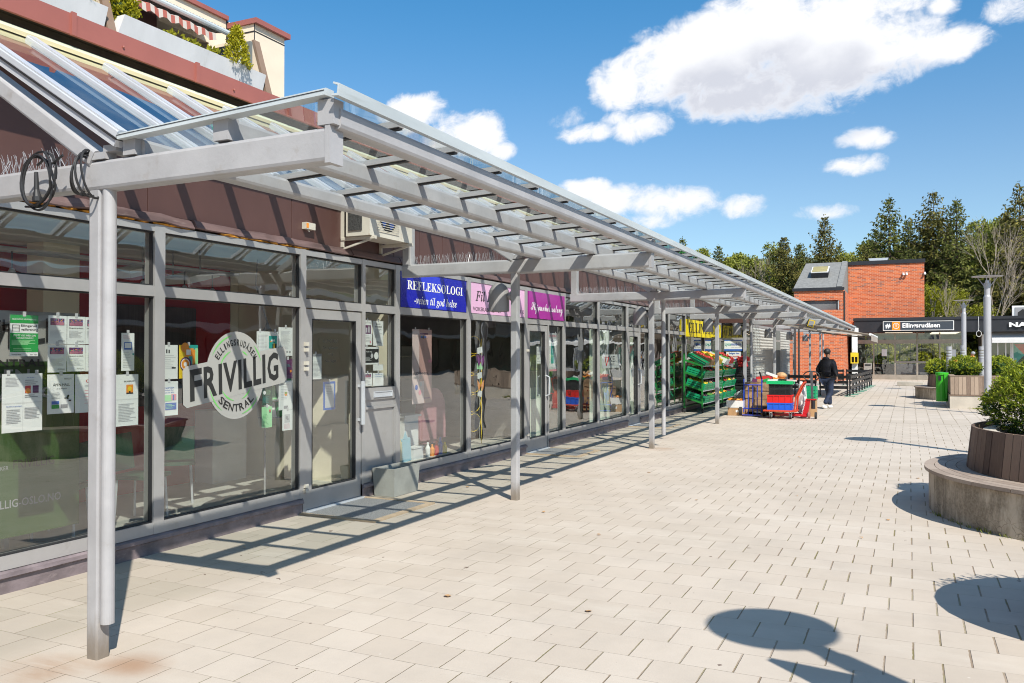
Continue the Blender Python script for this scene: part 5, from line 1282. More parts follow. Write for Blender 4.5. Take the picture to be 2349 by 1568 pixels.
# top row: one green empty tray and cartons of fruit
crate((-5.10, 23.28, 1.30), .56, .46, .10, .50, 'shallow empty green tray at the near end on top of the rack', cgreen, 2)
for j, (y, k_, mt_, lb) in enumerate(((23.80, 'apple', 'kraft', 'brown carton of red fruit on top of the rack, next to the green tray'), (24.35, 'yellow', 'yellow', 'yellow carton of yellow fruit on top of the near rack'), (24.90, 'orange', 'yellow', 'yellow carton of oranges at the far end on top of the near rack'), (26.05, 'greenveg', 'paper', 'white carton of green vegetables on top of the far rack'), (26.75, 'apple', 'red', 'red carton of fruit at the end of the far rack top'))):
    A_ = crate((-5.08, y, 1.32), .58, .50, .16, .42, lb, {'kraft': kraft}.get(mt_, M.get(mt_)), 1, 'fruit_carton', 'carton')
    fruitheap(*A_, .58, .50, .16, k_, 'fruit heaped in the ' + lb.replace('of fruit ', '').replace(' on top', ', on top'), .045, 50 + j)
# black crates and red nets by the side door
for j in range(4):
    A_ = crate((-4.75, 27.95, .02 + j * .30), .40, .55, .26, 0, 'black plastic crate beside the shop side door, %s' % ['at the bottom', 'second from the ground', 'third from the ground', 'on top'][j], M['black'], 4)
for j in range(3):
    b = MB(); rg = random.Random(j)
    for i in range(26): b.ball((-4.93 + rg.uniform(-.18, .16), 28.2 + rg.uniform(-.22, .22), 1.22 + j * .0 + rg.uniform(-.02, .08) + j * .11), .045, seg=6, ring=4, jit=.1, seed=i)
    o = b.build('net_bag', M['red'], org=(-4.93, 28.2, 1.2)); tag(o, 'red net bag of onions, %s in the pile on the black crates' % ['lowest', 'middle', 'topmost'][j], 'bag')

# ------------------------------------------------------------------ carton, hand truck, wrapped pallet, trolley, pallet jack
whitecard = mat('white_cardboard', (.68, .68, .66), .8, 0, .06, 5)
c1 = thing('cardboard_box', 'brown cardboard box with a white label on the ground beside the hand truck', 'box', (-4.17, 22.9, 0))
MB().box(-4.37, -3.97, 22.72, 23.1, .002, .21).build('carton', kraft, c1); MB().box(-4.16, -4.07, 22.716, 22.72, .09, .15).build('label_sticker', M['paper'], c1)
c2 = thing('cardboard_box', 'white open cardboard box stacked on the brown one', 'box', (-4.17, 22.9, .21))
b = MB(); b.box(-4.40, -3.96, 22.71, 22.73, .212, .40); b.box(-4.40, -3.96, 23.1, 23.12, .212, .40); b.box(-4.40, -4.38, 22.73, 23.1, .212, .40); b.box(-3.98, -3.96, 22.73, 23.1, .212, .40); b.box(-4.38, -3.98, 22.73, 23.1, .212, .22); b.build('carton', whitecard, c2)
b = MB(); rg = random.Random(2)
for i in range(9): b.ball((-4.2 + rg.uniform(-.14, .14), 22.9 + rg.uniform(-.1, .1), .41 + rg.uniform(-.02, .03)), .06, seg=7, ring=5, sc=(1.4, 1, .5), jit=.2, seed=i)
tag(b.build('packaging_scraps', M['orange'], org=(-4.17, 22.9, .4)), 'orange wrappers lying in the white open box', 'wrappers')
b = MB(); rg = random.Random(9); b.ball((-4.1, 23.5, .42), 1, sc=(.24, .22, .22), seg=16, ring=11, jit=.18, seed=3)
bagm = mat('clear_plastic_bag', (.34, .35, .36), .25, 0, .3, 8, .02, 12)
tag(b.build('plastic_bag', bagm, org=(-4.1, 23.5, .2)), 'crumpled grey see-through plastic bag behind the white box', 'bag')
o = MB().box(-4.35, -3.85, 23.3, 23.8, .0, .24).build('cardboard_box', kraft, org=(-4.1, 23.5, 0)); tag(o, 'brown box under the crumpled plastic bag', 'box')
ht = thing('hand_truck', 'blue tubular hand truck leaning against the wrapped goods', 'hand truck', (-3.72, 22.75, 0))
bluem = mat('blue_tube_paint', (.02, .06, .42), .4, 0, .08, 6)
X0h, X1h, YH = -3.96, -3.50, 22.75
for x in (X0h, X1h):
    b = MB(); b.tube([(x, YH, .10), (x, YH + .05, 1.0)], .017, 8); b.build('side_tube', bluem, ht)
    b = MB(); b.tube([(x, YH + .05, .98), (x - .02, YH + .04, 1.05), (x - .04, YH - .05, 1.16)], .022, 8); b.build('handle', M['black'], ht)
for k, z in enumerate((.20, .82)):
    MB().tube([(X0h, YH + .01, z), (X1h, YH + .01, z)], .015, 8).build('cross_tube', bluem, ht)
for x in (-3.845, -3.73, -3.615): MB().tube([(x, YH + .01, .04), (x, YH + .04, .82)], .013, 8).build('vertical_tube', bluem, ht)
MB().box(X0h - .01, X1h + .01, YH - .20, YH, .03, .045).build('toe_plate', bluem, ht)
for x in (X0h - .07, X1h + .07):
    b = MB(); b.tube([(x - .035, YH + .03, .13), (x + .035, YH + .03, .13)], .13, 20); w_ = b.build('wheel', M['rubber'], ht)
    MB().tube([(x - .037, YH + .03, .13), (x + .037, YH + .03, .13)], .05, 12).build('rim', M['rafter'], w_)
wp = thing('wrapped_goods', 'tall stack of brown boxes in plastic wrap behind the blue hand truck', 'pallet load', (-3.55, 23.3, 0))
b = MB()
b.box(-3.98, -3.05, 23.0, 23.75, .12, .43); b.box(-3.96, -3.08, 23.02, 23.74, .435, .66); b.box(-3.97, -3.06, 23.0, 23.75, .665, .88); b.build('stacked_cartons', mat('wrapped_cartons', (.33, .21, .12), .35, 0, .45, 5, .01, 9), wp)
b = MB(); b.box(-4.0, -3.03, 22.98, 23.77, 0.0, .03); b.box(-4.0, -3.9, 22.98, 23.77, .03, .10); b.box(-3.56, -3.46, 22.98, 23.77, .03, .10); b.box(-3.13, -3.03, 22.98, 23.77, .03, .10); b.box(-4.0, -3.03, 22.98, 23.77, .10, .118); b.build('pallet', kraft, wp)
MB().box(-3.985, -3.045, 22.992, 22.996, .14, .87).build('plastic_film', bagm, wp) if False else None
# loose things on top
rg = random.Random(12)
for i, (x, y, z, sx, sy, sz, mt_, ry, nm, lb) in enumerate((
    (-3.55, 23.2, .92, .42, .30, .06, 'kraft', .1, 'cardboard_tray', 'flattened brown tray on top of the wrapped stack'), (-3.50, 23.3, 1.0, .40, .3, .09, 'red', -.12, 'product_box', 'red product box lying on the wrapped stack'),
    (-3.30, 23.2, 1.08, .30, .12, .06, 'white', .35, 'product_box', 'slanted white box on top of the goods pile'), (-3.72, 23.1, .93, .12, .2, .09, 'purplei', .2, 'product_box', 'small dark box at the left of the goods pile'),
    (-3.42, 23.05, .94, .15, .1, .08, 'green', -.3, 'product_box', 'small green box at the front of the goods pile'), (-3.10, 23.2, .97, .30, .3, .05, 'orange', .15, 'product_box', 'flat orange box at the right of the goods pile'))):
    o = MB().obox((x, y, z), (sx, sy, sz), Matrix.Rotation(ry, 3, 'Y')).build(nm, {'kraft': kraft}.get(mt_, M.get(mt_)), org=(x, y, z)); tag(o, lb, 'box')
b = MB(); b.ball((-3.08, 23.4, 1.06), 1, sc=(.14, .14, .09), seg=14, ring=8, jit=.06); tag(b.build('squash', FR['potato'], org=(-3.08, 23.4, 1), smooth=True), 'round beige pumpkin on top of the goods pile', 'pumpkin')
tr = thing('platform_trolley', 'red platform trolley carrying a stack of crates in front of the racks', 'trolley', (-2.95, 22.3, 0))
rpaint = mat('red_orange_paint', (.55, .055, .02), .5, 0, .15, 6)
MB().bar((-3.36, 22.35, .20), (-2.56, 22.35, .20), .55, .04, .008).build('platform', rpaint, tr)
MB().tube([(-2.60, 22.10, .22), (-2.57, 22.10, .55), (-2.45, 22.10, .80), (-2.38, 22.10, .92)], .022, 8).build('handle', rpaint, tr); MB().tube([(-2.60, 22.6, .22), (-2.57, 22.6, .55), (-2.45, 22.6, .80), (-2.38, 22.6, .92), (-2.38, 22.1, .92)], .022, 8).build('handle', rpaint, tr)
for x in (-3.18, -2.70):
    for y in (22.14, 22.56):
        b = MB(); b.tube([(x - .022, y, .07), (x + .022, y, .07)], .07, 18); w_ = b.build('wheel', M['rubber'], tr)
        MB().tube([(x - .024, y, .07), (x + .024, y, .07)], .038, 12).build('rim', M['rafter'], w_)
        b = MB(); b.prism([(-.05, 0), (.05, 0), (.015, -.13), (-.015, -.13)], (x - .035, y, .185), (0, 1, 0), V, .008); b.prism([(-.05, 0), (.05, 0), (.015, -.13), (-.015, -.13)], (x + .028, y, .185), (0, 1, 0), V, .008); b.build('caster_fork', M['rafter'], tr)
def tub(x0, x1, y0, y1, z0, z1, m_, lab):
    b = MB(); b.box(x0 + .012, x1 - .012, y0 + .012, y1 - .012, z0, z1 - .03); b.box(x0, x1, y0, y1, z1 - .03, z1)
    for k in range(5):
        xx = x0 + .012 + (x1 - x0 - .036) * k / 4; b.box(xx, xx + .012, y0, y0 + .012, z0, z1 - .03)
    b.box(x0 + .012, x1 - .012, y0 + .004, y0 + .012, z0 + .0, z0 + .015)
    o = b.build('crate', m_, org=(x0, y0, z0)); tag(o, lab, 'crate')
tub(-3.28, -2.66, 22.14, 22.54, .222, .40, mat('blue_plastic', (.01, .10, .60), .35, 0, .05, 3), 'blue stacking crate at the bottom of the trolley stack')
tub(-3.28, -2.66, 22.14, 22.54, .402, .60, mat('red_plastic', (.62, .012, .012), .35, 0, .05, 3), 'red stacking crate on top of the blue one')
crate((-2.69, 22.16, .605), .54, .36, .14, 0, 'black open mesh crate above the red one, lower of two', M['black'], 5); crate((-2.69, 22.16, .75), .54, .36, .12, 0, 'black open mesh crate directly under the flat green one', M['black'], 4)
crate((-2.64, 22.12, .875), .64, .42, .08, 0, 'flat bright green crate on top of the trolley stack', mat('bright_green_plastic', (.01, .42, .14), .4, 0, .08, 4), 2)
for i, (x, y, z, sx, sy, sz, mt_, ry, lb) in enumerate(((-3.1, 22.3, .97, .34, .12, .05, 'white', -.08, 'long white package in the flat green crate, left'), (-2.85, 22.3, .98, .30, .16, .04, 'ink', .12, 'dark flat package in the flat green crate, middle'), (-2.68, 22.25, .97, .24, .1, .035, 'skin2', .05, 'pale pink package in the flat green crate, right'))):
    tag(MB().obox((x, y, z), (sx, sy, sz), Matrix.Rotation(ry, 3, 'Y')).build('package', M[mt_], org=(x, y, z)), lb, 'package')
b = MB(); b.ball((-2.52, 22.9, .50), 1, sc=(.13, .2, .42), seg=12, ring=9, jit=.15, seed=5); tag(b.build('plastic_sack', mat('white_sack', (.60, .58, .56), .5, 0, .1, 5, .01, 10), org=(-2.52, 22.9, .1)), 'white crumpled sack standing behind the trolley handle', 'sack')
crate((-2.2, 23.3, .42), .32, .4, .36, 0, 'tall green crate of vegetables behind the pallet jack', cgreen, 4)
o = MB().box(-2.5, -2.2, 23.2, 23.6, 0.0, .41).build('cardboard_box', kraft, org=(-2.3, 23.4, 0)); tag(o, 'brown box under the tall green crate', 'box')
pj = thing('pallet_jack', 'red pallet jack with a tall black loop handle beside the trolley', 'pallet jack', (-2.35, 22.6, 0))
pred = mat('pallet_jack_red', (.50, .008, .015), .35, 0, .06, 4)
b = MB(); b.prism([(-.16, .03), (.02, .03), (.10, .50), (-.02, .50), (-.10, .12)], (-2.36, 22.52, 0), (1, 0, 0), V, -.12); b.build('chassis', pred, pj)
MB().box(-2.33, -2.12, 22.50, 22.66, .47, .50).build('chassis_head', pred, pj)
for y in (22.40, 22.78): MB().box(-3.2, -2.35, y, y + .13, .06, .11).build('fork', pred, pj)
MB().tube([(-2.20, 22.55, .25), (-2.20, 22.55, .47)], .05, 14).build('pump', M['black'], pj)
MB().bar((-2.22, 22.55, .45), (-2.24, 22.55, 1.20), .06, .035, .004, up=Vector((0, 1, 0))).build('tiller', mat('dark_grey_tiller', (.07, .07, .075), .4), pj)
b = MB(); b.tube([(-2.24 + .20 * math.cos(a) * (1 if abs(math.cos(a)) < .8 else .95), 22.55, 1.08 + .12 * math.sin(a)) for a in [k * 6.2832 / 20 for k in range(21)]], .014, 8); b.build('loop_handle', M['black'], pj)
for x in (-2.30, -2.14):
    w_ = MB().tube([(x - .02, 22.5, .085), (x + .03, 22.5, .085)], .085, 18).build('wheel', mat('worn_brown_wheel', (.26, .13, .11), .7) if x < -2.2 else M['rubber'], pj)
b = MB(); b.text("RAMANN", Vector((-2.462, 22.515, .08)), Vector((.24, 0, .97)), Vector((-.97, 0, .24)), w=.33, h=.035); b.build('lettering', wl, pj)

# ------------------------------------------------------------------ cafe barrier
blk = mat('black_painted_wood', (.012, .013, .015), .4, 0, .3, 5); feetm = mat('verdigris_foot', (.05, .27, .20), .6, 0, .3, 8)
def barrier(p, q, lab, first=[0]):
    p = Vector(p); q = Vector(q); t_ = thing('barrier', lab, 'barrier', tuple(p), 'black slatted barriers around the cafe area')
    d = (q - p).normalized(); nn = Vector((-d.y, d.x, 0))
    for z in (.33, .53, .73): MB().bar(p + d * .02 + UP * z, q - d * .02 + UP * z, .022, .115, .004).build('board', blk, t_)
    for e in (p + d * .06, q - d * .06):
        MB().bar(e + nn * .03, e + nn * .03 + UP * .82, .05, .05, .004, up=d).build('post', blk, t_)
        MB().bar(e - nn * .16 + UP * .012, e + nn * .22 + UP * .012, .07, .022).build('foot', feetm, t_)
ys = [34.2 + 1.39 * k for k in range(9)]
nm = ['nearest', 'second', 'third', 'fourth', 'fifth', 'sixth', 'seventh', 'farthest']
for k in range(8): barrier((-2.0 + .044 * k, ys[k], 0), (-2.0 + .044 * (k + 1), ys[k + 1] - .04, 0), 'black slatted barrier with green feet in the long side row, %s' % nm[k])
for k, (a, c, lb) in enumerate(((-2.06, -3.15, 'black slatted barrier in the front row, right end behind the walking person'), (-3.20, -4.30, 'black slatted barrier in the front row, behind the pallet jack handle'), (-4.35, -4.85, 'short black slatted barrier in the front row, left end'))): barrier((a, 34.35, 0), (c, 34.35, 0), lb)
for k, (a, c, lb) in enumerate(((-1.7, -2.9, 'black slatted barrier in the back row, right end'), (-2.95, -4.2, 'black slatted barrier in the back row, left end'))): barrier((a, 45.6, 0), (c, 45.6, 0), lb)

# ------------------------------------------------------------------ awning over the cafe area
aw = thing('awning', 'beige canvas awning on folding arms sloping out over the cafe area', 'awning', (-4.0, 34, 2.8))
canvas = mat('beige_canvas', (.36, .31, .265), .85, 0, .06, 2)
b = MB(); b.add([(-4.0, 31.2, 2.84), (-1.22, 31.4, 2.30), (-1.22, 38.0, 2.30), (-4.0, 38.0, 2.84), (-4.0, 31.2, 2.825), (-1.22, 31.4, 2.285), (-1.22, 38.0, 2.285), (-4.0, 38.0, 2.825)], [(0, 1, 2, 3), (7, 6, 5, 4), (0, 4, 5, 1), (1, 5, 6, 2), (2, 6, 7, 3), (3, 7, 4, 0)]); b.build('canopy_cloth', canvas, aw)
MB().tube([(-1.20, 31.35, 2.29), (-1.20, 38.05, 2.29)], .045, 10).build('front_bar', M['white'], aw)
b = MB(); n = 30
vs = []
for i in range(n + 1):
    y = 31.4 + 6.6 * i / n; vs += [(-1.17, y, 2.28), (-1.165, y, 2.06 + .015 * (i % 2))]
b.add(vs, [(2 * i, 2 * i + 1, 2 * i + 3, 2 * i + 2) for i in range(n)]); b.build('valance', canvas, aw)
MB().tube([(-4.02, 31.1, 2.86), (-4.02, 38.1, 2.86)], .07, 10).build('roller', M['rafter'], aw)
for y0_, y1_ in ((30.9, 31.6), (37.8, 37.2)): 
    MB().bar((-4.3, y0_, 2.72), (-2.85, y0_ - .3, 2.42), .05, .05).build('folding_arm', canvas, aw); MB().bar((-2.85, y0_ - .3, 2.42), (-1.22, y1_, 2.24), .045, .045).build('folding_arm', canvas, aw)
fl_ = thing('floodlight', 'black floodlight with yellow rim hanging under the far canopy beams', 'floodlight', (-3.0, 31.5, 2.65))
b = MB(); b.obox((-2.92, 29.3, 2.62), (.22, .12, .26), Matrix.Rotation(.3, 3, 'Y')); b.build('housing', M['black'], fl_); b = MB(); b.obox((-2.90, 29.23, 2.62), (.20, .02, .24), Matrix.Rotation(.3, 3, 'Y')); b.build('yellow_rim', M['yellow'], fl_); b = MB(); b.obox((-2.90, 29.215, 2.62), (.15, .01, .18), Matrix.Rotation(.3, 3, 'Y')); b.build('lens', M['greyink'], fl_)
# ------------------------------------------------------------------ brick building
def brick_material():
    m, t, p = principled('red_brick')
    tc = t.n('ShaderNodeTexCoord'); x, y, z = t.sep(tc.outputs['Object'])
    bt = t.n('ShaderNodeTexBrick'); bt.offset = .5
    t.link(t.comb(x + y, z), bt.inputs['Vector'])
    bt.inputs['Scale'].default_value = 1.0; bt.inputs['Brick Width'].default_value = .26; bt.inputs['Row Height'].default_value = .083; bt.inputs['Mortar Size'].default_value = .010; bt.inputs['Mortar Smooth'].default_value = .2; bt.inputs['Bias'].default_value = -.15
    bt.inputs['Color1'].default_value = (.44, .085, .025, 1); bt.inputs['Color2'].default_value = (.66, .165, .05, 1); bt.inputs['Mortar'].default_value = (.55, .30, .20, 1)
    # odd darker bricks
    u = (x + y) / .26; v = z / .083; ri = t.m('FLOOR', v); ui = t.m('FLOOR', u + t.m('PINGPONG', ri, 1.0) * .5)
    wn = t.n('ShaderNodeTexWhiteNoise', noise_dimensions='2D'); t.link(t.comb(ui, ri), wn.inputs[0])
    dk = t.m('GREATER_THAN', W(t, wn.outputs[0]), .90) * (1.0 - W(t, bt.outputs['Fac']))
    c = t.mix(dk * .8, bt.outputs['Color'], (.20, .09, .07, 1))
    n = t.noise(tc.outputs['Object'], .6, 4, .6)
    c = t.mix(t.ss(n, .5, .8) * .35, c, (.50, .17, .09, 1))
    t.link(c, p.inputs['Base Color']); p.inputs['Roughness'].default_value = .85
    return m
M['brick'] = brick_material()
bb = thing('brick_building', 'orange red brick building with a grey lean-to roof and skylight and a taller brick tower', 'building', (-3, 55, 0))
b = MB(); b.box(-6.12, -3.42, 52.0, 60, 0, 4.12); b.box(-6.12, -3.42, 52.0, 60, 4.68, 5.32); b.box(-3.62, -3.42, 52.0, 60, 4.12, 4.68); b.box(-6.12, -6.0, 52, 60, 4.12, 4.68); b.build('wall', M['brick'], bb)
b = MB(); b.box(-3.44, .87, 57.0, 64, 2.8, 7.12); b.build('tower_wall', M['brick'], bb)
b = MB(); b.box(-6.0, -3.62, 52.25, 52.4, 4.12, 4.68); b.build('window_recess', M['black'], bb)
b = MB()
for k in range(9): b.box(-5.95, -3.7, 52.14 + .004 * (k % 2), 52.20, 4.15 + k * .057, 4.175 + k * .057)
b.build('louvre', M['greyink'], bb)
b = MB(); b.box(-3.70, -3.64, 52.05, 52.25, 4.13, 4.67); b.box(-6.0, -3.62, 52.0, 52.25, 4.09, 4.13) if False else None; b.build('louvre_frame', M['white'], bb)
b = MB(); b.box(-6.2, -3.36, 51.9, 52.0, 5.24, 5.42); b.box(-6.2, -3.36, 52.0, 52.3, 5.322, 5.42); b.build('eaves', M['blackfascia'], bb)
b = MB(); b.add([(-6.15, 52.0, 5.425), (-3.46, 52.0, 5.425), (-3.46, 56.9, 7.35), (-5.95, 56.9, 7.35), (-6.15, 52.0, 5.3), (-3.46, 52.0, 5.3), (-3.46, 56.9, 5.3), (-5.95, 56.9, 5.3)], [(0, 1, 2, 3), (1, 5, 6, 2), (4, 0, 3, 7), (3, 2, 6, 7), (4, 5, 1, 0)]); b.build('lean_to_roof', M['asph'], bb)
b = MB(); b.bar((-3.62, 52.0, 5.43), (-3.62, 56.9, 7.36), .30, .10); b.build('roof_edge', M['asph'], bb)
Rm = Matrix.Rotation(math.atan2(1.925, 4.9), 3, 'X')
sk = MB().obox((-4.85, 54.3, 6.50), (.95, 1.15, .30), Rm).build('skylight', M['blackfascia'], bb); MB().obox((-4.85, 54.24, 6.68), (.98, 1.18, .05), Rm).build('skylight_frame', M['white'], sk); MB().obox((-4.85, 54.22, 6.715), (.86, 1.05, .03), Rm).build('skylight_pane', mat('yellowed_dome', (.36, .30, .12), .3, 0, .1, 3), sk)
b = MB(); b.box(-3.50, .93, 56.93, 64.1, 7.12, 7.36); b.build('coping', M['blackfascia'], bb)
b = MB(); b.tube([(-3.36, 52.15, 5.2), (-3.36, 52.15, 3.0), (-3.36, 52.3, 2.9)], .05, 8); b.build('downpipe', M['blackfascia'], bb)
b = MB(); b.add([(-2.15, 59.0, 7.36), (-1.35, 59.0, 7.36), (-1.15, 59.0, 7.72), (-2.35, 59.0, 7.72), (-2.15, 59.8, 7.36), (-1.35, 59.8, 7.36), (-1.15, 59.8, 7.72), (-2.35, 59.8, 7.72)], [(0, 1, 2, 3), (5, 4, 7, 6), (1, 5, 6, 2), (4, 0, 3, 7), (3, 2, 6, 7)]); b.build('roof_vent', M['rafter'], bb)
for x in (-.28, -.10, 1.0 - .1):
    cm = thing('security_camera', 'small white security camera on the brick tower, %s' % ('left of the close pair' if x == -.28 else 'right of the close pair' if x == -.10 else 'at the right corner'), 'camera', (x, 56.9, 6.4))
    b = MB(); b.ball((x, 56.86, 6.42), .07, seg=10, ring=7); b.build('dome', M['white'], cm, smooth=True); b = MB(); b.box(x - .05, x + .05, 56.9, 57.0, 6.44, 6.54); b.build('mount', M['white'], cm)

# ------------------------------------------------------------------ metro station and kiosk
stn = thing('station_building', 'low metro station building with black fascia and glass front', 'building', (3, 56, 0))
b = MB(); b.box(-3.0, 16, 55.0, 55.3, 2.84, 3.56); b.build('fascia', M['blackfascia'], stn)
b = MB(); b.box(-3.05, 16, 54.94, 55.3, 3.56, 3.72); b.box(-3.05, 16, 55.3, 70, 3.6, 3.70); b.build('roof_edge', M['blackfascia'], stn)
b = MB(); b.box(-2.9, 16, 55.3, 70, 2.9, 3.0); b.build('ceiling', plain('station_ceiling', (.10, .09, .08)), stn)
fr = MB()
for x in (-3.0, -1.95, -.76, .45, 1.66, 2.95): fr.box(x - .035, x + .035, 56.0, 56.08, 0, 2.9)
fr.box(.40, .50, 55.99, 56.09, 0, 2.16)
cells = [(-2.965, -1.985), (-1.915, -.795), (-.725, .40), (.50, 1.625), (1.695, 2.915)]
for i, (a, c) in enumerate(cells):
    fr.box(a, c, 56.0, 56.07, 2.18, 2.42); fr.box(a, c, 56.0, 56.07, 0, .30)
    if i in (2, 3): fr.box(a, c, 56.0, 56.07, 1.0, 1.12)
fr.build('door_frame', mat('brushed_steel_frame', (.34, .30, .25), .4, .3, .1, 3), stn)
for a, c in cells:
    b = MB(); b.quad((a, 56.04, .30), (c, 56.04, .30), (c, 56.04, 2.18), (a, 56.04, 2.18)); b.quad((a, 56.04, 2.42), (c, 56.04, 2.42), (c, 56.04, 2.9), (a, 56.04, 2.9)); b.build('pane', M['glass'], stn)
for k in range(9):
    x = -2.9 + .75 * k; b = MB(); b.box(x - .02, x + .02, 69.5, 69.6, 0, 2.9); b.build('rear_mullion', M['black'], stn)
b = MB(); b.box(-2.9, 3.9, 69.5, 69.6, 0, .75); b.box(-2.9, 3.9, 69.5, 69.6, 2.6, 2.9); b.box(-3.1, -3.0, 56.1, 69.5, 0, 2.9); b.build('rear_wall', plain('station_dark_wall', (.05, .05, .055)), stn)
b = MB(); b.box(-.70, 1.6, 56.9, 57.2, .31, .95); b.build('bench_block', M['greyink'], stn)
em = bpy.data.materials.new('lit_tube_lamp'); em.use_nodes = True; p_ = em.node_tree.nodes['Principled BSDF']; p_.inputs['Emission Color'].default_value = (1, .86, .62, 1); p_.inputs['Emission Strength'].default_value = 1.1
for j in range(4):
    for x in (-.55, 2.0):
        b = MB(); b.box(x - .75, x + .75, 55.5 + j * 1.9, 55.62 + j * 1.9, 2.83 - .0, 2.88); o = b.build('ceiling_lamp', em, org=(x, 55.5 + j * 1.9, 2.83)); tag(o, 'lit tube lamp under the station roof, %s row from the entrance, %s side' % (['first', 'second', 'third', 'fourth'][j], 'left' if x < 0 else 'right'), 'lamp')
sg = thing('station_sign', 'long dark station sign with # and orange T mark reading Ellingsrudåsen', 'sign', (.5, 54.7, 2.95))
sgrey = plain('sign_grey', (.045, .055, .07), .4); sor = plain('sign_orange', (.85, .26, .01), .5)
b = MB(); b.box(-1.36, 2.32, 54.72, 54.92, 2.97, 3.46); b.build('panel', sgrey, sg)
b = MB(); b.box(-1.39, -1.36, 54.70, 54.93, 2.94, 3.49); b.box(2.32, 2.36, 54.70, 54.93, 2.94, 3.49); b.box(-1.36, 2.32, 54.70, 54.93, 2.94, 2.97); b.box(-1.36, 2.32, 54.70, 54.93, 3.46, 3.49); b.build('frame', M['white'], sg)
b = MB(); b.box(-.90, -.46, 54.712, 54.72, 2.97, 3.46); b.build('orange_square', sor, sg)
b = MB(); yS = 54.705
b.text("#", (-1.26, yS, 3.07), UX, V, w=.28, h=.28, bold=.03); b.text("Ellingsrudåsen", (-.34, yS, 3.02), UX, V, w=1.98, h=.36, bold=.03); b.text("T", (-.755, yS, 3.14), UX, V, w=.15, h=.15, bold=.02)
n = 28
for k in range(n):
    a, c = 6.2832 * k / n, 6.2832 * (k + 1) / n; q = lambda r, t_: (-.68 + r * math.cos(t_), yS, 3.215 + r * math.sin(t_))
    b.quad(q(.145, a), q(.17, a), q(.17, c), q(.145, c))
b.build('lettering', wl, sg)
ks = thing('kiosk', 'white fronted kiosk with awning beside the station entrance', 'kiosk', (6, 55.5, 0))
MB().box(3.84, 4.28, 55.6, 56.2, 0, 2.7).build('corner_pillar', M['white'], ks); MB().box(4.28, 14, 56.0, 56.1, 0, .5).build('base_wall', M['greyink'], ks)
b = MB(); b.add([(4.3, 55.9, 2.95), (14, 55.9, 2.95), (14, 55.1, 2.40), (4.3, 55.1, 2.40), (4.3, 55.1, 2.20), (14, 55.1, 2.20), (4.3, 55.9, 2.2), (14, 55.9, 2.2)], [(3, 2, 1, 0), (4, 5, 2, 3), (6, 4, 3, 0), (6, 7, 5, 4)]); b.build('awning', mat('white_awning', (.62, .61, .61), .8, 0, .06, 3), ks)
b = MB()
for x in (4.3, 4.65, 5.05, 5.31, 5.40, 6.6, 7.8): b.box(x - .03, x + .03, 56.0, 56.1, .5, 2.3)
b.build('window_frame', M['white'], ks)
b = MB(); b.quad((4.3, 56.05, .5), (14, 56.05, .5), (14, 56.05, 2.3), (4.3, 56.05, 2.3)); b.build('pane', M['glass'], ks)
b = MB(); b.box(3.9, 14, 59, 59.1, 0, 2.9); b.box(3.85, 3.9, 56.2, 59, 0, 2.9); b.build('rear_wall', interior_dark, ks)
kp = thing('poster', 'turquoise and red advertising poster in the kiosk window at the right edge', 'poster', (5.8, 56.2, 1)); MB().box(5.45, 6.5, 56.2, 56.21, .9, 2.2).build('sheet', M['teal'], kp)
b = MB(); b.prism([(-.5, .5), (.5, .5), (0, -.1)], (5.95, 56.195, 1.65), UX, V, .003); b.build('red_triangle', M['red'], kp); b = MB(); b.prism([(-.45, -.3), (.45, -.3), (0, .2)], (5.95, 56.195, 1.25), UX, V, .003); b.build('dark_triangle', M['ink'], kp)
nv = thing('kiosk_sign', 'white capital letters NARVESEN on the black fascia', 'sign', (6.5, 54.9, 3.05)); b = MB(); b.text("NARVESEN", (5.12, 54.92, 3.08), UX, V, w=2.9, h=.27, bold=.05, depth=.05); b.build('letters', wl, nv)
rb = thing('roof_sign', 'white framed sign box on the station roof at the right edge', 'sign', (6.0, 56.5, 3.7)); MB().box(5.42, 7.2, 56.4, 56.6, 3.72, 4.35).build('frame', M['white'], rb); MB().box(5.55, 7.1, 56.38, 56.4, 3.74, 4.25).build('panel', M['greyink'], rb); b = MB(); b.prism([(-.25, 0), (.25, 0), (.25, .2), (0, .4), (-.25, .2)], (5.95, 56.37, 3.76), UX, V, .004); b.build('house_mark', M['ink'], rb)
b = MB(); b.tube([(2.9, 55.9, 3.72), (2.9, 55.9, 4.0)], .09, 10); b.lathe([(0, .1), (.11, .05), (.11, 0)], (2.9, 55.9, 4.0), 10); o = b.build('roof_pipe', plain('red_clay_pipe', (.45, .10, .05)), org=(2.9, 55.9, 3.72)); tag(o, 'small red pipe sticking up from the station roof', 'pipe')
b = MB()
for j in range(3): b.tube([(3.62 + .13 * math.cos(a * .45 + j), 54.88 - .01 * j, 2.72 + .17 * math.sin(a * .45 + j)) for a in range(15)], .013, 5)
b.tube([(3.6, 54.9, 3.7), (3.62, 54.88, 3.1), (3.6, 54.88, 2.85)], .013, 5); o = b.build('cable', M['white'], org=(3.6, 54.9, 2.7)); tag(o, 'white coiled cable hanging from the black fascia', 'cable')
for (x, y, z, lb, w_) in ((-1.35, 55.98, 1.42, 'white A4 notice on the left station window', .22), (2.35, 55.98, 1.40, 'white A4 notice on the station window behind the bollard', .22)):
    o = MB().box(x - .15, x + .15, y, y + .004, z, z + .42).build('notice', M['paper'], org=(x, y, z)); tag(o, lb, 'notice')
o = MB().box(2.3, 2.95, 55.3, 55.34, .95, 1.25).build('advert_board', M['orange'], org=(2.6, 55.3, .95)); tag(o, 'orange board on a stand by the station doors', 'board')
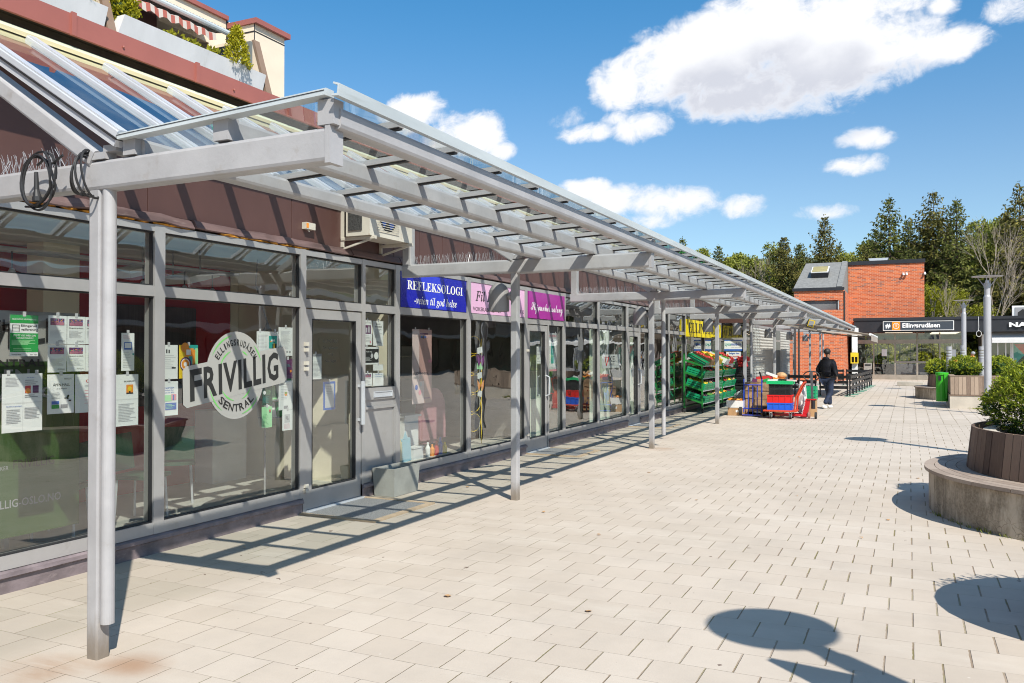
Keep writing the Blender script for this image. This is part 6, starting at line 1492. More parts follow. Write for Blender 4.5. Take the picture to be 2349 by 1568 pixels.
pc = thing('white_pillar', 'square white pillar at the end of the canopy', 'pillar', (-2.5, 46, 0)); MB().box(-2.62, -2.36, 46.0, 46.26, 0, 2.9).build('shaft', M['white'], pc); MB().box(-2.66, -2.32, 45.96, 46.3, 2.62, 2.9).build('head', M['white'], pc)
yb = thing('newspaper_dispenser', 'yellow dispenser with two openings mounted on the white pillar', 'dispenser', (-2.5, 45.9, 1.1))
b = MB(); b.box(-2.67, -2.31, 45.82, 45.99, 1.43, 1.64); b.box(-2.67, -2.63, 45.82, 45.99, 1.10, 1.43); b.box(-2.35, -2.31, 45.82, 45.99, 1.10, 1.43); b.box(-2.51, -2.47, 45.82, 45.99, 1.10, 1.43); b.box(-2.63, -2.51, 45.82, 45.99, 1.10, 1.15); b.box(-2.47, -2.35, 45.82, 45.99, 1.10, 1.15); b.build('housing', M['yellow'], yb); MB().box(-2.63, -2.35, 45.97, 45.985, 1.15, 1.43).build('back_panel', M['black'], yb)
o = MB().box(-2.59, -2.39, 45.985, 45.995, 1.66, 1.88).build('notice', M['paper'], org=(-2.5, 45.99, 1.66)); tag(o, 'small framed notice above the yellow dispenser', 'notice')
mb_ = thing('waste_bin', 'brushed steel waste bin in front of the station glass', 'bin', (-2.2, 54, 0)); b = MB(); b.bar((-2.2, 54, .12), (-2.2, 54, 1.02), .44, .36, .02, up=Vector((0, 1, 0))); b.build('body', mat('bin_steel', (.40, .38, .35), .4, .5, .15, 5), mb_); MB().box(-2.36, -2.04, 53.81, 53.82, .86, .95).build('opening', M['black'], mb_); MB().box(-2.35, -2.05, 53.85, 54.15, 0, .12).build('plinth', M['black'], mb_)
b = MB(); b.bar((-.5, 46.2, .10), (.65, 46.0, .10), .5, .20, .02); o = b.build('concrete_block', mat('low_concrete', (.42, .38, .32), .9, 0, .15, 3), org=(0, 46, 0)); tag(o, 'low flat concrete block on the paving before the station doors', 'block')

# ------------------------------------------------------------------ round planters with benches
def concrete_mat():
    m, t, p = principled('stained_concrete')
    tc = t.n('ShaderNodeTexCoord'); o = tc.outputs['Object']; x, y, z = t.sep(o)
    n = t.noise(t.vscale(o, (1, 1, .28)), 4.5, 8, .68)
    c = t.mix(t.ss(n, .40, .62), (.20, .165, .12, 1), (.50, .43, .34, 1))
    n2 = t.noise(o, 40, 4, .6); c = t.mix(t.ss(n2, .35, .7) * .35, c, (.46, .41, .34, 1))
    vo = t.n('ShaderNodeTexVoronoi', feature='DISTANCE_TO_EDGE'); wv = t.n('ShaderNodeVectorMath', operation='ADD'); t.link(o, wv.inputs[0]); nz = t.n('ShaderNodeTexNoise'); nz.inputs['Scale'].default_value = 6; t.link(o, nz.inputs['Vector']); vm = t.n('ShaderNodeVectorMath', operation='SCALE'); t.link(nz.outputs[1], vm.inputs[0]); vm.inputs['Scale'].default_value = .12; t.link(vm.outputs[0], wv.inputs[1]); t.link(wv.outputs[0], vo.inputs['Vector']); vo.inputs['Scale'].default_value = 9
    crk = (1.0 - t.ss(W(t, vo.outputs['Distance']), 0.0, .025)) * t.ss(t.noise(o, 2.0, 3, .5), .45, .6) * (1.0 - t.ss(z, .20, .36))
    c = t.mix(crk * .55, c, (.07, .055, .04, 1))
    # run-off stains below the bench
    st_ = t.noise(t.vscale(o, (1, 1, .06)), 7.5, 5, .6)
    c = t.mix(t.ss(st_, .52, .68) * .35, c, (.10, .085, .065, 1))
    t.link(c, p.inputs['Base Color']); p.inputs['Roughness'].default_value = .9
    bp = t.n('ShaderNodeBump'); bp.inputs['Strength'].default_value = .5; bp.inputs['Distance'].default_value = .006; t.link(n2 * .6 - crk, bp.inputs['Height']); t.link(bp.outputs[0], p.inputs['Normal'])
    return m
M['concrete'] = concrete_mat()
M['concretelt'] = mat('pale_concrete', (.50, .45, .38), .9, 0, .12, 2.5, .003, 30, dirt=((.34, .30, .25), .4))
M['plank'] = None
def plankmat(name, lo, hi):
    m, t, p = principled(name); tc = t.n('ShaderNodeTexCoord'); ge = t.n('ShaderNodeNewGeometry')
    n = t.noise(t.vscale(tc.outputs['Object'], (9, 9, .7)), 6, 8, .7); r = W(t, ge.outputs['Random Per Island'])
    c = t.mix(t.ss(n * .55 + r * .6, .15, .95), lo + (1,), hi + (1,)); t.link(c, p.inputs['Base Color']); p.inputs['Roughness'].default_value = .75
    bp = t.n('ShaderNodeBump'); bp.inputs['Strength'].default_value = .4; bp.inputs['Distance'].default_value = .003; t.link(n, bp.inputs['Height']); t.link(bp.outputs[0], p.inputs['Normal'])
    return m
M['plank'] = plankmat('weathered_brown_planks', (.075, .046, .034), (.26, .175, .125)); M['bench'] = plankmat('weathered_bench_boards', (.26, .20, .16), (.38, .31, .255)); M['plankgrey'] = plankmat('grey_brown_planks', (.13, .085, .06), (.36, .27, .20))
def ring_planter(cx, cy, rb, rw, a0, a1, lab, zc=.41, zt=.90, cw=None, soil=True):
    t_ = thing('round_planter', lab, 'planter', (cx, cy, 0)); A0, A1 = math.radians(a0), math.radians(a1)
    n = int((A1 - A0) * rb / .10)
    b = MB(); b.lathe([(rb, 0), (rb, zc), (rb - .02, zc + .01), (rw - .15, zc + .01), (rw - .15, 0)], (cx, cy, 0), n, a0=A0, a1=A1)
    for a in (A0, A1):
        b.quad((cx + (rw - .15) * math.cos(a), cy + (rw - .15) * math.sin(a), 0), (cx + rb * math.cos(a), cy + rb * math.sin(a), 0), (cx + rb * math.cos(a), cy + rb * math.sin(a), zc + .01), (cx + (rw - .15) * math.cos(a), cy + (rw - .15) * math.sin(a), zc + .01))
    b.build('concrete_ring', M['concrete'], t_, smooth=False)
    b = MB(); nb = int((A1 - A0) * rb / .42)
    for k in range(nb):
        aa, ac = A0 + (A1 - A0) * k / nb, A0 + (A1 - A0) * (k + 1) / nb - .0035
        sub = 5
        for j in range(4):       # four boards across the seat
            r0 = rw + (rb + .05 - rw) * j / 4; r1 = rw + (rb + .05 - rw) * (j + 1) / 4 - .006
            vs = []
            for i in range(sub + 1):
                a = aa + (ac - aa) * i / sub
                for r, z in ((r0, zc + .012), (r1, zc + .012), (r1, zc + .047), (r0, zc + .047)): vs.append((cx + r * math.cos(a), cy + r * math.sin(a), z))
            fs = []
            for i in range(sub):
                for q in range(4): fs.append((i * 4 + q, i * 4 + (q + 1) % 4, (i + 1) * 4 + (q + 1) % 4, (i + 1) * 4 + q))
            fs += [(3, 2, 1, 0), (sub * 4, sub * 4 + 1, sub * 4 + 2, sub * 4 + 3)]
            b.add(vs, fs)
    b.build('bench_seat', M['bench'], t_)
    b = MB(); npk = int((A1 - A0) * rw / .105); rg_ = random.Random(int(cx * 10))
    for k in range(npk):
        aa, ac = A0 + (A1 - A0) * k / npk + .002, A0 + (A1 - A0) * (k + 1) / npk - .002; j = rg_.uniform(-.003, .003)
        for_pts = []
        for a in (aa, ac):
            for (r, z) in ((rw + j, zc + .05), (rw - .022 + j, zc + .05), (rw - .075 + j, zt), (rw - .05 + j, zt)): for_pts.append((cx + r * math.cos(a), cy + r * math.sin(a), z))
        b.add(for_pts, [(0, 1, 2, 3), (7, 6, 5, 4), (0, 3, 7, 4), (3, 2, 6, 7), (2, 1, 5, 6), (1, 0, 4, 5)])
    b.build('plank_backrest', M['plank'], t_)
    b = MB(); b.lathe([(rw - .16, zc), (rw - .16, zt - .04), (rw - .28, zt - .04), (rw - .28, zc)], (cx, cy, 0), n, a0=A0, a1=A1); b.build('inner_curb', M['concretelt'], t_)
    if soil:
        b = MB(); m_ = 18
        vs = [(cx, cy, zt - .05)]; 
        for i in range(m_ + 1):
            a = A0 + (A1 - A0) * i / m_; vs.append((cx + (rw - .28) * math.cos(a), cy + (rw - .28) * math.sin(a), zt - .10))
        b.add(vs, [(0, i, i + 1) for i in range(1, m_ + 1)]); b.build('soil', M['soil'], t_)
    return t_
ring_planter(2.20, 10.35, 2.01, 1.64, 142, 400, 'big round planter with bench and plank backrest at the right edge of the picture')
ring_planter(2.28, 34.5, 2.08, 1.68, 95, 400, 'far round planter with bench, beyond the green bin', .38, .88)
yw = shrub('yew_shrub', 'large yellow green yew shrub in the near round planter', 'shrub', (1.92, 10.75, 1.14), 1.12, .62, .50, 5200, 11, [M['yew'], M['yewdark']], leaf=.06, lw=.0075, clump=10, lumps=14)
# rectangular planter
rp = thing('planter', 'long planter with upright planks on a pale concrete base behind the lamp pole', 'planter', (2.4, 30, 0))
MB().box(1.10, 4.2, 28.3, 31.4, 0, .385).build('concrete_base', M['concretelt'], rp)
MB().box(1.08, 4.22, 28.28, 31.42, .387, .415).build('ledge', M['plank'], rp)
b = MB(); x = 1.12
while x < 4.15: b.add([(x, 28.30, .42), (x + .10, 28.30, .42), (x + .10, 28.37, .955), (x, 28.37, .955), (x, 28.34, .42), (x + .10, 28.34, .42), (x + .10, 28.41, .955), (x, 28.41, .955)], [(0, 1, 2, 3), (5, 4, 7, 6), (1, 5, 6, 2), (4, 0, 3, 7), (3, 2, 6, 7)]); x += .106
y = 28.42
while y < 31.3: b.box(1.12, 1.15, y, y + .10, .42, .955); y += .106
b.build('planks', M['plankgrey'], rp); b = MB(); b.box(1.10, 4.2, 28.36, 28.52, .957, .985); b.box(1.10, 1.26, 28.52, 31.4, .957, .985); b.build('cap_board', M['plankgrey'], rp); MB().box(1.15, 4.15, 28.42, 31.3, .5, .90).build('soil', M['soil'], rp)
shrub('yew_shrub', 'rounded light green yew shrub in the long planter beside the bollard', 'shrub', (1.60, 30.2, 1.17), .50, .50, .33, 800, 21, [M['yew'], M['yewdark']], leaf=.07, lw=.014, clump=7)
shrub('yew_shrub', 'small light green yew shrub in the far round planter, above the green bin', 'shrub', (.93, 34.3, 1.06), .40, .4, .30, 520, 22, [M['yew'], M['yewdark']], leaf=.07, lw=.015, clump=7)
shrub('yew_shrub', 'light green yew shrub behind the lamp pole, right of the bollards', 'shrub', (2.85, 34.2, 1.12), .52, .5, .40, 800, 23, [M['yew'], M['yewdark']], leaf=.07, lw=.015, clump=7)
gb = thing('waste_bin', 'bright green metal waste bin beside the long planter', 'bin', (.93, 29.6, 0))
gm = mat('bright_green_metal', (.045, .42, .02), .35, 0, .06, 3); b = MB(); b.lathe([(0, .14), (.17, .14), (.17, 1.02), (0, 1.02)], (.93, 29.6, 0), 20); b.build('body', gm, gb); b = MB(); b.lathe([(.172, .95), (.19, .97), (.19, 1.04), (0, 1.06)], (.93, 29.6, 0), 20); b.build('hood', gm, gb); MB().box(.82, .90, 29.41, 29.43, .80, .93).build('opening', M['black'], gb); b = MB(); b.prism([(0, 0), (.12, 0), (.08, -.75), (.05, -.75)], (.98, 29.43, 1.0), UX, V, .03); b.build('front_flap', gm, gb); b = MB(); b.box(.99, 1.09, 29.55, 29.6, .2, .95); b.build('bracket', M['rafter'], gb)

# ------------------------------------------------------------------ street lamps and bollards
polem = mat('light_grey_pole', (.42, .42, .44), .4, .15, .06, 3)
def street_lamp(x, y, lab, h=3.75):
    t_ = thing('street_lamp', lab, 'street lamp', (x, y, 0), 'disc-topped lamps along the square')
    b = MB(); b.tube([(x, y, 0), (x, y, h - .55)], .092, 20); b.build('lower_pole', polem, t_); b = MB(); b.tube([(x, y, h - .55), (x, y, h - .50), (x, y, h - .18)], [.088, .072, .072], 18); b.tube([(x, y, h - .30), (x, y, h - .17)], .086, 18); b.build('upper_pole', mat('grey_pole_head', (.30, .30, .33), .4, .2) if False else polem, t_)
    for k in range(3):
        a = k * 2.094 + .4; MB().tube([(x + .09 * math.cos(a), y + .09 * math.sin(a), h - .25), (x + .27 * math.cos(a), y + .27 * math.sin(a), h - .012)], .011, 6).build('strut', polem, t_)
    b = MB(); b.lathe([(0, -.03), (.2, -.014), (.38, .002), (.395, .008), (.38, .014), (0, .02)], (x, y, h), 40); b.build('disc_shade', mat('pale_disc', (.45, .45, .43), .5, 0, .03) if False else M['steel'], t_)
    b = MB(); b.lathe([(0, .02), (.045, .02), (.05, -.05), (0, -.05)], (x, y, h - .12), 12); b.build('lamp_head', M['rafter'], t_)
street_lamp(1.95, 26.4, 'tall disc-topped street lamp in front of the long planter'); street_lamp(2.10, 40.2, 'farther, smaller looking disc-topped street lamp near the station', 3.85)
street_lamp(1.97, 2.85, 'disc-topped street lamp just outside the picture that throws the round shadow in front', 3.75); street_lamp(1.98, 15.2, 'disc-topped street lamp outside the right edge, throwing the middle round shadow', 3.75)
def bollard(x, y, lab, top=1.88):
    t_ = thing('light_bollard', lab, 'bollard', (x, y, 0), 'tall louvred light bollards'); b = MB(); b.tube([(x, y, 0), (x, y, top - .42)], .09, 18); b.tube([(x, y, top - .13), (x, y, top)], .09, 18); b.build('column', polem, t_)
    b = MB()
    for k in range(5): b.lathe([(.06, 0), (.092, .0), (.092, .022), (.06, .034)], (x, y, top - .41 + k * .056), 18)
    b.build('louvre_head', M['rafter'], t_); MB().tube([(x, y, top - .42), (x, y, top - .13)], .06, 14).build('lens', plain('warm_lens', (.6, .5, .3)), t_)
bollard(1.30, 33.9, 'louvred light bollard between the two small yew shrubs'); bollard(2.30, 33.6, 'louvred light bollard right of the rounded yew shrub'); bollard(1.82, 35.6, 'louvred light bollard in line with the farther street lamp', 1.93)
rgd = random.Random(6)
spots_ = [(-1.9, 5.2), (-2.6, 7.4), (-.4, 8.3), (-1.2, 10.4), (-2.9, 5.1), (-3.5, 8.2), (.1, 12.5), (-1.6, 14.2), (-2.2, 9.6), (-5.2, 5.6), (-5.0, 9.3), (-.2, 9.3), (.2, 9.9), (-3.3, 11.5)]
for i, (lx, ly) in enumerate(spots_):
    lf = MB(); n_ = 7; rr_ = rgd.uniform(.018, .035)
    lf.add([(lx + rr_ * math.cos(k * .9) * (1 if k % 2 else .7), ly + rr_ * .7 * math.sin(k * .9), .004 + rgd.uniform(0, .012)) for k in range(n_)], [tuple(range(n_))])
    o = lf.build('dry_leaf', kraft, org=(lx, ly, 0)); tag(o, 'dry brown leaf lying on the paving', 'leaf', 'dry leaves on the paving')
tf = MB()
for a_ in [math.radians(195 + k * 1.9) for k in range(48)]:
    if rgd.random() < .45: continue
    cx_, cy_ = 2.20 + 2.02 * math.cos(a_), 10.35 + 2.02 * math.sin(a_)
    for k in range(int(rgd.uniform(2, 12))): leafquad(tf, (cx_ + rgd.uniform(-.03, .01), cy_ + rgd.uniform(-.05, .05), 0), Vector((rgd.uniform(-.7, .3), rgd.uniform(-.7, .3), 1)).normalized() * rgd.uniform(.02, .06), .004, rgd)
for k in range(160): leafquad(tf, (1.9 + rgd.gauss(0, .12), 28.2 + rgd.uniform(-.05, .05), 0), Vector((rgd.uniform(-.5, .5), rgd.uniform(-.5, .5), 1)).normalized() * rgd.uniform(.03, .08), .008, rgd)
o = tf.build('grass_tufts', M['leafy'], kind='stuff'); tag(o, 'weeds and grass tufts growing along the feet of the planters', 'weeds')
# unseen things added outside the frame to throw the shadows that fall into it
rg = thing('unseen_tub', 'unseen wooden tub added outside the right edge to throw a round shadow on the paving', 'planter', (1.65, 5.95, 0)); b = MB(); b.lathe([(.78, 0), (.86, .88), (.80, .88), (.66, .6), (0, .6)], (1.65, 5.95, 0), 30); b.build('tub', M['plank'], rg)
shrub('yew_shrub', 'unseen yew shrub added in the tub outside the right edge for its shadow', 'shrub', (1.8, 5.9, 1.25), .6, .6, .42, 420, 31, [M['yew'], M['yewdark']], leaf=.06, lw=.010, clump=8)
ib = thing('unseen_board', 'unseen upright board added outside the right edge to throw the angled shadow in front', 'board', (1.3, 3.3, 0)); MB().bar((.84, 3.40, 1.25), (1.9, 3.24, 1.25), .05, 1.75).build('panel', M['greyink'], ib)
for x, y in ((.90, 3.39), (1.84, 3.25)): MB().tube([(x, y, 0), (x, y, .4)], .03, 8).build('leg', polem, ib)
# building on the other side of the square: only seen mirrored in the windows
op = thing('opposite_building', 'long brown building across the square, mirrored in the shop windows', 'building', (27, 10, 0)); MB().box(24, 34, -30, 84, 0, 5.5).build('wall', M['brown'], op); MB().box(22.0, 24, -30, 84, 2.9, 3.2).build('canopy', M['greyink'], op); MB().box(23.9, 34, -30, 84, 5.5, 5.8).build('coping', M['white'], op)
b = MB()
for k in range(34): b.box(23.9, 24.0, -29 + k * 3.2, -26.4 + k * 3.2, .3, 2.6)
b.build('shop_windows', M['black'], op)
for k, (x, y) in enumerate(((9.5, 2.5), (9.5, 9), (9.5, 17))):
    pass
# ------------------------------------------------------------------ people
def skin_mesh(name, nodes, edges, m_, parent, root, lvl=2):
    bm = bmesh.new(); L = Vector(parent['_o']); vs = {}
    sl_ = bm.verts.layers.skin.verify()
    for k, (p, r) in nodes.items():
        v = bm.verts.new(Vector(p)); rr = r if isinstance(r, tuple) else (r, r); v[sl_].radius = rr; v[sl_].use_root = (k == root); vs[k] = v
    for a, c in edges: bm.edges.new((vs[a], vs[c]))
    me = bpy.data.meshes.new(name); bm.to_mesh(me); bm.free(); o = bpy.data.objects.new(name, me); COL.objects.link(o)
    o.modifiers.new('skin', 'SKIN').use_smooth_shade = True; s_ = o.modifiers.new('sub', 'SUBSURF'); s_.levels = lvl; s_.render_levels = lvl
    bpy.context.view_layer.update()
    ev = o.evaluated_get(bpy.context.evaluated_depsgraph_get()); m2 = bpy.data.meshes.new_from_object(ev)
    o.modifiers.clear(); o.data = m2; m2.materials.clear(); m2.materials.append(m_)
    m2.polygons.foreach_set('use_smooth', [True] * len(m2.polygons)); m2.update()
    o.parent = parent; o['_o'] = tuple(L); return o
skinm = mat('skin', (.28, .15, .10), .5, 0, .05); hairm = mat('black_hair', (.012, .010, .009), .6, 0, .2, 40)
def puffer():
    m, t, p = principled('dark_puffer_jacket'); tc = t.n('ShaderNodeTexCoord'); x, y, z = t.sep(tc.outputs['Object']); s_ = t.m('SINE', z * 95.0)
    p.inputs['Base Color'].default_value = (.010, .011, .017, 1); p.inputs['Roughness'].default_value = .55; p.inputs['Specular IOR Level'].default_value = .25; b = t.n('ShaderNodeBump'); b.inputs['Strength'].default_value = 1; b.inputs['Distance'].default_value = .02; t.link(t.m('ABSOLUTE', s_), b.inputs['Height']); t.link(b.outputs[0], p.inputs['Normal']); return m
jacket = puffer(); jeans = mat('blue_jeans', (.011, .020, .048), .8, 0, .5, 9); shoem = mat('white_sneaker', (.72, .71, .68), .6, 0, .05)
def person(label, loc, facing, jm, trousers, hair, stride=.22, h=1.0):
    """built facing +Y at the origin, then turned and moved"""
    t_ = thing('person', label, 'person', (0, 0, 0)); H = 1.76
    # body: head, neck, trunk core, hands
    hd = {'pel': ((0, 0, .95), .06), 'ch': ((0, .02, 1.30), .07), 'nk': ((0, .0, 1.47), .055), 'nk2': ((0, .015, 1.53), .055), 'h1': ((0, .02, 1.60), (.070, .085)), 'h2': ((0, .012, 1.67), (.078, .098)), 'h3': ((0, .0, 1.735), (.055, .07)),
          'shl': ((-.17, 0, 1.39), .03), 'ell': ((-.27, -.04, 1.14), .03), 'wrl': ((-.29, .06, .90), .028), 'shr': ((.17, 0, 1.39), .03), 'elr': ((.26, -.06, 1.14), .03), 'wrr': ((.25, .08, .93), .028),
          'kl': ((-.07, .16, .50), .03), 'al': ((-.03, .14, .12), .025), 'hl': ((-.085, .02, .84), .04), 'kr': ((.08, .03, .49), .03), 'ar': ((.05, -.235, .16), .025), 'hr': ((.085, .0, .84), .04)}
    ed = [('pel', 'ch'), ('ch', 'nk'), ('nk', 'nk2'), ('nk2', 'h1'), ('h1', 'h2'), ('h2', 'h3'), ('ch', 'shl'), ('shl', 'ell'), ('ell', 'wrl'), ('ch', 'shr'), ('shr', 'elr'), ('elr', 'wrr'), ('pel', 'hl'), ('hl', 'kl'), ('kl', 'al'), ('pel', 'hr'), ('hr', 'kr'), ('kr', 'ar')]
    for s_, w_ in (('l', Vector((-.29, .06, .90))), ('r', Vector((.25, .08, .93)))):
        sg_ = -1 if s_ == 'l' else 1
        hd['pm' + s_] = (tuple(w_ + Vector((0, .02, -.055))), .028); ed.append(('wr' + s_, 'pm' + s_))
        for i in range(4):
            q = w_ + Vector((0, .045 - .022 * i, -.10)); hd['f%d%s' % (i, s_)] = (tuple(q), .010); hd['g%d%s' % (i, s_)] = (tuple(q + Vector((-sg_ * .015, .004, -.05 + .008 * abs(i - 1.3)))), .008); ed += [('pm' + s_, 'f%d%s' % (i, s_)), ('f%d%s' % (i, s_), 'g%d%s' % (i, s_))]
        hd['t' + s_] = (tuple(w_ + Vector((-sg_ * .01, .07, -.06))), .010); ed.append(('pm' + s_, 't' + s_))
    skin_mesh('body', hd, ed, skinm, t_, 'pel')
    # face details
    b = MB(); b.ball((0, .115, 1.645), .018, sc=(.7, 1, 1.3), seg=8, ring=6)
    for s_ in (-1, 1): b.ball((s_ * .083, .01, 1.65), .022, sc=(.4, 1, 1.5), seg=8, ring=6)
    b.build('nose_and_ears', skinm, t_, smooth=True)
    jk = {'p': ((0, .0, .92), (.20, .16)), 'w': ((0, .0, 1.08), (.20, .16)), 'c': ((0, .01, 1.26), (.23, .17)), 'c2': ((0, 0, 1.38), (.20, .15)), 'n': ((0, -.005, 1.475), (.085, .085)), 'sl': ((-.19, 0, 1.37), .085), 'el': ((-.295, -.045, 1.14), .085), 'wl': ((-.295, .045, .935), .065), 'sr': ((.19, 0, 1.37), .085), 'er': ((.285, -.065, 1.14), .085), 'wr': ((.255, .065, .965), .065)}
    skin_mesh('jacket', jk, [('p', 'w'), ('w', 'c'), ('c', 'c2'), ('c2', 'n'), ('c2', 'sl'), ('sl', 'el'), ('el', 'wl'), ('c2', 'sr'), ('sr', 'er'), ('er', 'wr')], jm, t_, 'c')
    b = MB(); b.ball((0, -.085, 1.475), 1, sc=(.12, .07, .07), seg=14, ring=9); b.build('hood', jm, t_, smooth=True)
    je = {'p': ((0, 0, .92), (.18, .14)), 'hl': ((-.085, .02, .84), .12), 'kl': ((-.07, .16, .50), .088), 'ml': ((-.045, .16, .28), .078), 'al': ((-.03, .14, .10), .075), 'hr': ((.085, 0, .84), .12), 'kr': ((.08, .03, .49), .086), 'mr': ((.065, -.10, .30), .076), 'ar': ((.05, -.235, .15), .072)}
    skin_mesh('trousers', je, [('p', 'hl'), ('hl', 'kl'), ('kl', 'ml'), ('ml', 'al'), ('p', 'hr'), ('hr', 'kr'), ('kr', 'mr'), ('mr', 'ar')], trousers, t_, 'p')
    for (x, y, z, ang) in ((-.03, .15, 0, 0.0), (.05, -.26, .04, -.55)):
        nd = {'a': ((x, y - .08, z + .055), (.045, .05)), 'b': ((x, y + .02, z + .055 + math.sin(ang) * .10), (.042, .05)), 'c': ((x, y + .13, z + .04 + math.sin(ang) * .16 * .0 - (0 if ang == 0 else .02)), (.042, .036))}
        nd = {k: ((p[0], p[1], max(p[2], .035)), r) for k, (p, r) in nd.items()}
        skin_mesh('shoe', nd, [('a', 'b'), ('b', 'c')], shoem, t_, 'b')
    b = MB(); b.ball((0, -.012, 1.70), 1, sc=(.095, .112, .098), seg=18, ring=12, jit=.03); b.build('hair', hair, t_, smooth=True)
    t_.location = loc; t_.rotation_euler = (0, 0, facing); t_.scale = (h, h, h); return t_
person('man in dark hooded puffer jacket, jeans and white trainers walking away past the barriers', (-2.20, 26.75, 0), math.radians(-28), jacket, jeans, hairm)
person('person in a dark jacket with an orange collar and grey headscarf standing by the kiosk', (3.02, 50.0, 0), math.radians(60), mat('dark_grey_coat', (.08, .08, .10), .8), mat('dark_trousers', (.03, .03, .035), .8), mat('grey_scarf', (.30, .31, .32), .8, 0, .3, 20), h=.95)
o = MB(); o.ball((3.0, 49.93, 1.43), 1, sc=(.13, .10, .05), seg=12, ring=7); o = o.build('scarf', M['orange'], org=(3.0, 49.9, 1.4), smooth=True); tag(o, 'orange scarf around the neck of the person by the kiosk', 'scarf')

# ------------------------------------------------------------------ trees
def gz(Y): return -.06 + 10 * max(0, Y - 74) / 120
def spruce(h, rmax, seed, dens=1.0):
    rg_ = random.Random(seed); tk = MB(); cr = MB()
    tk.tube([(0, 0, 0), (0, 0, h * .5), (rg_.uniform(-.05, .05), 0, h * .98)], [h * .014, h * .009, .015], 7)
    z = h * .06
    while z < h * .985:
        f = 1 - z / h; L0 = rmax * (f ** .72) * (1 - .25 * max(0, .25 - z / h) / .25) + .08
        nb = 5 + int(rg_.random() * 3) if f > .12 else 4
        a0 = rg_.uniform(0, 6.283)
        for k in range(nb):
            a = a0 + 6.283 * k / nb + rg_.uniform(-.35, .35); L = L0 * rg_.uniform(.58, 1.15) * (1.25 if rg_.random() < .08 else 1)
            if rg_.random() < .06: continue
            d = Vector((math.cos(a), math.sin(a), 0)); side = Vector((-d.y, d.x, 0))
            rise = rg_.uniform(.02, .18) if f < .35 else rg_.uniform(-.22, .0)
            P = []
            ns = max(3, int(L / .33))
            for i in range(ns + 1):
                u = i / ns; P.append(Vector((0, 0, z)) + d * L * u + UP * (rise * L * u * 2 - .32 * L * u * (1 - u) * 1.6 + .16 * L * max(0, u - .55)))
            tk.tube([P[0], P[len(P) // 2], P[-1]], [.012 + L * .008, .012, .006], 3, caps=False)
            for i in range(1, ns + 1):
                u = i / ns; wdt = .42 * L * (1 - u * .75) * .55 + .12
                for s_ in (-1, 1):
                    for r_ in range(int(2 * dens + rg_.random())):
                        q = P[i] + side * s_ * wdt * rg_.uniform(.05, .35) - UP * rg_.uniform(0, .06)
                        dd = (side * s_ * rg_.uniform(.5, 1.0) + d * rg_.uniform(.2, .8) - UP * rg_.uniform(.1, .75)) * wdt * rg_.uniform(.7, 1.25)
                        leafquad(cr, q, dd, .035 + wdt * .11, rg_)
                if rg_.random() < .6: leafquad(cr, P[i], Vector((rg_.uniform(-.1, .1), rg_.uniform(-.1, .1), -.35 - .25 * L * .2)), .07, rg_)
        z += max(.16, h * .020) * rg_.uniform(.75, 1.25)
    for k in range(9): leafquad(cr, (0, 0, h * (.93 + .008 * k)), rdir(rg_, .6) * .30, .05, rg_)
    return tk, cr
def tree_thing(name, label, cat, x, y, tk, cr, mt_t, mt_c, group, zrot=0):
    z = gz(y); t_ = thing(name, label, cat, (0, 0, 0), group); t_['_o'] = (0, 0, 0)
    tk.build('trunk', mt_t, t_); 
    if cr is not None and cr.f: cr.build('crown', mt_c, t_)
    t_.location = (x, y, z); t_.rotation_euler = (0, 0, zrot); return t_
def leafy_tree(h, r, seed, n=900, leaf=.28, base=.35):
    rg_ = random.Random(seed); tk = MB(); cr = MB(); tk.tube([(0, 0, 0), (.1, 0, h * .5), (0, .1, h * .9)], [h * .016, h * .010, .03], 7)
    lobes = []
    for i in range(11):
        zz = h * rg_.uniform(base, .93); fr_ = math.sin(math.pi * min(1, (zz / h - base + .12) / (1.06 - base))) ; a = rg_.uniform(0, 6.283); rr = r * fr_ * rg_.uniform(.2, .75)
        c = Vector((rr * math.cos(a), rr * math.sin(a), zz)); lobes.append((c, r * rg_.uniform(.28, .48))); tk.tube([(0, 0, zz * .7), tuple(c * .6 + Vector((0, 0, zz * .36))), tuple(c)], [.07, .04, .015], 4, caps=False)
    for c, rl in lobes:
        for i in range(n // 11):
            d = rdir(rg_); p = c + Vector((d.x * rl, d.y * rl, d.z * rl * .8)) * rg_.uniform(.55, 1.08)
            for j in range(4): leafquad(cr, p + rdir(rg_) * leaf * .5, rdir(rg_, .2) * leaf * rg_.uniform(.6, 1.2), leaf * .26, rg_)
    return tk, cr
def bare_tree(h, seed, spread=.35):
    rg_ = random.Random(seed); tk = MB()
    def grow(p, d, L, r, lv):
        q = p + d * L; mid = p + d * L * .5 + rdir(rg_) * L * .05; tk.tube([p, mid, q], [r, r * .8, r * .6], 5 if lv < 2 else 3, caps=False)
        if lv >= 4: return
        nb = 2 if lv < 1 else 3
        for k in range(nb + (1 if lv > 1 else 0)):
            nd = (d + rdir(rg_) * (spread + .12 * lv) + UP * .12).normalized(); grow(p + d * L * rg_.uniform(.45, 1.0), nd, L * rg_.uniform(.55, .8), r * .55, lv + 1)
        grow(q, (d + rdir(rg_) * .2).normalized(), L * .7, r * .6, lv + 1)
    grow(Vector((0, 0, 0)), Vector((rg_.uniform(-.05, .05), 0, 1)).normalized(), h * .36, h * .0075, 0)
    return tk
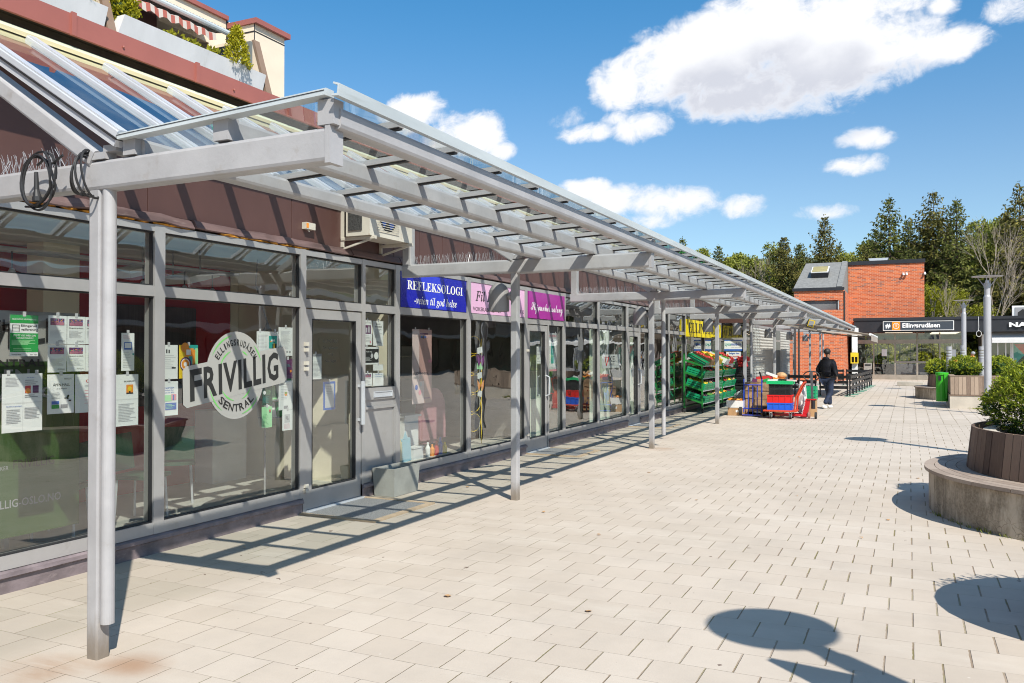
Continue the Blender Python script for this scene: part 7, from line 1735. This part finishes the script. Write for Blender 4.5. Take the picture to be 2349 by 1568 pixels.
TREES = [('S', -20.24, 100.0, 12.17, 'small dark spruce just above the far end of the canopy'),
         ('S', -11.87, 92.0, 12.38, 'slim reddish spruce left of the brick building'),
         ('S', -11.15, 100.0, 11.83, 'short spruce between the slim reddish one and the tall one by the skylight'),
         ('S', -7.49, 88.0, 14.15, 'tall spruce rising behind the grey lean-to roof'),
         ('S', -1.58, 86.0, 15.43, 'broad tall spruce behind the middle of the brick tower'),
         ('S', 2.09, 86.0, 15.62, 'tallest spruce right of the brick tower'),
         ('S', 3.87, 84.0, 14.60, 'narrow dark spruce just right of the tallest one'),
         ('S', 8.50, 82.0, 15.53, 'big spruce at the right edge of the picture'),
         ('S', 1.40, 95.0, 12.70, 'dark spruce filling the gap left of the tallest one'),
         ('S', 8.54, 100.0, 12.50, 'dark spruce behind the bare trees'),
         ('S', -3.10, 96.0, 13.03, 'spruce half hidden behind the left side of the broad tall one'),
         ('S', 5.93, 96.0, 13.12, 'spruce between the narrow dark one and the bare trees'),
         ('L', -22.97, 104.0, 12.28, 'round green tree above the canopy, left of the small spruce'),
         ('L', -18.17, 100.0, 11.40, 'pale green tree above the far end of the canopy'),
         ('L', -13.72, 98.0, 11.90, 'green tree left of the slim reddish spruce'),
         ('L', -5.00, 92.0, 11.62, 'green tree between the lean-to roof and the broad spruce'),
         ('L', 6.78, 92.0, 13.95, 'green tree top behind the bare branches'),
         ('B', 5.96, 78.0, 12.60, 'bare pale tree right of the narrow dark spruce'),
         ('S', 0.00, 101.0, 14.04, 'dark spruce peeking between the broad and the tallest spruce'),
         ('S', 7.18, 103.0, 13.44, 'dark spruce far behind the bare pale tree'),
         ('S', 9.51, 100.0, 14.68, 'dark spruce just left of the big one at the right edge'),
         ('S', 3.97, 106.0, 14.07, 'dark spruce far behind the tallest pair'),
         ('S', -7.28, 104.0, 11.69, 'low dark spruce just right of the one behind the lean-to roof'),
         ('B', -14.09, 92.0, 11.72, 'bare pale tree above the canopy end'),
         ('B', 2.92, 73.0, 7.70, 'thin bare birch right of the brick tower'),
         ('Y', 1.71, 74.0, 7.14, 'yellow green bush at the right side of the brick tower'),
         ('Y', 3.31, 76.0, 6.55, 'yellow green bush around the thin birch'),
         ('Y', 4.93, 75.0, 5.66, 'low yellow green bush behind the station roof'),
         ('Y', -1.72, 73.0, 3.04, 'green bush seen through the station glass, left of the middle'),
         ('Y', -0.16, 74.0, 3.22, 'green bush seen through the middle of the station glass'),
         ('Y', 1.38, 73.0, 3.08, 'green bush seen through the right part of the station glass'),
         ('Y', -3.24, 75.0, 3.08, 'green bush seen through the left part of the station glass')]
protos = {}
for i, (kind, x, y, h, lab) in enumerate(TREES):
    if kind == 'S':
        tk, cr = spruce(h, h * (.25 + .05 * ((i * 7) % 3)), 100 + i, 1.6); tree_thing('spruce_tree', lab, 'spruce', x, y, tk, cr, M['bark'], M['spruceb' if i % 2 else 'spruce'], 'tall spruces behind the station')
    elif kind == 'L':
        tk, cr = leafy_tree(h, h * .24, 200 + i, 1500, .30); tree_thing('leafy_tree', lab, 'tree', x, y, tk, cr, M['bark'], M['leafy'], 'green trees behind the station')
    elif kind == 'Y':
        tk, cr = leafy_tree(h, h * .42, 300 + i, 1300, .16, .12); tree_thing('leafy_bush', lab, 'bush', x, y, tk, cr, M['birch'], M['leafyel'], 'fresh green bushes behind the station')
    elif kind == 'B':
        tree_thing('bare_tree', lab, 'tree', x, y, bare_tree(h, 400 + i), None, M['birch'], None, 'bare pale trees among the spruces')
# background wood: copies of a few trees, individually placed
tk, cr = spruce(13, 2.7, 901, .8); pr1 = tree_thing('spruce_tree', 'spruce in the wooded slope behind the first row of trees', 'spruce', 0, 0, tk, cr, M['bark'], M['spruce'], 'spruces of the wooded slope')
tk, cr = spruce(11, 2.6, 902, .8); pr2 = tree_thing('spruce_tree', 'spruce in the wooded slope behind the first row of trees', 'spruce', 0, 0, tk, cr, M['bark'], M['spruceb'], 'spruces of the wooded slope')
tk, cr = leafy_tree(10, 3.0, 903, 1300, .30, .2); pr3 = tree_thing('leafy_tree', 'green tree in the wooded slope behind the first row of trees', 'tree', 0, 0, tk, cr, M['bark'], M['leafy'], 'green trees of the wooded slope')
rg = random.Random(42); placed = [False] * 3; pr = [pr1, pr2, pr3]
for row, (Y, nrow) in enumerate(((92, 26), (104, 28), (118, 30))):
    for k in range(nrow):
        bearing = -.30 + .62 * (k + rg.uniform(.1, .9)) / nrow
        y = Y + rg.uniform(-4, 4); x = bearing * y; z = gz(y); w_ = rg.choice((0, 1, 2, 2, 2))
        sc = rg.choice((rg.uniform(.5, .7), rg.uniform(.75, 1.1))) * (1 + .10 * row) * (1 + max(0, bearing) * 1.6); 
        if not placed[w_]:
            o = pr[w_]; placed[w_] = True; o.location = (x, y, z); o.scale = (sc,) * 3
        else: o = dup(pr[w_], (x, y, z), rg.uniform(0, 6.28), scale=(sc * 1.05, sc * 1.05, sc))
# trees on the left, seen through the gap between the shops and the brick building
for k, (x, y, s_) in enumerate(((-7.6, 58, .5), (-8.4, 62, .55), (-6.9, 66, .6))):
    o = dup(pr3, (x, y, 0), k * 2.0, scale=s_); o['label'] = ['green tree in the gap left of the brick building, nearest', 'green tree in the gap left of the brick building, middle', 'green tree in the gap left of the brick building, farthest'][k]; del o['group']
# clean helper properties
for o in bpy.data.objects:
    if '_o' in o: del o['_o']
